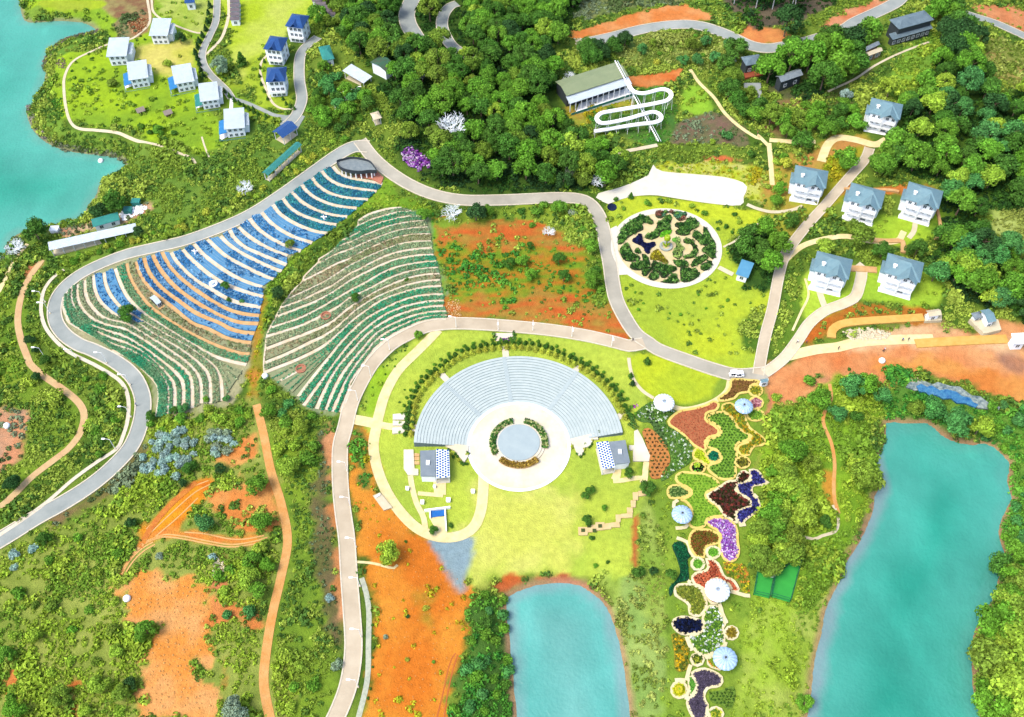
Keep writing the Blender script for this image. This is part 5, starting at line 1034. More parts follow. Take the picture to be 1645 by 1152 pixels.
villa(1381, 341, -22, 'rear villa half hidden behind a dark round tree'); villa(1472, 340, -24, 'rear villa at the orange-edged lawn corner by the dense wood')
villa(1294, 310, -16, 'lone villa between the narrow lane and the yellow bushes', .98); villa(1413, 201, -20, 'highest villa, standing above the sandy forecourt', .98)

def lake_villa(px, py, rot, porch, label, s=1.0, roof=M_roofwhite):
    x, y = g1(px, py); t = empty('lake_villa', (x, y, H1(x, y)), R(rot)); t.scale = (s * .88,) * 3; tag(t, label, 'villa', 'pale-roofed villas on the lake peninsula'); CLEAR_DISCS.append((x, y, 7))
    b = MB(); b.box(-3.4, 3.4, -5, 5, -2.5, 4.9); b.build('wall', M_wall, t)
    r = MB(); slope_panel(r, [(-4, -5.8, 5.2), (4, -5.8, 4.9), (4, 5.7, 5.6), (-4, 5.7, 5.9)], .25); r.build('roof', roof, t)
    r = MB(); slope_panel(r, [(4.0, -3.5, 4.2), (5.4, -3.2, 3.7), (5.4, 4.2, 3.7), (4.0, 4.5, 4.2)], .15); r.build('side_roof', roof, t)
    b = MB(); b.box(3.4, 5.0, -3, 4, -2.5, 3.7); b.build('side_wing', M_wall, t)
    if porch:
        m_ = {'blue': M_porch, 'green': M_teal}[porch]
        d = MB(); d.box(-6.8, -3.4, -6.6, 3, -2.5, .1); d.box(-3.4, 3.4, -7, -5, -2.5, .1); d.build('deck', M_white, t)
        r = MB(); slope_panel(r, [(-6.6, -5.2, 2.4), (-3.3, -5.2, 3.2), (-3.3, 3, 3.2), (-6.6, 3, 2.4)], .12); pr = r.build('porch_roof', m_, t)
        for q in (-5, -1, 2.8): c = MB(); c.box(-6.5, -6.3, q - .1, q + .1, .1, 2.45); c.build('porch_post', M_white, t)
        rl = MB(); rl.box(-6.8, -6.72, -6.6, 3, .8, .9); rl.box(-6.8, 3.4, -7, -6.92, .8, .9)
        for q in np.arange(-6.7, 3.4, .8): rl.box(q - .03, q + .03, -7, -6.93, .1, .85)
        rl.build('railing', M_porch, t)
    for k in range(2):
        for q in (-2.1, 0, 2.1): put('window', WINM, t, q, -5.02, .7 + 2.4 * k)
        for q in (-3.2, 0, 3): put('window', WINM, t, -3.42, q, .7 + 2.4 * k, R(-90)) if (k or not porch) else None
    put('door', DOORM, t, -3.42, .2, .1, R(-90)); return t
lake_villa(263, 60, 2, '', 'rearmost pale-roofed villa beside a dark round tree'); lake_villa(196, 93, 6, '', 'pale-roofed villa where the shore footpath reaches the brown patch', 1.05)
lake_villa(227, 129, 16, 'blue', 'villa with a bright blue porch on the big lawn', 1.0); lake_villa(299, 135, 18, 'blue', 'villa with a blue porch next to the row of dark cypresses', 1.0)
lake_villa(340, 163, 14, 'green', 'villa with a green porch and curved white deck', .95); lake_villa(381, 207, 10, 'blue', 'villa at the end of the white entrance path, lowest on the slope', 1.0)
def tower_villa(px, py, rot, label):
    x, y = g1(px, py); t = empty('tall_villa', (x, y, H1(x, y)), R(rot)); tag(t, label, 'villa', 'white villas with deep blue roofs'); CLEAR_DISCS.append((x, y, 6))
    b = MB(); b.box(-2.9, 2.9, -3.4, 3.4, -2, 7.4); b.box(-3.9, -2.9, -2, 2, -2, 5); b.build('wall', M_wall, t)
    r = MB(); hip(r, -3.5, 3.5, -4, 4, 7.4, 2.3, 2.2); r.build('roof', M_roofblue2, t)
    r = MB(); gable(r, -1.6, 1.6, -4.3, 0, 7.3, 1.7, 'y'); r.build('gable_roof', M_roofblue2, t)
    bl = MB(); bl.box(-2.6, 2.6, -4.5, -3.4, 2.4, 2.55); bl.box(-2.6, 2.6, -4.5, -4.42, 2.55, 3.4); bl.build('balcony', M_white, t)
    for k in range(3):
        for q in (-1.6, .1, 1.8): put('window', WINM, t, q, -3.42, .5 + 2.4 * k)
        for q in (-1.6, 1.6): put('window', WINM, t, 2.92, q, .5 + 2.4 * k, R(90))
tower_villa(483, 60, -12, 'white villa with deep blue roof at the top of the drive'); tower_villa(449, 96, -10, 'middle white villa with deep blue roof, at the head of the garden path'); tower_villa(450, 146, 4, 'white villa with deep blue roof inside the looping garden path')

def hall(name, corners, h, kind, roofm, label, cat_='building', wallm=None, wh=None, group=None, walls='solid', up=None, over=.5, rise=1.0, nwin=0):
    """a building under the roof whose four corners the photo shows: rear left, rear right, front right, front left"""
    P = G(corners, h); c = P.mean(0); ex = (P[1] - P[0] + P[2] - P[3]) / 2; L = np.linalg.norm(ex); a = math.atan2(ex[1], ex[0]); ey = np.array([-math.sin(a), math.cos(a)]); W = abs(np.dot((P[0] + P[1] - P[2] - P[3]) / 2, ey))
    t = empty(name, (c[0], c[1], H1(*c)), a); tag(t, label, cat_, group); CLEAR_DISCS.append((c[0], c[1], min(L, W) / 2 + 1)); CLEAR_LINES.append((np.array([c - ex / 2, c + ex / 2]), W / 2 + .4))
    x, y = L / 2, W / 2; r = MB()
    if kind == 'gable': gable(r, -x, x, -y, y, h, rise, 'x')
    elif kind == 'mono': slope_panel(r, [(-x, -y, h - rise / 2), (x, -y, h - rise / 2), (x, y, h + rise / 2), (-x, y, h + rise / 2)])
    elif kind == 'hip': hip(r, -x, x, -y, y, h, rise, min(y, x * .8))
    else: slope_panel(r, [(-x, -y, h), (x, -y, h), (x, y, h), (-x, y, h)], .25)
    r.build('roof', roofm, t); xi, yi = x - over, y - over; hh = h - .2 - (rise / 2 if kind == 'mono' else 0)
    if walls == 'solid':
        b = MB(); b.box(-xi, xi, -yi, yi, -2.2, hh); b.build('wall', wallm or M_wall, t)
        k = nwin or max(1, int(L / 3.2))
        for i in range(k): put('window', WINM, t, -xi + (i + .5) * 2 * xi / k, -yi - .02, max(.4, hh * .3))
        for i in range(max(1, int(W / 4))): put('window', WINM, t, xi + .02, -yi + (i + .5) * 2 * yi / max(1, int(W / 4)), max(.4, hh * .3), R(90))
    elif walls == 'posts':
        k = max(2, int(L / 3.2) + 1)
        for i in range(k):
            for sy in (-1, 1): b = MB(); b.box(-.1, .1, -.1, .1, -1.5, hh); o = b.build('post', M_steel, t); o.location = (-xi + 2 * xi * i / (k - 1), sy * yi, 0)
        b = MB(); b.box(-xi, xi, -yi, yi, -1.5, .12); b.build('floor', M_conc, t)
    return t, L, W
t, L, W = hall('station_hall', Q13('370 485 730 388 808 482 405 585'), 6.0, 'gable', M_greenroof, 'long hall with a sage green roof at the start of the slide track', rise=1.2, wallm=M_dark, nwin=9)
b = MB(); slope_panel(b, [(-L / 2, -W / 2 - 2.6, 4.4), (L / 2, -W / 2 - 2.6, 4.4), (L / 2, -W / 2 + .4, 5.5), (-L / 2, -W / 2 + .4, 5.5)]); b.build('veranda_roof', M_roofwhite, t)
b = MB(); b.box(-L / 2, L / 2, -W / 2 - 4.2, -W / 2 + .4, -2, .3); b.build('veranda_deck', M_white, t)
for i in range(12): b = MB(); b.box(-.12, .12, -.12, .12, -.3, 4.4); o = b.build('post', M_white, t); o.location = (-L / 2 + .4 + i * (L - .8) / 11, -W / 2 - 2.4, 0)
b = MB(); b.box(-L / 2, L / 2, -W / 2 - 4.2, -W / 2 - 4.1, .3, 1.3); b.build('balustrade', M_teal, t)
hall('stable', Q21('298 432 828 292 838 328 312 478'), 3.0, 'mono', M_roofwhite, 'very long low shed with white roof by the left lake', 'shed', walls='posts', rise=.7)
hall('greenhouse', Q12('80 1062 290 878 325 888 118 1092'), 3.2, 'gable', M_teal, 'long narrow teal-roofed greenhouse on the slope above the road', 'greenhouse', walls='posts', rise=.7)
hall('shelter', Q12('145 815 232 745 305 785 205 850'), 3.6, 'gable', M_roofblue2, 'deep blue roofed shelter at the end of the car park', 'shelter', walls='posts', rise=1.2)
hall('bungalow', Q12('415 298 480 285 545 350 470 372'), 3.8, 'hip', M_teal, 'white bungalow with teal green hipped roof beside the drive', 'house', rise=1.2)
hall('wood_hut', Q12('758 375 825 338 885 400 830 452'), 4.5, 'gable', mat('moss_roof', C(60, 120, 90), C(90, 90, 70)), 'mossy green hut roof deep among the pines', 'hut', rise=1.0)
hall('slatted_shelter', Q12('583 440 640 402 752 462 700 512'), 3, 'mono', M_roofwhite, 'white ribbed shelter between the bungalow and the pine wood', 'shelter', walls='posts')
hall('kiosk', Q12('742 700 790 688 828 722 775 742'), 3, 'hip', M_conc, 'cream square kiosk above the road junction', 'kiosk', walls='posts', rise=.8)
for i in range(5): hall('shed', Q11(f'1420 {i*27-6} 1478 {i*27-8} 1480 {i*27+14} 1420 {i*27+16}'), 2.8, 'gable', mat('grey_brown_roof', C(135, 125, 130), C(110, 100, 105)), ['topmost', 'second', 'third', 'fourth', 'lowest'][i] + ' grey shed in the column beside the pale footpath', 'shed', group='grey sheds', rise=.6, nwin=1, over=.3)
for i in range(5): hall('shed', Q12(f'{385+i*20} {-8+i*21} {450+i*20} {-12+i*21} {458+i*20} {6+i*21} {392+i*20} {10+i*21}'), 2.8, 'gable', MATS['grey_brown_roof'], ['topmost', 'second', 'third', 'fourth', 'lowest'][i] + ' grey shed in the stepped row above the drive', 'shed', group='grey sheds', rise=.6, nwin=1, over=.3)
hall('cottage', Q11('1130 -14 1200 -18 1205 14 1150 20'), 3.5, 'gable', M_roofblue2, 'small blue-roofed cottage at the top edge above the lakeside villas', 'house')
hall('boat_shed', Q21('560 285 722 232 738 270 580 328'), 3.0, 'mono', M_teal, 'teal-roofed shed beside the left lake', 'shed', rise=.5)
hall('tea_house', Q14('890 98 1060 72 1098 120 862 182'), 7.0, 'hip', mat('steel_blue_roof', C(150, 175, 185), C(125, 150, 162), wave=(2.5, 'Y')), 'upper roof of the dark timber tea house near the top road', 'building', wallm=M_dark, rise=1.4, nwin=8)
hall('tea_house_annex', Q14('845 200 1085 146 1095 172 868 226'), 4.0, 'mono', MATS['steel_blue_roof'], 'lower veranda roof in front of the tea house', 'building', wallm=M_dark, nwin=8, rise=.8)
hall('timber_cabin', Q14('690 285 768 248 790 264 700 308'), 4.0, 'gable', M_greyroof, 'small grey-roofed cabin left of the tea house', 'cabin', wallm=M_wood, rise=.8)
hall('timber_cabin', Q14('700 312 790 284 802 300 722 336'), 3.2, 'gable', M_conc, 'cream-roofed cabin in front of the small grey one', 'cabin', wallm=M_wood, rise=.7)
hall('cafe', Q14('-30 345 62 318 112 368 -12 392'), 4.5, 'hip', MATS['steel_blue_roof'], 'pale blue roofed café with a brown deck among tall trees', 'building', wallm=M_dark, rise=1.2)
slabs('deck', 'deck', 'brown timber deck in front of the pale blue roofed café', [Q14('-20 430 90 430 92 455 -15 475')], mat('red_timber', C(190, 95, 55), C(150, 75, 50)), .8)
slabs('concrete_yard', 'yard', 'dark sunken concrete yard below the café', [Q14('-20 500 80 500 85 560 60 620 45 600 30 530 -20 530')], M_asph2, .5)
hall('forest_house', Q14('168 462 290 408 345 438 200 492'), 4.5, 'gable', M_greyroof, 'grey-roofed house half covered by big trees', 'house', wallm=M_dark, rise=1.1)
hall('garden_shed', Q23('1500 528 1582 545 1542 642 1470 612'), 3.2, 'mono', mat('sky_blue_roof', C(110, 180, 215), C(90, 160, 200), rough=.4), 'small sky blue roofed shed right of the round garden', 'shed', rise=.5)
hall('site_office', Q24('1388 808 1440 793 1478 878 1428 882'), 4.0, 'gable', M_roofblue, 'blue-roofed site building with orange yard', 'building', rise=.9)
hall('site_office', Q24('1335 822 1385 812 1398 850 1350 862'), 3.0, 'hip', M_greyroof, 'grey-blue hut left of the blue-roofed site building', 'hut', rise=.7)
hall('pump_house', Q24('1080 808 1150 795 1145 838 1062 850'), 3.4, 'gable', M_conc, 'cream pump house at the end of the tan retaining wall', 'hut', rise=.7)
hall('site_shed', Q24('1565 950 1660 945 1660 1000 1590 1002'), 4.0, 'mono', M_white, 'white flat-roofed shed at the right edge of the building site', 'shed')
hall('garden_kiosk', Q34('78 184 122 176 126 196 84 204'), 2.6, 'gable', M_roofblue, 'tiny blue kiosk where the flower walk meets the lane', 'kiosk', rise=.4, over=.2, nwin=1)
slabs('courtyard_wall', 'wall', 'pale concrete yard walls below the blue-roofed site building', [Q24('1310 880 1340 865 1420 960 1395 962'), Q24('1340 865 1480 880 1500 940 1420 960')], M_conc, 1.4)
hall('hut', F1('1245 800 1300 765 1385 865 1320 915'), 2.0, 'gable', M_roofwhite, 'little white-roofed hut with tan steps on the left terraces', 'hut', wallm=M_dark, rise=.7, over=.15, nwin=1)
slabs('tan_steps', 'steps', 'tan steps in front of the little terrace hut', [F1('1320 930 1400 890 1450 930 1360 990')], M_tan_path, .4)
for p, lb in (('345 355', 'white tank beside the left lake at the end of the camp'), ('845 185', 'small teal box in the lakeside camp'), ('795 235', 'white box beside the teal-roofed lakeside shed')):
    x, y = g1(*Q21(p)[0]); b = MB(); b.box(-1.3, 1.3, -1, 1, -.5, 1.6); b.box(-1.4, 1.4, -1.1, 1.1, 1.6, 1.75); o = b.build('storage_box', M_teal if 'teal' in lb else M_white, None, loc=(x, y, H1(x, y))); tag(o, lb, 'box')
# lookout deck at the head of the terraces
c = g1(*Q12('650 1030')[0], 3); t = empty('lookout_deck', (c[0], c[1], H1(*c))); tag(t, 'fan-shaped grey lookout deck with dark rim above the blue terraces', 'lookout'); CLEAR_DISCS.append((*c, 7))
Wd = spline(G(Q12('545 1000 585 988 630 978 690 985 740 1000 765 1025 785 1062 740 1062 690 1068 630 1062 580 1048 555 1028'), 3.0), 1.0, True) - np.array(c)
b = MB(); n = len(Wd); b.add([(p[0], p[1], 3.0) for p in Wd] + [(p[0], p[1], 2.6) for p in Wd], [tuple(range(n)), tuple(range(2 * n - 1, n - 1, -1))] + [(i, (i + 1) % n, n + (i + 1) % n, n + i) for i in range(n)]); b.build('deck', mat('deck_grey', C(160, 172, 172), C(130, 145, 150), 1), t)
b = MB(); 
for i in range(n):
    p, q = Wd[i], Wd[(i + 1) % n]; k = 1.035
    b.add([(p[0], p[1], 2.5), (q[0], q[1], 2.5), (q[0] * k, q[1] * k, 2.5), (p[0] * k, p[1] * k, 2.5), (p[0], p[1], 3.9), (q[0], q[1], 3.9), (q[0] * k, q[1] * k, 3.9), (p[0] * k, p[1] * k, 3.9)], [(0, 1, 5, 4), (2, 3, 7, 6), (4, 5, 6, 7), (3, 2, 1, 0)])
b.build('parapet', M_dark, t)
for i in range(0, n, 2):
    if Wd[i][1] < 1: b = MB(); b.tube([(0, 0, -2), (0, 0, 2.6)], .22, 6); o = b.build('column', M_white, t); o.location = (Wd[i][0] * .9, Wd[i][1] * .9, 0)
slabs('brick_bank', 'bank', 'pink brick bank at the foot of the lookout deck', [Q12('700 1075 790 1060 830 1100 815 1140 760 1110 640 1090')], mat('pink_brick', C(225, 150, 120), C(200, 120, 90), 2), .3)

# slide track
TW = []
for p, h in zip(Q13('795 500 830 560 900 577 1000 552 1050 560 1068 590 1045 622 980 640 850 662 700 685 635 700 608 732 635 762 700 758 800 735 900 705 960 692 1000 712 1002 745 960 762 870 772 740 790 595 812'), np.linspace(7.5, 1.6, 26)):
    q = G([p], h)[0]; TW.append((q[0], q[1], h))
TW = np.array(TW); XY = spline(TW[:, :2], 1.0); hz = np.interp(np.linspace(0, 1, len(XY)), np.linspace(0, 1, len(TW)), TW[:, 2]); gzt = hgt(XY[:, 0], XY[:, 1])
t = empty('slide_track', (XY[0][0], XY[0][1], gzt[0])); tag(t, 'white serpentine slide track on thin white supports', 'slide track'); o0 = np.array([*XY[0], gzt[0]])
T_ = np.gradient(XY, axis=0); T_ /= np.linalg.norm(T_, axis=1)[:, None]; N_ = np.c_[-T_[:, 1], T_[:, 0]]; b = MB(); n = len(XY); prof = [(-.75, .3), (-.75, -.1), (.75, -.1), (.75, .3), (.6, .3), (.6, .05), (-.6, .05), (-.6, .3)]
for i in range(n):
    for u, z in prof: p = XY[i] + N_[i] * u; b.v.append((p[0] - o0[0], p[1] - o0[1], gzt[i] + hz[i] + z - o0[2]))
for i in range(n - 1):
    for k in range(8): b.f.append((i * 8 + k, i * 8 + (k + 1) % 8, (i + 1) * 8 + (k + 1) % 8, (i + 1) * 8 + k)); b.m.append(0)
b.build('track', M_white, t)
for i in range(2, n, 4):
    p = XY[i]; x, y, z = p[0] - o0[0], p[1] - o0[1], gzt[i] - o0[2]; b = MB(); q = N_[i] * 1.0
    b.tube([(x + q[0], y + q[1], z - .5), (x + q[0] * .5, y + q[1] * .5, z + hz[i] - .1)], .07, 4); b.tube([(x - q[0], y - q[1], z - .5), (x - q[0] * .5, y - q[1] * .5, z + hz[i] - .1)], .07, 4); b.tube([(x - q[0] * .8, y - q[1] * .8, z + hz[i] * .3), (x + q[0] * .7, y + q[1] * .7, z + hz[i] * .7)], .04, 4); b.build('support', M_white, t)
a, e = G(Q13('722 375'), 8.5)[0], G(Q13('990 872'), 1.2)[0]; za, ze = H1(*a) + 8.5, H1(*e) + 1.2
t = empty('lift_rail', (a[0], a[1], H1(*a))); tag(t, 'straight white lift rail running diagonally across the slide track', 'rail'); z0 = H1(*a)
MB().tube([(0, 0, za - z0), (e[0] - a[0], e[1] - a[1], ze - z0)], .22, 6).build('rail', M_white, t); MB().tube([(.9, 0, za - z0), (e[0] - a[0] + .9, e[1] - a[1], ze - z0)], .1, 5).build('cable', M_steel, t)
for f in np.linspace(.05, .95, 8):
    p = a * (1 - f) + e * f; zt = za * (1 - f) + ze * f; MB().tube([(p[0] - a[0], p[1] - a[1], H1(*p) - z0 - .5), (p[0] - a[0], p[1] - a[1], zt - z0)], .08, 5).build('support', M_white, t)

# netted green courts
t0 = G(Q44('130 300'))[0]; t = empty('netted_court', (t0[0], t0[1], H1(*t0))); tag(t, 'bright green netted double court beside the trees right of the walk', 'court'); o0 = (-t0[0], -t0[1], -H1(*t0))
for k, (p) in enumerate((Q44('60 255 155 285 130 412 36 390'), Q44('160 285 290 182 314 205 252 436 142 404'))):
    W = G(p); CLEAR_POLYS.append(W); s = sheet('playing_surface', W, mat('court_green', C(60, 190, 70), C(50, 175, 65), .5), .12, .1, res=3, clear=False); s.parent = t; s.location = o0
    for i in range(len(W)):
        p_, q_ = W[i], W[(i + 1) % len(W)]; L = np.linalg.norm(q_ - p_); m = max(1, int(L / 3)); 
        for j in range(m):
            x, y = p_ + (q_ - p_) * j / m; z = H1(x, y); MB().tube([(x + o0[0], y + o0[1], z + o0[2] - .3), (x + o0[0], y + o0[1], z + o0[2] + 2.6)], .08, 5).build('fence_post', mat('green_steel', C(20, 120, 85), C(15, 100, 70)), t)
        b = MB(); za, zb = H1(*p_) + o0[2], H1(*q_) + o0[2]; A_, B_ = p_ + np.array(o0[:2]), q_ + np.array(o0[:2])
        for hh in (1.2, 2.5): b.tube([(*A_, za + hh), (*B_, zb + hh)], .07, 4)
        b.build('fence_rail', MATS['green_steel'], t)
x, y = g1(*Q44('150 285')[0]); b = MB(); b.box(-.5, .5, -.3, .3, 0, 2.4); b.box(-2.2, -.2, -.25, .25, 2.1, 2.5); o = b.build('floodlight_box', M_steel, t); o.location = (x + o0[0], y + o0[1], H1(x, y) + o0[2])

# tarpaulin on the bank, rocks, retaining walls
tb = sheet('tarpaulin', G(Q34('1000 232 1030 218 1062 236 1092 228 1138 256 1180 250 1240 266 1272 292 1318 300 1335 325 1368 342 1350 360 1300 335 1240 330 1210 304 1160 306 1120 284 1080 292 1050 266 1020 268')), mat('blue_tarp', C(10, 95, 165), C(90, 165, 200), .9, .5, 1, 1.2), .5, .3); tag(tb, 'crumpled bright blue tarpaulin over the bank above the lagoon', 'tarpaulin')
tb = sheet('tarpaulin', G(Q34('940 235 965 205 1000 208 1030 192 1100 218 1130 205 1200 228 1260 232 1330 285 1380 290 1450 342 1500 352 1490 374 1440 366 1370 360 1300 310 1240 300 1160 268 1060 250 1000 255')), mat('grey_tarp', C(195, 208, 195), C(60, 95, 110), 1.0, .6, 1, 1.2), .4, .2); tag(tb, 'torn grey and white sheeting above the blue tarpaulin', 'tarpaulin')
def stones(name, pts, n, s, m, label):
    W = G(pts); P = fill_points(W, max(.6, math.sqrt(abs(poly_area(W)) / n))); V, F = [], []
    ico = [(0, 0, 1), (.9, 0, .2), (.3, .85, .2), (-.7, .5, .2), (-.7, -.5, .2), (.3, -.85, .2), (0, 0, -.8)]; fi = [(0, 1, 2), (0, 2, 3), (0, 3, 4), (0, 4, 5), (0, 5, 1), (6, 2, 1), (6, 3, 2), (6, 4, 3), (6, 5, 4), (6, 1, 5)]
    for p in P:
        k = len(V); z = H1(*p); q = s * random.uniform(.5, 1.3); a = random.uniform(0, 6); V += [(p[0] + (v[0] * math.cos(a) - v[1] * math.sin(a)) * q * random.uniform(.8, 1.2), p[1] + (v[0] * math.sin(a) + v[1] * math.cos(a)) * q, z + v[2] * q * .7 + .1) for v in ico]; F += [tuple(i + k for i in f) for f in fi]
    o = obj(name, npmesh(name, V, F, m)); tag(o, label, 'rocks', kind='stuff')
def poly_area(W): x, y = W[:, 0], W[:, 1]; return .5 * np.sum(x * np.roll(y, -1) - y * np.roll(x, -1))
stones('rock_pile', Q24('560 940 640 920 760 915 850 945 840 975 740 985 620 985'), 160, .55, M_conc, 'heap of pale rocks on the building site')
stones('rubble', Q12('520 620 560 570 620 560 690 530 680 580 640 640 600 690 530 690'), 160, .5, M_white, 'white rubble spilling down the slope below the slatted shelter')
stones('rubble', Q41('1300 160 1420 240 1400 300 1310 300'), 60, .4, M_conc, 'loose pale stones on the orange track lower left')
stones('rubble', Q22('1210 860 1225 780 1300 770 1310 880 1230 890'), 60, .3, M_tan_path, 'stone rubble at the lower corner of the orange plot')
stones('rubble', Q21('740 240 860 190 910 200 880 240 800 270 760 290'), 70, .6, M_white, 'white debris beside the teal-roofed lakeside shed')
stones('rubble', Q13('470 240 560 230 550 300 490 320'), 50, .5, M_conc, 'white rubble at the start of the grey main road')
stones('rubble', Q34('945 190 1010 170 1060 200 1000 240 950 235'), 60, .5, M_conc, 'rubble left of the torn sheeting')
stones('soil_clods', Q41('800 320 920 260 1060 310 1200 345 1290 400 1310 450 1270 580 1230 700 1220 850 1270 960 1330 1010 1280 1100 900 1140 860 1080 870 960 920 880 920 720 980 620 860 560 790 530 780 430'), 230, .26, M_dirt, 'loose clods over the bare orange earth patch')
stones('soil_clods', PX('600 760 640 840 700 890 735 930 760 980 740 1040 720 1100 725 1150 600 1150 612 1050 605 930 588 870 575 780'), 260, .16, M_dirt, 'loose clods over the orange slope beside the lower road')
struct(ribbon('bank', spline(G(Q24('500 975 505 930 560 895 660 880 800 870 1045 855')), 1.5), 2.6, mat('ochre_bank', C(250, 205, 110), C(240, 180, 80), .5), .1, .5), 'ochre retaining bank round the rock pile')
struct(ribbon('bank', spline(G(Q24('1000 1008 1200 995 1400 985 1545 980')), 1.5), 3.0, MATS['ochre_bank'], .1, .2), 'ochre strip along the building site')
slabs('concrete_box', 'wall', 'long pale concrete kerb box at the end of the ochre bank', [Q24('1050 842 1150 842 1150 880 1050 885')], M_conc, 1.0)
struct(ribbon('bank', spline(G(Q24('575 92 700 96 850 100 900 110')), 1.5), 1.0, M_tan_path, .1, .6), 'tan wall behind the rear villas'); struct(ribbon('bank', spline(G(Q24('1125 200 1145 300 1150 370 1110 385')), 1.5), .9, M_tan_path, .1, .5), 'tan wall at the corner of the rear right lawn')
struct(ribbon('bank', spline(G(Q24('580 560 680 565 770 572')), 1.5), 2.2, M_tan_path, .1, .3), 'tan wall between the two front villas'); struct(ribbon('bank', spline(G(Q24('730 392 820 400 900 398 925 410 925 470')), 1.5), 1.6, M_tan_path, .1, .4), 'tan banks behind the front right villa')
slabs('viewing_bay', 'platform', 'cream rectangular viewing bay on the promenade above the orange slope', [Q32('765 912 810 892 885 985 832 1002')], M_conc, .4)
slabs('bench', 'bench', 'pale block bench on the viewing bay', [Q32('780 920 806 905 812 912 786 928')], M_white, .9)
# ------------------------------------------------------------------ trees and shrubs
def crown_mesh(name, seed, kind):
    r = np.random.default_rng(seed); V = []; Cc = []; B = []
    if kind == 'pine':      # rounded crown of many tufts, unit radius, height about 1.15
        for k in range(26):
            z = r.uniform(-.05, 1); a = r.uniform(0, 6.283) ; q = math.sqrt(max(0, 1 - z * z)) * .78; B.append((q * math.cos(a), q * math.sin(a), z * .85 + .05, r.uniform(.24, .38)))
        n, leaf = 95, .066
    elif kind == 'broad':
        for k in range(18):
            z = r.uniform(-.2, 1); a = r.uniform(0, 6.283); q = math.sqrt(max(0, 1 - max(z, 0) ** 2)) * .68; B.append((q * math.cos(a) * r.uniform(.8, 1.2), q * math.sin(a), z * .62 + .2, r.uniform(.22, .5)))
        n, leaf = 120, .08
    elif kind == 'cone':
        for k in range(16): f = k / 15; a = k * 2.4; q = (1 - f) * .45; B.append((q * math.cos(a), q * math.sin(a), f * 2.0 + .2, .55 * (1 - f * .75)))
        n, leaf = 40, .13
    else:                   # shrub
        for k in range(7): a = r.uniform(0, 6.283); q = r.uniform(0, .55); B.append((q * math.cos(a), q * math.sin(a), r.uniform(.25, .55), r.uniform(.35, .5)))
        n, leaf = 60, .11
    for bx, by, bz, br in B:
        z = r.uniform(-.35, 1, n); a = r.uniform(0, 6.283, n); q = np.sqrt(1 - z * z); D = np.c_[q * np.cos(a), q * np.sin(a), z]
        Pn = D * (br * r.uniform(.75, 1.1, (n, 1))) + np.array([bx, by, bz]); nn = D + r.normal(0, .5, (n, 3)); nn /= np.linalg.norm(nn, axis=1)[:, None]
        t1 = np.cross(nn, r.normal(0, 1, (n, 3))); t1 /= np.linalg.norm(t1, axis=1)[:, None]; t2 = np.cross(nn, t1); L = leaf * r.uniform(.7, 1.35, (n, 1))
        V.append(np.stack([Pn + t1 * L, Pn - t1 * L * .5 + t2 * L * .87, Pn - t1 * L * .5 - t2 * L * .87], 1).reshape(-1, 3)); Cc.append(np.full((n * 3, 3), r.uniform(.72, 1.2)))
        o8 = np.array([(1, 0, 0), (0, 1, 0), (-1, 0, 0), (0, -1, 0), (0, 0, 1), (0, 0, -1)]) * br * .66 + np.array([bx, by, bz])      # solid heart of each tuft
        T8 = np.array([(0, 1, 4), (1, 2, 4), (2, 3, 4), (3, 0, 4), (1, 0, 5), (2, 1, 5), (3, 2, 5), (0, 3, 5)]); V.append(o8[T8].reshape(-1, 3)); Cc.append(np.full((24, 3), .8))
    V = np.vstack(V); Cc = np.vstack(Cc); return npmesh(name, V, np.arange(len(V)).reshape(-1, 3), M_leaf, Cc)
def trunk_mesh(seed, h=1.0, pale=False):
    r = random.Random(seed); b = MB(); lean = (r.uniform(-.06, .06), r.uniform(-.06, .06)); b.tube([(0, 0, -.12), (lean[0] * .5, lean[1] * .5, h * .5), (lean[0], lean[1], h)], [.065, .048, .03], 7)
    for k in range(4):
        a = k * 1.7 + seed; z = h * (.55 + .1 * k); b.tube([(lean[0] * z, lean[1] * z, z), (.22 * math.cos(a), .22 * math.sin(a), z + .16), (.42 * math.cos(a), .42 * math.sin(a), z + .36)], [.028, .018, .008], 5)
    return b.mesh('trunk', M_bare if pale else M_bark)
CROWN = {k: [crown_mesh('crown', 100 * i + s, k) for s in range(v)] for i, (k, v) in enumerate((('pine', 7), ('broad', 7), ('cone', 3), ('shrub', 6)))}
TRUNK = [trunk_mesh(s) for s in range(4)]; TRUNKP = [trunk_mesh(s + 9, pale=True) for s in range(3)]
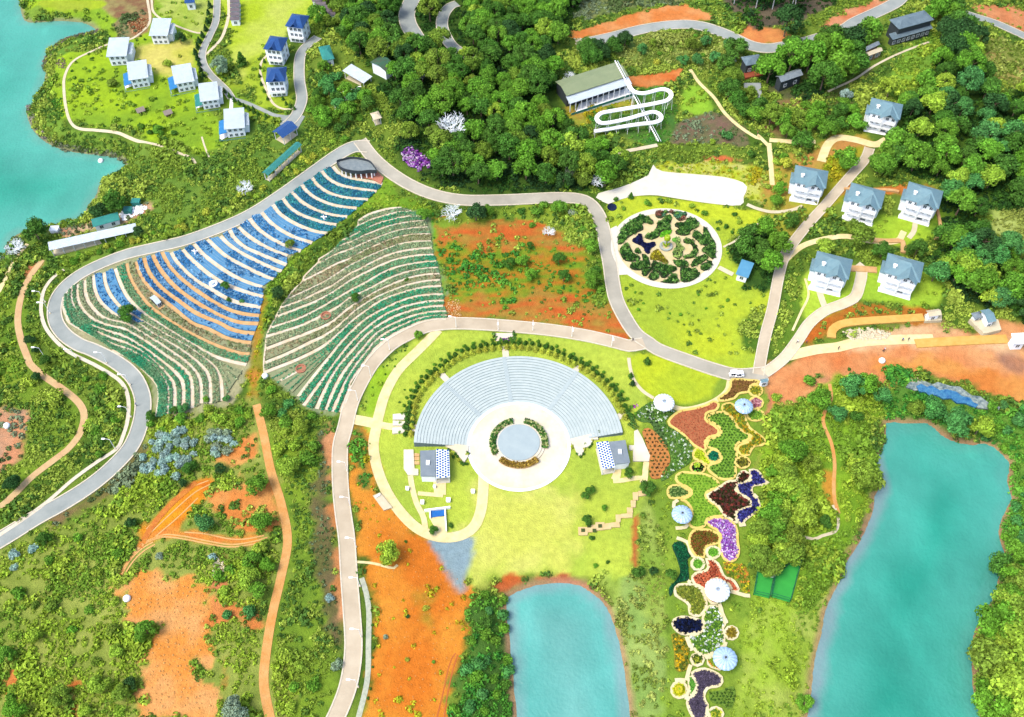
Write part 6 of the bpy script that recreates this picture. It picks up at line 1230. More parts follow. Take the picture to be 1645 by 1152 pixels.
LAND = {'lookout deck': (570, 268), 'slide track': (1000, 170), 'sage green hall': (950, 130), 'round hedge garden': (1070, 398), 'amphitheatre': (833, 640), 'hairpin road': (660, 40), 'inner hairpin': (725, 50), 'silver bare tree': (727, 205), 'purple flower patch': (664, 256),
 'white gravel square': (1120, 300), 'highest villa': (1413, 200), 'lone villa': (1294, 300), 'rear left villa': (1380, 335), 'rear right villa': (1470, 330), 'front left villa': (1328, 445), 'front right villa': (1440, 450), 'tea house': (1462, 45), 'café': (1208, 100),
 'netted green court': (1245, 930), 'lagoon': (1500, 850), 'pond': (900, 1040), 'blue tarpaulin': (1530, 635), 'big road bend': (95, 500), 'rock pile': (1390, 540), 'left lake shed': (170, 355), 'teal greenhouse': (450, 255), 'deep blue shelter': (462, 208), 'lowest lake villa': (381, 205),
 'villa with green porch': (340, 160), 'teal bungalow': (524, 85), 'digger track': (280, 820), 'gully track': (440, 790), 'orange earth patch': (270, 1000), 'lower road': (560, 950), 'viewing bay': (620, 805), 'zigzag deck': (985, 830), 'forest hut': (612, 105), 'brown plot': (1140, 210),
 'sky blue shed': (1195, 432), 'blue kiosk': (1224, 611), 'orange plot': (850, 430), 'pinkish track': (125, 650), 'blue pool': (703, 828), 'wide promenade': (690, 850), 'flower walk': (1130, 760), 'curved lawn': (1095, 625)}
LANDW = {k: np.array(g1(*v)) for k, v in LAND.items()}
PLANTS = []
def plant(kind, x, y, r, tint, look, cat_, group, hs=1.0, pale=False, name=None, th=None):
    PLANTS.append((kind, x, y, r, tint, look, cat_, group, hs, pale, name, th))
DIRS = ['right of', 'behind-right of', 'behind', 'behind-left of', 'left of', 'front-left of', 'in front of', 'front-right of']
def flush_plants():
    buckets = {}
    for i, p in enumerate(PLANTS):
        q = np.array([p[1], p[2]]); k, d = min(((k, np.linalg.norm(v - q)) for k, v in LANDW.items()), key=lambda t: t[1]); v = q - LANDW[k]
        di = DIRS[int(round(math.degrees(math.atan2(v[1], v[0])) / 45)) % 8]; buckets.setdefault((p[5], k, di), []).append((d, i))
    lab = {}; cnt = {}
    for p in PLANTS: cnt[p[5]] = cnt.get(p[5], 0) + 1
    for (look, k, di), L in buckets.items():
        L.sort()
        for n, (d, i) in enumerate(L):
            lab[i] = f'{look} {di} the {k}' if len(L) == 1 else f'{look}, {ORD[n] if n < 30 else "outermost"} out {di} the {k}'
    for i, (kind, x, y, r, tint, look, cat_, group, hs, pale, name, th) in enumerate(PLANTS):
        if cnt[look] == 1 and len(look.split()) > 4: lab[i] = look
        z = H1(x, y); a = random.uniform(0, 6.28); cm = random.choice(CROWN[kind])
        if kind in ('pine', 'broad'):
            th = th or (r * (1.15 if kind == 'pine' else .75)); t = empty(name or ('pine_tree' if kind == 'pine' else 'broadleaf_tree'), (x, y, z - .1), a); tm = random.choice(TRUNKP if pale else TRUNK)
            o = obj('trunk', tm, t); o.scale = (r, r, (th + r * .5)); c = obj('crown', cm, t, (0, 0, th)); c.scale = (r * random.uniform(.92, 1.08), r * random.uniform(.92, 1.08), r * hs * random.uniform(.9, 1.15)); c.color = (*tint, 1)
        else: t = obj(name or ('cypress_tree' if kind == 'cone' else 'silver_shrub' if 'silver' in look else 'golden_shrub' if ('golden' in look or 'yellow' in look) else 'dark_bush' if 'dark' in look else 'shrub'), cm, None, (x, y, z - .05), a); t.scale = (r, r, r * hs); t.color = (*tint, 1)
        tag(t, lab[i], cat_, group)
TG = {'dark': lin((78, 124, 44), .8), 'mid': lin((106, 158, 48), .8), 'lime': lin((155, 188, 62), .78), 'teal': lin((86, 150, 76), .76), 'deep': lin((58, 98, 48), .74), 'grey': lin((150, 172, 140), .72), 'silver': lin((165, 198, 185), .75), 'olive': lin((122, 152, 52), .76), 'gold': lin((188, 198, 70), .76)}
LOOK = {'dark': 'dark green', 'mid': 'mid green', 'lime': 'yellow-green', 'teal': 'blue-green', 'deep': 'very dark', 'grey': 'grey-green', 'silver': 'silvery blue', 'olive': 'olive green', 'gold': 'golden green'}
def jit(c, a=.12): k = 1 + random.uniform(-a, a); return tuple(v * k * (1 + random.uniform(-.06, .06)) for v in c)
def poisson(W, d, n=99999, seed=1):
    P = fill_points(W, d, .36); r = np.random.default_rng(seed); r.shuffle(P); out = []
    for p in P:
        if all((p[0] - q[0]) ** 2 + (p[1] - q[1]) ** 2 > (d * .72) ** 2 for q in out[-400:]): out.append(p)
        if len(out) >= n: break
    return np.array(out)
def blocked(x, y, m=0.):
    for P in LAKES.values():
        if poly_sd([x], [y], P, 12)[0] < .5: return True
    for W, hw in CLEAR_LINES:
        if abs(W[0][0] - x) > 260: continue
        if line_d([x], [y], W, hw + m + 1)[0] < hw + m: return True
    for cx_, cy_, rr_ in CLEAR_DISCS:
        if (x - cx_) ** 2 + (y - cy_) ** 2 < (rr_ + m) ** 2: return True
    for P in NOTREE:
        if poly_sd([x], [y], P, 1e6)[0] < 0: return True
    for P in CLEAR_POLYS:
        lo, hi = P.min(0), P.max(0)
        if lo[0] - m < x < hi[0] + m and lo[1] - m < y < hi[1] + m and poly_sd([x], [y], P, 1e6)[0] < m: return True
    return False
def wood(poly, d, kinds, tints, rad, cat_, group, m=1.5, pale=False, hs=1.0, name=None, noun=None, th=None):
    for x, y in poisson(spline(G(poly), 3, True), d, seed=len(PLANTS)):
        if blocked(x, y, m): continue
        k = random.choices(kinds[0], kinds[1])[0]; tn = random.choices(tints[0], tints[1])[0]; r = random.uniform(*rad)
        sz = '' if k == 'shrub' else ('small ' if r < rad[0] + (rad[1] - rad[0]) * .3 else 'large ' if r > rad[0] + (rad[1] - rad[0]) * .7 else '')
        nn = noun or {'pine': 'pine', 'broad': 'broadleaf tree', 'shrub': 'shrub', 'cone': 'cypress'}[k]
        plant(k, x, y, r, jit(TG[tn]), f'{sz}{LOOK[tn]} {nn}', cat_, group, hs, pale, name, th)
def one(px, py, rpx, kind, tn, look=None, up=None, hs=1.0, cat_='tree', group=None, pale=False, name=None):
    """one plant whose crown centre the photo shows at px, py with radius rpx"""
    up = up if up is not None else {'pine': 6, 'broad': 4, 'cone': 2, 'shrub': .8}[kind]; x, y = g1(px, py, up); x2, _ = g1(px + rpx, py, up)
    plant(kind, x, y, x2 - x, jit(TG[tn], .05), look or f'{LOOK[tn]} ' + {'pine': 'pine', 'broad': 'round tree', 'shrub': 'shrub', 'cone': 'cypress'}[kind], cat_ if kind in ('pine', 'broad', 'cone') else 'shrub', group, hs, pale, name)
NOTREE = [G(Q41('880 0 1000 -60 1130 0 1300 30 1600 20 1602 90 1500 110 1350 95 1060 60 900 70 760 230 720 250')), G(PX('225 868 235 840 272 805 300 775 335 765 342 778 320 815 290 850 255 870')), G(Q41('790 330 920 260 1060 310 1200 350 1300 400 1270 580 1230 700 1230 880 1290 980 1280 1170 880 1170 830 1020 900 900 900 700 960 640 860 560 790 540')), G(Q13('560 640 900 560 1090 540 1100 700 1090 900 1000 935 560 935')), G(PX('640 -30 690 -30 692 80 648 66')), G(PX('700 -5 750 -5 752 60 775 104 722 100 700 55'))]
CLEAR_DISCS += [(*g1(664, 262), 6), (*g1(727, 212), 5.5)]
wood(FOREST_C, 5.1, (['pine', 'broad'], [8, 1]), (['dark', 'mid', 'olive', 'deep', 'lime'], [6, 7, 3, 1, 1]), (2.9, 4.6), 'tree', 'trees of the central pine wood')
wood(FOREST_R, 6.3, (['broad', 'pine'], [7, 3]), (['dark', 'mid', 'lime', 'teal', 'deep'], [5, 6, 3, 3, 2]), (3.0, 5.0), 'tree', 'trees of the right-hand wood')
wood(PX('1255 60 1300 45 1370 55 1395 80 1385 130 1330 150 1270 140 1225 150 1225 95'), 6.5, (['broad', 'pine'], [3, 2]), (['dark', 'mid', 'deep'], [5, 4, 1]), (4.2, 6.2), 'tree', 'big trees around the grey-roofed houses', 1)
wood(PX('1155 85 1195 80 1205 130 1240 185 1230 215 1195 205 1165 160'), 6.0, (['broad', 'pine'], [1, 1]), (['dark', 'mid', 'olive'], [4, 4, 2]), (3.2, 4.6), 'tree', 'trees below the café')
wood(PX('1495 15 1540 30 1550 80 1510 110 1480 90'), 6.5, (['broad'], [1]), (['dark', 'mid', 'deep'], [4, 3, 2]), (4, 5.8), 'tree', 'trees beside the tea house')
wood(PX('1180 -15 1360 -15 1300 12 1260 28 1190 22'), 7.5, (['pine'], [1]), (['dark', 'olive'], [3, 2]), (2.6, 3.6), 'tree', 'tall slender pines along the top edge', 0.5, True, th=8, name='slender_pine')
wood(PX('1420 150 1455 170 1450 240 1430 275 1400 290 1425 240 1410 185'), 5.8, (['broad'], [1]), (['mid', 'dark', 'lime'], [4, 2, 2]), (3, 4.4), 'tree', 'trees beside the highest villa')
wood(PX('1300 170 1360 165 1375 220 1340 228 1300 215 1260 222 1255 190'), 5.5, (['broad', 'shrub'], [2, 1]), (['mid', 'dark', 'olive', 'lime'], [4, 3, 2, 1]), (2.2, 3.8), 'tree', 'trees left of the highest villa', .5)
wood(PX('1195 392 1240 378 1252 405 1245 450 1215 462 1190 440'), 5.0, (['broad'], [1]), (['dark', 'deep', 'mid'], [4, 2, 2]), (2.8, 4.2), 'tree', 'dark trees beside the sky blue shed', .3)
wood(PX('1250 350 1290 345 1270 380 1245 375'), 4.5, (['broad', 'cone'], [2, 1]), (['dark', 'mid'], [1, 1]), (2, 3.2), 'tree', 'trees along the narrow lane', .3)
wood(PX('1200 520 1222 505 1218 548 1200 550'), 4.6, (['broad'], [1]), (['dark', 'mid'], [1, 1]), (2.4, 3.6), 'tree', 'trees at the corner of the round garden lawn', .3)
wood(PX('1520 400 1645 430 1645 520 1590 505 1560 480 1510 470 1490 440'), 5.5, (['broad'], [1]), (['teal', 'dark', 'mid', 'lime'], [4, 3, 4, 2]), (2.8, 4.6), 'tree', 'trees behind the building site')
wood(Q44('1380 560 1440 460 1500 430 1660 430 1660 1140 1420 1140 1380 1000 1350 850 1370 700'), 5.6, (['broad'], [1]), (['mid', 'lime', 'olive'], [5, 3, 3]), (3.6, 5.2), 'tree', 'trees on the far bank of the lagoon', -3)
wood(Q44('1520 140 1660 90 1660 400 1530 380 1500 290'), 5.4, (['broad'], [1]), (['mid', 'dark'], [3, 2]), (3, 4.4), 'tree', 'bank trees at the right edge of the lagoon', -2)
wood(Q34('100 650 300 640 340 760 330 900 430 960 300 1090 60 1100 60 880 130 800'), 5.2, (['broad'], [1]), (['lime', 'mid', 'olive'], [4, 4, 1]), (2.8, 4.4), 'tree', 'bright trees between the flower walk and the lagoon trail', .5)
wood(Q44('0 0 300 20 260 150 230 230 60 230 0 150'), 4.6, (['broad'], [1]), (['olive', 'mid'], [3, 3]), (2.6, 3.8), 'tree', 'trees shading the netted court', -1)
wood(Q34('360 200 520 160 780 250 880 300 880 430 780 560 740 700 640 500 540 340 520 560 450 380 330 360'), 5.4, (['broad', 'shrub'], [2, 1]), (['teal', 'mid', 'dark'], [3, 4, 2]), (2.2, 3.8), 'tree', 'trees above the lagoon', .5)
wood(PX('512 110 560 120 600 160 600 200 560 215 500 205 500 160'), 4.8, (['broad', 'shrub'], [1, 1]), (['mid', 'teal', 'dark'], [4, 3, 3]), (2, 3.4), 'tree', 'trees on the slope below the bungalow', .5)
wood(PX('520 0 580 -10 600 40 570 90 530 60 505 30'), 5.2, (['broad', 'pine'], [2, 1]), (['mid', 'dark', 'olive'], [3, 3, 2]), (2.6, 4), 'tree', 'trees above the bungalow', .5)
wood(PX('765 955 800 945 812 1000 820 1080 824 1152 730 1152 735 1100 752 1040 775 990'), 3.6, (['shrub'], [1]), (['mid', 'teal', 'dark'], [4, 3, 2]), (1.6, 2.6), 'shrub', 'thick bushes on the near bank of the pond', -1)
wood(PX('1580 650 1645 660 1645 900 1615 890 1590 800 1575 720'), 3.8, (['shrub', 'broad'], [4, 1]), (['teal', 'mid'], [3, 4]), (1.7, 2.8), 'shrub', 'thick bushes on the far bank of the lagoon', -1)
# golden shrubs along the outer side of the long road
wood(PX('105 450 150 425 210 402 260 388 320 368 370 348 420 315 470 285 520 250 560 232 545 225 500 245 450 275 395 310 330 345 260 365 215 378 150 400 100 425'), 2.9, (['shrub'], [1]), (['lime', 'gold', 'mid'], [5, 3, 2]), (1.3, 2.0), 'shrub', 'golden green shrubs along the long road', .0, hs=1.15)
wood(PX('240 668 300 655 360 660 405 660 402 700 370 690 300 690 245 700'), 3.6, (['shrub'], [1]), (['lime', 'mid'], [5, 3]), (1.6, 2.6), 'shrub', 'bright shrubs below the green terraces', .2)
wood(PX('230 720 250 700 300 690 318 715 300 755 270 770 235 758'), 2.3, (['shrub'], [1]), (['silver'], [1]), (1.5, 2.4), 'shrub', 'silvery blue shrubs below the green terraces', .2)
wood(PX('325 700 360 690 380 705 375 725 335 735'), 2.3, (['shrub'], [1]), (['silver', 'grey'], [2, 1]), (1.5, 2.3), 'shrub', 'silvery blue shrubs below the green terraces', .2)
wood(PX('0 900 30 885 55 880 40 905 10 925'), 2.8, (['shrub'], [1]), (['silver'], [1]), (1.3, 2.0), 'shrub', 'silvery shrubs at the lower end of the long road', .1)
wood(PX('440 690 500 665 520 690 505 740 460 760 440 740'), 4.0, (['shrub', 'broad'], [2, 1]), (['lime', 'mid'], [3, 3]), (2.2, 3.4), 'tree', 'bushy trees between the gully track and the lower road', .3)
wood(PX('425 610 450 620 490 650 485 665 445 690 425 670'), 4.0, (['shrub', 'broad'], [2, 1]), (['mid', 'teal', 'lime'], [3, 2, 2]), (2, 3.2), 'tree', 'bushy trees below the right terraces', .3)
wood(PX('440 1050 500 1060 510 1100 480 1152 440 1152 432 1100'), 4.0, (['shrub', 'broad'], [2, 1]), (['lime', 'mid'], [3, 3]), (2, 3.2), 'tree', 'bushy trees at the bottom of the gully slope', .3)
wood(PX('0 960 180 960 195 1010 230 1060 215 1152 0 1152'), 6.6, (['shrub', 'broad'], [3, 1]), (['lime', 'mid', 'olive'], [7, 3, 1]), (1.5, 2.7), 'shrub', 'bushes left of the orange earth patch', .2)
wood(PX('140 860 225 890 180 940 60 980 20 930 90 870'), 8.5, (['shrub'], [1]), (['lime', 'mid', 'olive'], [4, 4, 2]), (1.6, 2.6), 'shrub', 'bushes above the orange earth patch', .2)
wood(PX('345 890 440 880 430 1000 370 1000 350 960'), 5.0, (['shrub', 'broad'], [3, 1]), (['lime', 'mid', 'teal'], [3, 4, 2]), (1.6, 2.8), 'shrub', 'bushes right of the orange earth patch', .2)
wood(PX('130 590 190 610 205 680 170 740 140 700 150 640'), 4.6, (['shrub'], [1]), (['mid', 'lime', 'dark'], [4, 3, 2]), (1.5, 2.6), 'shrub', 'bushes inside the big road bend', .2)
wood(PX('200 205 275 205 270 235 215 235'), 3.6, (['shrub', 'broad'], [3, 1]), (['dark', 'mid'], [1, 1]), (1.5, 2.4), 'shrub', 'dark bushes at the shore footpath', .1)
wood(PX('715 300 800 325 900 322 940 330 940 350 880 345 800 345 740 345'), 4.6, (['shrub', 'broad'], [2, 1]), (['mid', 'dark', 'grey'], [4, 2, 2]), (1.6, 2.8), 'shrub', 'bushes along the upper edge of the orange plot', .2)
wood(PX('940 345 960 380 972 440 965 480 945 450 935 390'), 4.4, (['broad', 'shrub'], [1, 1]), (['mid', 'dark'], [3, 2]), (1.8, 3.2), 'tree', 'trees between the orange plot and the road', .2)
wood(PX('905 225 1000 240 990 262 1000 290 930 305 850 310 880 280'), 4.6, (['shrub', 'broad'], [1, 1]), (['mid', 'olive', 'grey', 'lime'], [3, 3, 2, 2]), (1.8, 3.2), 'tree', 'mixed trees below the slide track', .2)
wood(PX('1240 262 1262 262 1262 330 1240 330 1228 300'), 3.4, (['shrub', 'broad'], [2, 1]), (['gold', 'lime', 'mid'], [3, 3, 2]), (1.5, 2.5), 'shrub', 'golden bushes left of the lone villa', .2)
wood(PX('1065 265 1220 272 1225 300 1200 295 1190 285 1075 275'), 3.2, (['shrub'], [1]), (['gold', 'lime'], [1, 1]), (.8, 1.2), 'shrub', 'golden bushes above the white gravel square', .0)
wood(PX('1005 60 1130 60 1180 90 1160 120 1080 105 1000 110 985 90'), 6.5, (['shrub', 'broad'], [3, 1]), (['mid', 'olive', 'grey', 'teal'], [3, 3, 2, 1]), (1.6, 2.8), 'shrub', 'bushes below the grey main road', .3)
wood(PX('945 65 995 60 1000 90 960 110 935 95'), 4.5, (['broad'], [1]), (['deep', 'dark'], [1, 1]), (3, 4.2), 'tree', 'dark trees behind the sage green hall', .2)
# single plants that stand out
for a in [(287, 56, 10, 'broad', 'deep', 'dark round tree beside the rearmost lake villa'), (359, 452, 8.5, 'broad', 'dark', 'dark green round tree standing in the blue terraces'), (463, 383, 8, 'broad', 'olive', 'olive round tree standing in the upper blue terraces'),
          (446, 465, 13, 'broad', 'deep', 'very dark round tree in the gully between the terraces'), (570, 470, 8, 'broad', 'dark', 'small tree in the middle of the right terraces'), (652, 448, 6, 'shrub', 'dark', 'small bush high in the right terraces'),
          (204, 500, 15, 'broad', 'dark', 'spreading dark tree at the end of the short blue beds'), (367, 480, 6, 'shrub', 'dark', 'left of two green bushes in the blue terraces'), (389, 483, 6, 'shrub', 'teal', 'right of two green bushes in the blue terraces'),
          (238, 660, 9, 'broad', 'dark', 'dark tree at the roadside below the green terraces'), (277, 652, 8, 'broad', 'dark', 'dark tree at the foot of the green terraces'), (290, 648, 9, 'broad', 'teal', 'second dark tree at the foot of the green terraces'), (330, 642, 8, 'shrub', 'mid', 'green bush at the foot of the green terraces'), (360, 630, 6, 'broad', 'teal', 'small dark palm-like tree at the tip of the green terraces'),
          (622, 885, 20, 'broad', 'lime', 'bushy bright tree inside the yellow kerb on the orange slope'), (655, 990, 5.5, 'shrub', 'deep', 'lone dark bush in the middle of the orange slope'), (652, 868, 4, 'shrub', 'dark', 'small dark bush above the lone one on the orange slope'), (697, 1062, 5, 'shrub', 'mid', 'small green bush low on the orange slope'), (618, 1022, 7, 'shrub', 'grey', 'pale grey bush on the orange slope'), (653, 1058, 6, 'shrub', 'gold', 'yellowish bush low on the orange slope'), (683, 975, 8, 'shrub', 'gold', 'yellowish bush on the mossy patch of the orange slope'),
          (764, 340, 18, 'broad', 'deep', 'large dark tree at the top corner of the orange plot'), (818, 415, 10, 'broad', 'dark', 'tree in the middle of the orange plot'), (838, 412, 11, 'broad', 'mid', 'second tree in the middle of the orange plot'), (852, 385, 7, 'broad', 'dark', 'round tree beside the pale bush of the orange plot'), (853, 435, 11, 'broad', 'mid', 'round bright tree low in the orange plot'), (898, 410, 11, 'broad', 'dark', 'upper of two dark trees by the orange plot road'), (906, 438, 12, 'broad', 'dark', 'lower of two dark trees by the orange plot road'), (900, 468, 7, 'shrub', 'mid', 'bush under the two dark trees'), (812, 493, 6, 'shrub', 'mid', 'bush at the bottom left of the orange plot'), (680, 338, 12, 'broad', 'mid', 'bushy tree at the top end of the right terraces'), (926, 350, 9, 'shrub', 'gold', 'cream yellow bush in the orange plot'), (854, 360, 8, 'shrub', 'mid', 'green bush at the top of the orange plot'),
          (1014, 312, 6, 'cone', 'dark', 'small conifer at the corner of the white gravel square'), (1040, 325, 8, 'shrub', 'mid', 'round shrub on the lawn above the round garden'), (1133, 342, 9, 'shrub', 'mid', 'wide oval shrub on the lawn behind the round garden'), (1112, 330, 7, 'shrub', 'lime', 'pale round shrub near the white square'), (990, 320, 7, 'shrub', 'dark', 'dark shrub at the road end of the white square'), (1003, 334, 5, 'shrub', 'mid', 'small shrub near the navy pond'), (1168, 363, 7, 'shrub', 'dark', 'dark shrub right of the round garden'), (1154, 366, 4.5, 'shrub', 'dark', 'small dark shrub right of the round garden'), (1176, 372, 5, 'shrub', 'dark', 'lowest dark shrub right of the round garden'), (1180, 343, 6, 'shrub', 'dark', 'shrub far right of the oval one'), (1075, 322, 9, 'shrub', 'lime', 'flat yellowish shrub above the round garden'), (1187, 355, 7, 'shrub', 'lime', 'faint yellowish shrub right of the round garden'),
          (1014, 600, 6, 'cone', 'dark', 'upper cypress beside the thin footpath'), (1017, 612, 6, 'cone', 'deep', 'lower cypress beside the thin footpath'), (1040, 578, 8, 'cone', 'dark', 'conifer on the tip of the curved lawn'),
          (950, 779, 8, 'broad', 'dark', 'upper small tree on the lawn above the zigzag deck'), (941, 790, 8, 'broad', 'dark', 'lower small tree of the pair above the zigzag deck'), (973, 807, 5.5, 'broad', 'mid', 'tiny umbrella-shaped tree above the zigzag deck'), (945, 828, 9, 'broad', 'dark', 'dark tree next to the zigzag deck'), (1011, 752, 9, 'broad', 'dark', 'round tree in the square lawn by the tilted pavilion'), (1042, 779, 13, 'broad', 'dark', 'spreading dark tree at the head of the zigzag deck'), (951, 864, 7, 'shrub', 'dark', 'dark bush below the zigzag deck'),
          (1028, 912, 10, 'broad', 'dark', 'round dark tree above the pond bank, first of three'), (1052, 910, 7, 'broad', 'deep', 'small round dark tree, middle of three'), (1080, 918, 11, 'broad', 'dark', 'round dark tree nearest the dark green ribbon bed'), (976, 901, 5, 'shrub', 'dark', 'small bush on the pale lawn'), (957, 908, 6, 'shrub', 'mid', 'paler bush on the pale lawn'),
          (696, 845, 8, 'broad', 'dark', 'tree beside the blue pool on the court side'), (724, 842, 6, 'shrub', 'dark', 'dark bush right of the blue pool court'), (671, 529, 7, 'broad', 'mid', 'round tree where the promenade leaves the lower road'),
          (1380, 376, 24, 'broad', 'olive', 'big rounded tree in front of the rear left villa'), (1420, 400, 17, 'broad', 'dark', 'dark tree behind the front right villa'), (1325, 395, 17, 'broad', 'lime', 'yellow-green tree at the fork of the narrow lane'), (1475, 400, 18, 'broad', 'dark', 'dark tree in front of the rear right villa'), (1310, 190, 18, 'broad', 'mid', 'round tree with pale trunk above the first villa'), (1360, 255, 20, 'broad', 'mid', 'round tree inside the lane bend'), (1413, 265, 20, 'broad', 'mid', 'wide tree in front of the highest villa'), (1290, 225, 17, 'broad', 'dark', 'dark tree beside the sandy junction'), (922, 237, 24, 'broad', 'lime', 'bright lime tree at the edge of the pine wood below the hall'),
          (56, 372, 20, 'broad', 'dark', 'dark tree on the shore next to the white tank'), (155, 335, 14, 'broad', 'deep', 'dark tree behind the teal-roofed lakeside shed'), (185, 325, 18, 'broad', 'dark', 'large dark tree on the lake shore'), (218, 366, 10, 'broad', 'deep', 'dark tree at the end of the very long shed'), (43, 538, 9, 'broad', 'deep', 'dark tree beside the pinkish track'), (50, 553, 6, 'broad', 'deep', 'small dark tree beside the pinkish track'), (66, 572, 9, 'broad', 'dark', 'round tree at the track fork'), (52, 598, 9, 'broad', 'deep', 'dark round tree left of the track'), (26, 390, 9, 'shrub', 'dark', 'dark bush at the shore'),
          (50, 615, 17, 'shrub', 'lime', 'wide bright bush beside the pinkish track'), (92, 640, 19, 'shrub', 'lime', 'widest bright bush beside the pinkish track'), (301, 745, 11, 'broad', 'dark', 'round dark tree beside the silvery shrubs'), (350, 745, 9, 'broad', 'deep', 'dark round tree right of the silvery shrubs'), (290, 768, 8, 'broad', 'deep', 'small dark round tree below the silvery shrubs'), (205, 832, 9, 'broad', 'deep', 'dark tree in the scrub above the digger track'), (66, 862, 13, 'broad', 'dark', 'dark tree beside the lower end of the long road'), (15, 772, 14, 'broad', 'deep', 'dark trees at the far left track'), (325, 835, 16, 'broad', 'teal', 'green tree in the orange digger track loop'), (411, 775, 18, 'broad', 'mid', 'big tree left of the gully track'), (418, 835, 18, 'broad', 'mid', 'tree where the digger track meets the gully track'), (232, 1010, 18, 'broad', 'mid', 'round tree at the left edge of the orange earth'), (190, 1110, 16, 'broad', 'olive', 'olive round tree low in the left scrub'), (205, 1095, 12, 'broad', 'deep', 'dark tree next to the olive one'), (378, 1138, 22, 'broad', 'grey', 'grey-green palm-like tree at the bottom edge'), (15, 1120, 14, 'shrub', 'mid', 'bush in the bottom left corner'),
          (530, 960, 10, 'shrub', 'silver', 'silvery blue shrub left of the lower road'), (538, 1068, 14, 'shrub', 'grey', 'grey shrub left of the lower road'), (340, 897, 12, 'shrub', 'silver', 'pale blue shrub beside the orange track'), (256, 893, 9, 'shrub', 'grey', 'grey shrub under the digger track'), (1305, 740, 16, 'broad', 'olive', 'olive tree beside the lagoon trail'), (1390, 765, 24, 'broad', 'olive', 'dark olive tree overhanging the lagoon shallows'), (1500, 655, 24, 'broad', 'teal', 'thick green tree below the blue tarpaulin'), (1540, 680, 26, 'broad', 'teal', 'widest green tree at the head of the lagoon'), (1575, 685, 22, 'broad', 'lime', 'bright tree at the right head of the lagoon'), (1475, 650, 14, 'broad', 'olive', 'olive tree at the head of the lagoon'), (1248, 638, 11, 'shrub', 'lime', 'pale round bush on the reddish earth'), (1365, 592, 5, 'shrub', 'dark', 'small dark bush on the orange site'), (1330, 832, 12, 'broad', 'dark', 'dark tree at the white curved footpath'), (1296, 1125, 13, 'broad', 'mid', 'round tree at the lower left end of the lagoon'), (1345, 660, 16, 'broad', 'teal', 'blue-green tree above the orange trail'), (1362, 145, 10, 'broad', 'silver', 'silvery tree left of the highest villa'), (1100, 90, 9, 'broad', 'teal', 'blue-green bush below the grey main road'), (1056, 100, 10, 'shrub', 'gold', 'golden bush above the orange cutting'), (1166, 218, 14, 'shrub', 'teal', 'blue-green shrub in the brown plot'), (1145, 228, 9, 'shrub', 'lime', 'lime shrub below the brown plot'), (1205, 248, 12, 'shrub', 'dark', 'dark shrub beside the orange step'),
          (180, 136, 13, 'shrub', 'olive', 'flat dark patch of bush on the lake villa lawn'), (270, 103, 10, 'shrub', 'lime', 'flat bright bush on the sandy lawn'), (288, 88, 5, 'shrub', 'gold', 'small brown-gold bush on the sandy lawn'), (352, 105, 16, 'broad', 'grey', 'grey-green tree inside the lakeside lane'), (388, 98, 11, 'cone', 'dark', 'dark cypress clump left of the villa lawn')]:
    one(a[0], a[1], a[2], a[3], a[4], a[5], hs=1.0 if a[3] != 'cone' else 1.0)
for k, a in enumerate([(1262, 772, 17, 'lime'), (1250, 800, 19, 'mid'), (1240, 826, 20, 'mid'), (1258, 812, 20, 'lime'), (1222, 862, 18, 'lime'), (1246, 850, 23, 'mid'), (1278, 838, 18, 'lime'), (1225, 890, 22, 'olive'), (1262, 884, 20, 'lime'), (1240, 908, 20, 'olive'), (1286, 800, 17, 'mid'), (1262, 742, 17, 'lime'), (1246, 748, 13, 'mid')]): one(a[0], a[1], a[2], 'broad', a[3], 'tall full ' + LOOK[a[3]] + ' garden tree', up=5, group='tall trees beside the flower walk')
for k, a in enumerate([(1604, 1005, 44, 'mid'), (1592, 1062, 46, 'olive'), (1622, 1118, 50, 'lime'), (1596, 1128, 40, 'mid'), (1632, 1050, 44, 'lime'), (1622, 965, 34, 'mid'), (1638, 1000, 38, 'olive'), (1612, 905, 26, 'dark'), (1636, 880, 26, 'mid'), (1640, 930, 30, 'olive')]): one(a[0], a[1], a[2], 'broad', a[3], 'huge rounded ' + LOOK[a[3]] + ' lagoon tree', up=5, group='huge trees overhanging the lagoon')
one(1413, 500, 5, 'shrub', 'dark', 'tiny bush on the ochre bank'); 
for i, (x, y) in enumerate(Q11('1290 20 1282 70 1275 120 1265 165 1245 205 1225 240 1215 275 1200 310 1212 345 1225 380 1235 420 1250 455')): one(x, y, 5.5, 'cone', 'deep', 'dark lakeside cypress', group='dark cypresses along the lakeside lane', cat_='tree')
for i, (x, y) in enumerate(Q11('1380 545 1410 575 1440 600 1470 620 1500 640 1530 655 1560 670 1590 690')): one(x, y, 4.5, 'cone', 'dark', 'small lane-side cypress', group='small cypresses along the link lane', cat_='tree')
for i, (x, y) in enumerate(Q12('120 330 90 360 65 400 60 450 70 500 90 545 110 590 205 590 225 620 250 640 275 650 20 650 50 680 100 700 150 720')): one(x, y, 3.6, 'cone', 'dark', 'little garden conifer', group='little conifers round the white villas', cat_='tree')
for i, (x, y) in enumerate(Q11('440 430 460 470 450 510 455 550 445 580 545 325 570 350 840 240 890 235 865 215 720 640 960 600 640 770')): one(x, y, 3, 'shrub', 'dark', 'tiny dark lawn shrub', group='tiny shrubs on the lake villa lawn')
for i, (x, y) in enumerate(Q23('825 680 850 720 860 780 865 830 880 770 900 790 1010 820 1060 850 1110 900 1130 860 1150 920 1240 735 1315 740 1285 820 1240 890 1415 770 1340 660 1420 480 1440 500 1390 810')): one(x, y, 3.2 if i % 3 else 5, 'shrub', 'mid' if i % 2 else 'olive', 'small lawn shrub', group='small shrubs on the big lawn')
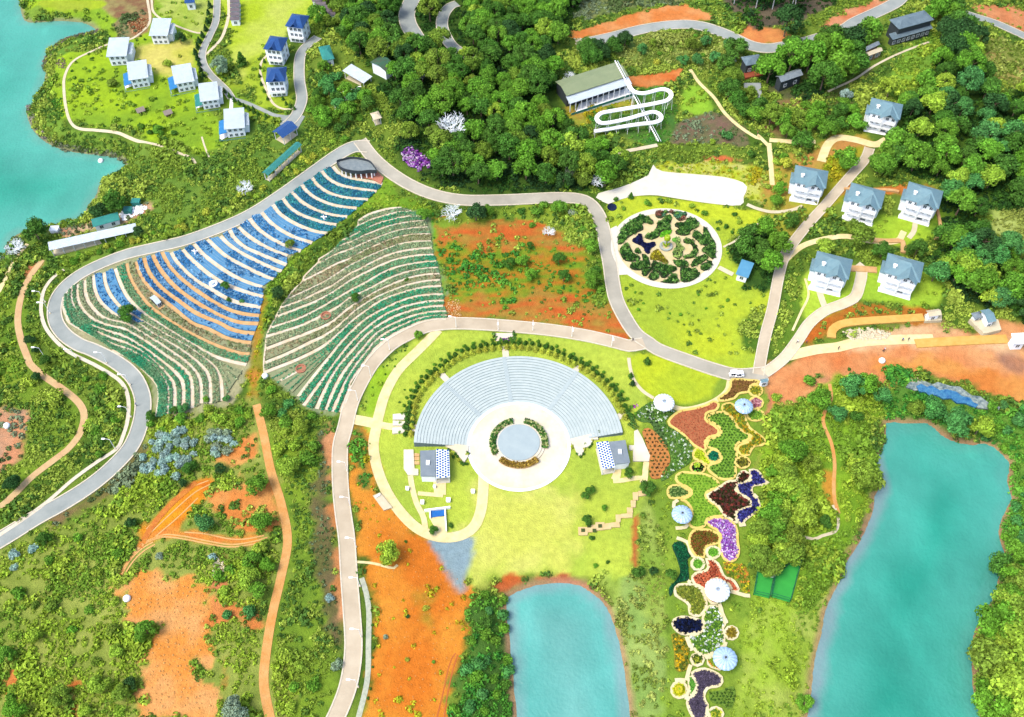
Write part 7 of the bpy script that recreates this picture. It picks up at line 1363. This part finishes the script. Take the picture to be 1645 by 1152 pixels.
for i, (x, y) in enumerate(Q42('745 420 752 490 755 580 760 650 758 720 756 780 758 840 740 975 728 1030')): one(x, y, 3.6, 'shrub', 'dark', 'dark round path shrub', group='round shrubs beside the stone footpath')
for i, (x, y) in enumerate(F8('510 300 520 350 400 440 340 570 320 500 350 490 425 500 160 825 220 690 470 830 515 715 370 420 430 430')): one(x, y, 2.6, 'shrub', 'dark' if i % 2 else 'mid', 'tiny strip-lawn shrub', group='tiny shrubs on the strip lawn')
# golden cones and dark trees of the hedge ring
Wr = spline(G(RING), .35); c0 = AC; d = np.r_[0, np.cumsum(np.linalg.norm(np.diff(Wr, axis=0), axis=1))]
def ringrow(off, step, fn):
    k = int(d[-1] / step)
    for i in range(k):
        s = (i + .5) * d[-1] / k; x, y = np.interp(s, d, Wr[:, 0]), np.interp(s, d, Wr[:, 1]); v = np.array([x, y]) - c0; v /= np.linalg.norm(v); fn(i, k, x + v[0] * off, y + v[1] * off)
ringrow(-.9, 2.15, lambda i, k, x, y: plant('cone', x, y, 1.15, jit(TG['gold']), 'golden cone-shaped topiary', 'topiary', 'golden topiary cones of the hedge ring', .85, False, 'topiary_cone'))
ringrow(.9, 1.9, lambda i, k, x, y: plant('shrub', x, y, 1.15, jit(TG['dark']), 'dark hedge tree behind the golden cones', 'hedge tree', 'dark hedge trees of the ring', 1.5, False, 'hedge_tree'))
ringrow(2.4, 2.6, lambda i, k, x, y: plant('shrub', x, y, .85, jit(TG['mid']), 'low green shrub of the outer ring row', 'shrub', 'low shrubs outside the hedge ring', 1.0, False, 'ring_shrub'))
flush_plants()
# small dotted bushes at the seating ends
for nm, ps in (('promenade', G6('235 285 260 295 300 300 325 300 345 305 370 300 390 305 465 368 480 400 505 435 530 400 550 430 560 465 585 490 610 500 628 492 638 410 640 395')), ('flower walk', G7('105 320 150 385 175 405 200 385 212 345 225 300 255 320 275 300 280 265 340 195 355 195 390 205 405 185 430 185 475 180 495 165'))):
    for i, (a, b) in enumerate(ps):
        x, y = g1(a, b); o = obj('box_shrub', random.choice(CROWN['shrub']), None, (x, y, H1(x, y) + .05), random.uniform(0, 6)); o.scale = (.75, .75, .8); o.color = (*jit(TG['dark' if i % 4 else 'gold']), 1); tag(o, f'{ORD[i]} small clipped shrub along the {nm} end of the seating', 'shrub', f'clipped shrubs at the {nm} end of the seating')
# bare silvery trees
def bare_tree(px, py, rpx, label, up=5):
    x, y = g1(px, py, up); x2, _ = g1(px + rpx, py, up); r = x2 - x; t = empty('bare_tree', (x, y, H1(x, y))); tag(t, label, 'tree'); rd = random.Random(int(px)); b = MB(); tw = MB()
    def grow(p, dv, L, rad, k, m):
        q = p + dv * L; m.tube([p, (p + q) / 2 + Vector((rd.uniform(-.1, .1), rd.uniform(-.1, .1), 0)) * L, q], [rad, rad * .8, rad * .6], 5 if k < 2 else 3)
        if k < 5:
            for _ in range(4 if k < 3 else 2):
                n = (dv + Vector((rd.gauss(0, .62), rd.gauss(0, .62), rd.gauss(.05, .3)))).normalized(); grow(q, n, L * rd.uniform(.65, .9), rad * .66, k + 1, tw)
    b.tube([(0, 0, -.5), (0, 0, r * .7)], [r * .07, r * .055], 8); b.build('trunk', M_bare, t)
    for k in range(6): a = k * 1.05 + rd.uniform(-.3, .3); grow(Vector((0, 0, r * .6)), Vector((math.cos(a) * .9, math.sin(a) * .9, .55)).normalized(), r * .42, r * .05, 1, tw)
    tw.build('branches', mat('twig_silver', (.72, .75, .76), (.55, .6, .62), 3), t)
bare_tree(727, 205, 25, 'big silver bare tree in the middle of the pine wood'); bare_tree(672, 112, 11, 'small silver bare tree high in the pine wood'); bare_tree(726, 335, 15, 'pale leafless tree at the top of the right terraces'); bare_tree(390, 292, 12, 'pale leafless tree above the long road')
bare_tree(25, 400, 12, 'grey leafless tree on the left shore', 2); bare_tree(915, 115, 10, 'pale bare tree at the corner of the sage green hall'); bare_tree(960, 292, 11, 'silver bare tree above the white gravel square', 2); bare_tree(881, 375, 9, 'pale bare bush in the orange plot', 1)
# purple and other flower patches
def patch(name, pts, cols, size, step, label, cat_='flower bed', zoff=.1, m=1.0, tpl=None):
    W = G(pts); P = fill_points(W, step, .4); o = scatter(name, P, rng.uniform(.7, 1.2, len(P)) * size, cols[rng.integers(0, len(cols), len(P))], tpl=tpl or TPL_DOT, zoff=zoff); tag(o, label, cat_, kind='stuff')
patch('purple_flowers', Q12('945 940 1000 905 1060 950 1130 1010 1110 1040 1065 1030 1060 1075 1000 1035 950 990'), leafc((170, 90, 190), (235, 215, 240), (120, 60, 160), (200, 150, 215)), .5, .75, 'patch of purple and white flowers at the edge of the pine wood', zoff=.4)
patch('purple_flowers', G8('345 130 440 125 440 150 350 158'), leafc((120, 50, 150), (150, 80, 180)), .3, .5, 'purple flowers on the white entrance terrace')
patch('purple_flowers', G2('95 340 150 310 165 330 110 358'), leafc((190, 90, 190), (230, 170, 220)), .3, .5, 'magenta flowers at the start of the flower walk')
patch('hedge', G8('288 80 312 70 320 130 292 160'), HG, .5, .7, 'clipped hedge on the promenade side of the entrance terrace', 'hedge', tpl=TPL); patch('hedge', G8('462 75 485 80 485 155 465 155'), HG, .5, .7, 'clipped hedge on the far side of the entrance terrace', 'hedge', tpl=TPL)
for nm, a in (('promenade', '60 0 130 0 140 60 150 200 60 200 65 60'),): patch('hedge', G6(a), leafc((90, 135, 60), (70, 110, 50)), .55, .8, 'trained hedge tunnel at the promenade end of the ring', 'hedge', tpl=TPL, zoff=.6)
patch('hedge', G7('575 20 640 40 650 90 690 160 640 170 605 130 590 60'), leafc((90, 135, 60), (70, 110, 50)), .55, .8, 'trained hedge at the flower-walk end of the ring', 'hedge', tpl=TPL, zoff=.6)
patch('reeds', Q21('40 440 100 380 165 430 120 500 60 560 10 620 -20 600'), PALS['grey'], .7, 1.3, 'grey reeds on the shore of the left lake', 'reeds', tpl=TPL)
patch('reeds', Q11('160 660 200 650 240 780 290 850 260 860 200 770'), leafc((170, 160, 150), (130, 140, 110)), .6, 1.0, 'grey-brown reeds at the tip of the peninsula', 'reeds', tpl=TPL)
patch('reeds', Q11('290 340 380 250 450 225 540 200 610 185 600 205 500 225 400 260 330 320 290 440 265 440 270 380'), leafc((150, 130, 120), (120, 130, 100)), .6, 1.0, 'brown reeds along the inner bay of the left lake', 'reeds', tpl=TPL)
patch('reeds', Q11('300 860 420 900 560 920 700 940 790 990 780 1010 700 975 560 950 420 940 320 900'), leafc((130, 140, 110), (110, 130, 80)), .6, 1.0, 'grey-green reeds along the lower shore of the peninsula', 'reeds', tpl=TPL)
# vegetable plots near the lake
for k, (p, cl, lb) in enumerate(((Q11('790 130 880 110 920 120 900 180 830 220 790 160'), leafc((185, 110, 70), (225, 180, 130)), 'brick-red vegetable rows by the shore footpath'), (Q11('300 620 380 600 395 720 330 745'), PALS['lush'], 'square vegetable plot on the outer shore'), (Q11('340 380 390 360 415 390 400 430 360 420'), leafc((150, 130, 120), (170, 150, 130)), 'dug grey plot on the shore'))):
    patch('vegetable_plot', p, cl, .3, .8, lb, 'vegetable plot')

# ------------------------------------------------------------------ lamps, people, carts and other small things
def lamp_proto():
    a = MB(); a.tube([(0, 0, -.3), (0, 0, 5.2)], [.09, .06], 6); pole = a.mesh('pole', M_white); a = MB(); a.tube([(0, 0, 5.1), (0, .9, 5.45), (0, 1.5, 5.5)], .05, 5); arm = a.mesh('arm', M_white)
    a = MB(); a.box(-.22, .22, 1.2, 2.1, 5.4, 5.55); head = a.mesh('lamp_head', M_white); a = MB(); a.box(-.25, .25, -.25, .25, -.2, .35); base_ = a.mesh('base', M_conc); return pole, arm, head, base_
LPM = lamp_proto(); NL = [0]
def lamps(pts, rname, side):
    for i, (px, py) in enumerate(pts):
        x, y = g1(px, py); t = empty('street_lamp', (x, y, H1(x, y)), R(side)); tag(t, f'white street lamp, {ORD[i]} along the {rname}', 'street lamp', 'white street lamps of the park roads')
        for me, nm in zip(LPM, ('pole', 'arm', 'lamp_head', 'base')): obj(nm, me, t)
lamps(F8('995 152 380 362 205 605 85 830') + Q32('607 760 625 975') + Q42('655 110 680 350 688 662 668 968'), 'lower road towards the bottom edge', 90)
lamps(Q23('1 965 215 965 455 1003 700 1060'), 'road above the amphitheatre lawn', 180)
lamps(Q31('280 60 475 70 660 90 805 225 808 422 712 620') + Q21('280 790 310 860'), 'big bend kerb', 90)
def person_mesh(seed):
    v, e, r = [], [], []
    def a(p, rad, par=None):
        v.append(p); r.append(rad)
        if par is not None: e.append((par, len(v) - 1))
        return len(v) - 1
    rd = random.Random(seed); st_ = rd.uniform(.1, .28); pel = a((0, 0, .92), .14); ch = a((0, 0, 1.25), .16, pel); nk = a((0, 0, 1.48), .06, ch); a((0, .02, 1.58), .09, nk); a((0, .02, 1.68), .1, len(v) - 1)
    for s in (-1, 1):
        h = a((.1 * s, 0, .86), .1, pel); k = a((.11 * s, st_ * .5 * s, .48), .065, h); an = a((.11 * s, st_ * s, .08), .045, k); a((.12 * s, st_ * s + .16, .04), .04, an)
        sh = a((.2 * s, 0, 1.4), .06, ch); el = a((.27 * s, -st_ * .3 * s, 1.12), .045, sh); a((.27 * s, st_ * .5 * s * -1 + .1, .88), .035, el)
    me = bpy.data.meshes.new('body'); me.from_pydata(v, e, []); o = bpy.data.objects.new('tmp', me); sc.collection.objects.link(o); md = o.modifiers.new('s', 'SKIN')
    for i, q in enumerate(me.skin_vertices[0].data): q.radius = (r[i], r[i])
    me.skin_vertices[0].data[0].use_root = True; m2 = o.modifiers.new('d', 'SUBSURF'); m2.levels = m2.render_levels = 1
    bpy.context.view_layer.update(); dg = bpy.context.evaluated_depsgraph_get(); out = bpy.data.meshes.new_from_object(o.evaluated_get(dg)); bpy.data.objects.remove(o)
    cols = [((.02, .02, .03), 'dark clothes'), ((.35, .05, .04), 'a red top'), ((.6, .6, .62), 'a white top'), ((.05, .1, .3), 'a blue top')]; c = cols[seed % 4]
    out.materials.clear(); out.materials.append(mat('trousers', (.03, .035, .05))); out.materials.append(mat('shirt_%d' % (seed % 4), c[0])); out.materials.append(mat('skin', (.45, .27, .18))); out.materials.append(mat('hair', (.02, .015, .01)))
    for p in out.polygons: z = p.center.z; p.material_index = 0 if z < .95 else 1 if z < 1.47 and not (z < 1.0) else (2 if z < 1.66 else 3)
    return out, c[1]
PM = [person_mesh(s) for s in range(4)]
for i, (p, w_) in enumerate([(Q24('540 1042')[0], 'on the dirt road, beside the ochre bank'), (Q24('805 1054')[0], 'on the orange site edge, right of the rock pile'), (Q24('812 1050')[0], 'close beside another walker on the orange site edge'), (Q24('920 992')[0], 'standing on the ochre site strip'), (Q24('955 990')[0], 'standing right of another on the ochre site strip'),
                             (Q24('352 1004')[0], 'on the lane junction by the building site'), (Q24('297 1002')[0], 'at the corner of the concrete lane'), (Q31('845 355')[0], 'walking on the long road past the green terraces'), (Q23('830 1030')[0], 'at the tip of the orange plot junction'), (Q14('60 800')[0], 'on the sandy junction above the lone villa')]):
    x, y = g1(*p); me, cl = PM[i % 4]; o = obj('person', me, None, (x, y, H1(x, y) + .13), random.uniform(0, 6)); tag(o, f'person in {cl} {w_}', 'person')
def cart(px, py, rz, label):
    x, y = g1(px, py); t = empty('electric_cart', (x, y, H1(x, y) + .16), R(rz)); tag(t, label, 'cart', 'white electric carts'); b = MB(); b.box(-1.3, 1.3, -.62, .62, .3, .62); b.box(.75, 1.3, -.6, .6, .62, .95); b.build('body', M_white, t); b = MB(); b.box(-1.1, .9, -.65, .65, 1.85, 1.95); b.build('canopy_roof', M_white, t)
    for q in (-.35, .35): b = MB(); b.box(-.25, .25, -.55, .55, .62, .8); b.box(-.3, -.2, -.55, .55, .8, 1.25); o = b.build('seat', M_dark, t); o.location = (q - .2, 0, 0)
    for sx in (-1.0, .8):
        for sy in (-.55, .55): b = MB(); b.tube([(0, 0, .6), (0, 0, 1.86)], .03, 4); o = b.build('post', M_steel, t); o.location = (sx, sy, 0); b = MB(); b.tube([(0, -.09, 0), (0, .09, 0)], .26, 10); o = b.build('wheel', M_dark, t); o.location = (sx, sy, .26)
cart(1178, 603.5, 5, 'white electric cart parked on the promenade side of the pair'); cart(1187, 604.5, 5, 'white electric cart parked nearest the blue kiosk')
for p, lb in ((F4('930 680'), 'white angel statue in the blue terraces'), (F3('615 230'), 'white statue standing in a blue bed'), (F7('92 722'), 'white marker block at the corner of the right terraces'), (Q12('860 305'), 'white statue in the pine wood'), (Q41('780 428'), 'white boulder on the orange earth'), (Q31('45 480'), 'white slab on the pinkish earth at the far left'), (Q34('800 76'), 'white ball on the orange site'), (Q11('623 995'), 'white buoy on the left lake')):
    x, y = g1(*p[0]) if 'lake' not in lb else Gz(*p[0], WATER); z = H1(x, y) if 'lake' not in lb else WATER - .2
    if 'statue' in lb: o = MB().lathe([(.5, 0), (.5, .4), (.25, .5), (.4, 1.1), (.3, 1.6), (.12, 1.8), (.2, 2.0), (.17, 2.25), (0, 2.4)], 10).build('statue', M_white, None, True, (x, y, z)); c = 'statue'; MBW = MB().box(-1.0, 1.0, -.05, .05, 1.2, 1.7); w2 = MBW.build('wings', M_white, o)
    else: o = MB().lathe([(.9, 0), (1.0, .4), (.75, .95), (.3, 1.2), (0, 1.25)], 10).build('boulder' if 'bould' in lb or 'slab' in lb else 'marker', M_white, None, True, (x, y, z)); c = 'boulder' if 'boulder' in lb or 'slab' in lb else 'marker'
    tag(o, lb, c)
x, y = g1(*F3('850 640')[0]); t = empty('circular_bench', (x, y, H1(x, y) + .3)); tag(t, 'white circular seat between the blue beds', 'seat'); MB().lathe([(1.3, 0), (1.3, .5), (.8, .5), (.8, .2), (0, .2)], 20).build('seat_ring', M_white, t); MB().lathe([(.25, 0), (.2, .9), (0, .95)], 8).build('backrest', M_white, t)
for k, (p, lb) in enumerate(((F7('425 655'), 'round brick well in the right terraces'), (F7('655 165'), 'half-round brick seat under a curved terrace path'))):
    x, y = g1(*p[0]); o = MB().lathe([(1.6, 0), (1.6, .6), (1.25, .6), (1.25, .3), (0, .3)], 20).build('brick_ring', mat('brick_red', C(215, 150, 115), C(190, 120, 90), 3), None, loc=(x, y, H1(x, y) + .1)); tag(o, lb, 'well' if k == 0 else 'seat')
# pontoon roofs on the villa lawn
for k, (p, lb) in enumerate(((Q11('872 695'), 'left thatched mini hut on the lake villa lawn'), (Q11('1040 710'), 'right thatched mini hut on the lake villa lawn'))):
    x, y = g1(*p[0]); t = empty('thatched_hut', (x, y, H1(x, y)), R(30)); tag(t, lb, 'hut'); b = MB(); b.box(-1, 1, -.8, .8, -.3, 1.3); b.build('wall', M_wood, t); b = MB(); gable(b, -1.5, 1.5, -1.3, 1.3, 1.2, 1.2); b.build('roof', mat('thatch', (.22, .18, .15), (.16, .13, .11), 3), t)
x, y = g1(986, 333); o = sheet('ornamental_pond', circ_w(*g1(983, 333), 1.6, 1.7, 20), mat('navy_water', C(20, 30, 60), C(25, 35, 70), .5, .2, spec=.5), .12, .05); tag(o, 'tiny navy ornamental pond near the road end of the white square', 'pond')

# ------------------------------------------------------------------ undergrowth over everything that is not built on
gx, gy = np.meshgrid(np.arange(-232, 232, 1.12), np.arange(56, 366, 1.12)); x = gx.ravel() + rng.uniform(-.5, .5, gx.size); y = gy.ravel() + rng.uniform(-.5, .5, gy.size)
k = (np.abs(x) < (y * .588 + CAMH * .809) * .53 + 5); x, y = x[k], y[k]
col, dens, zi, size = zone_eval(x, y); nn = fbm(x, y, 6, 3, 11)
keep = rng.random(len(x)) < (dens + .25 * dens ** .5) * (.45 + 1.3 * sstep(.35, .62, nn)) * (dens > .012); x, y, zi, size = x[keep], y[keep], zi[keep], size[keep]
ok = np.ones(len(x), bool)
for W, hw in CLEAR_LINES: ok &= line_d(x, y, W, hw + 1.0) > hw + .3
for P in CLEAR_POLYS: ok &= poly_sd(x, y, P, 2) > .5
for cx_, cy_, r_ in CLEAR_DISCS: ok &= (x - cx_) ** 2 + (y - cy_) ** 2 > r_ * r_
x, y, zi, size = x[ok], y[ok], zi[ok], size[ok]; print('undergrowth clumps', len(x))
patchn = fbm(x, y, 9, 3, 13); rad = size * rng.uniform(.6, 1.25, len(x)) * (.75 + .7 * sstep(.5, .75, patchn)); cc = np.zeros((len(x), 3)); zs = np.array(['mix'] + [z_[4] for z_ in ZONES])[zi]
for nm, pal in PALS.items():
    q = np.where(zs == nm)[0]
    if len(q): cc[q] = pal[np.clip(((fbm(x[q], y[q], 12, 3, 15) - .5) * 3.2 + .5 + rng.normal(0, .22, len(q))) * len(pal), 0, len(pal) - 1).astype(int)]
R_ = [('undergrowth', 'low green scrub on the hillside between the left lake and the long road', (x < -20) & (y > 165)), ('undergrowth', 'low scrub and bushes around the orange earth, lower left', (x < -20) & (y <= 165)),
      ('undergrowth', 'low plants under the pine wood and below the slide track', (x >= -20) & (x < 70) & (y > 185)), ('undergrowth', 'dense green scrub around the villas and the right-hand wood', (x >= 70) & (y > 165)), ('undergrowth', 'grassy scrub on the banks of the pond and the lagoon', ((x >= -20) & (y <= 165)) | ((x >= -20) & (x < 70) & (y <= 185)))]
used = np.zeros(len(x), bool)
for nm, lb, m_ in R_:
    q = np.where(m_ & ~used)[0]; used[q] = True
    if len(q): tag(scatter(nm, np.c_[x[q], y[q]], rad[q], cc[q], zoff=-.05), lb, 'undergrowth', kind='stuff')
print('objects', len(bpy.data.objects))
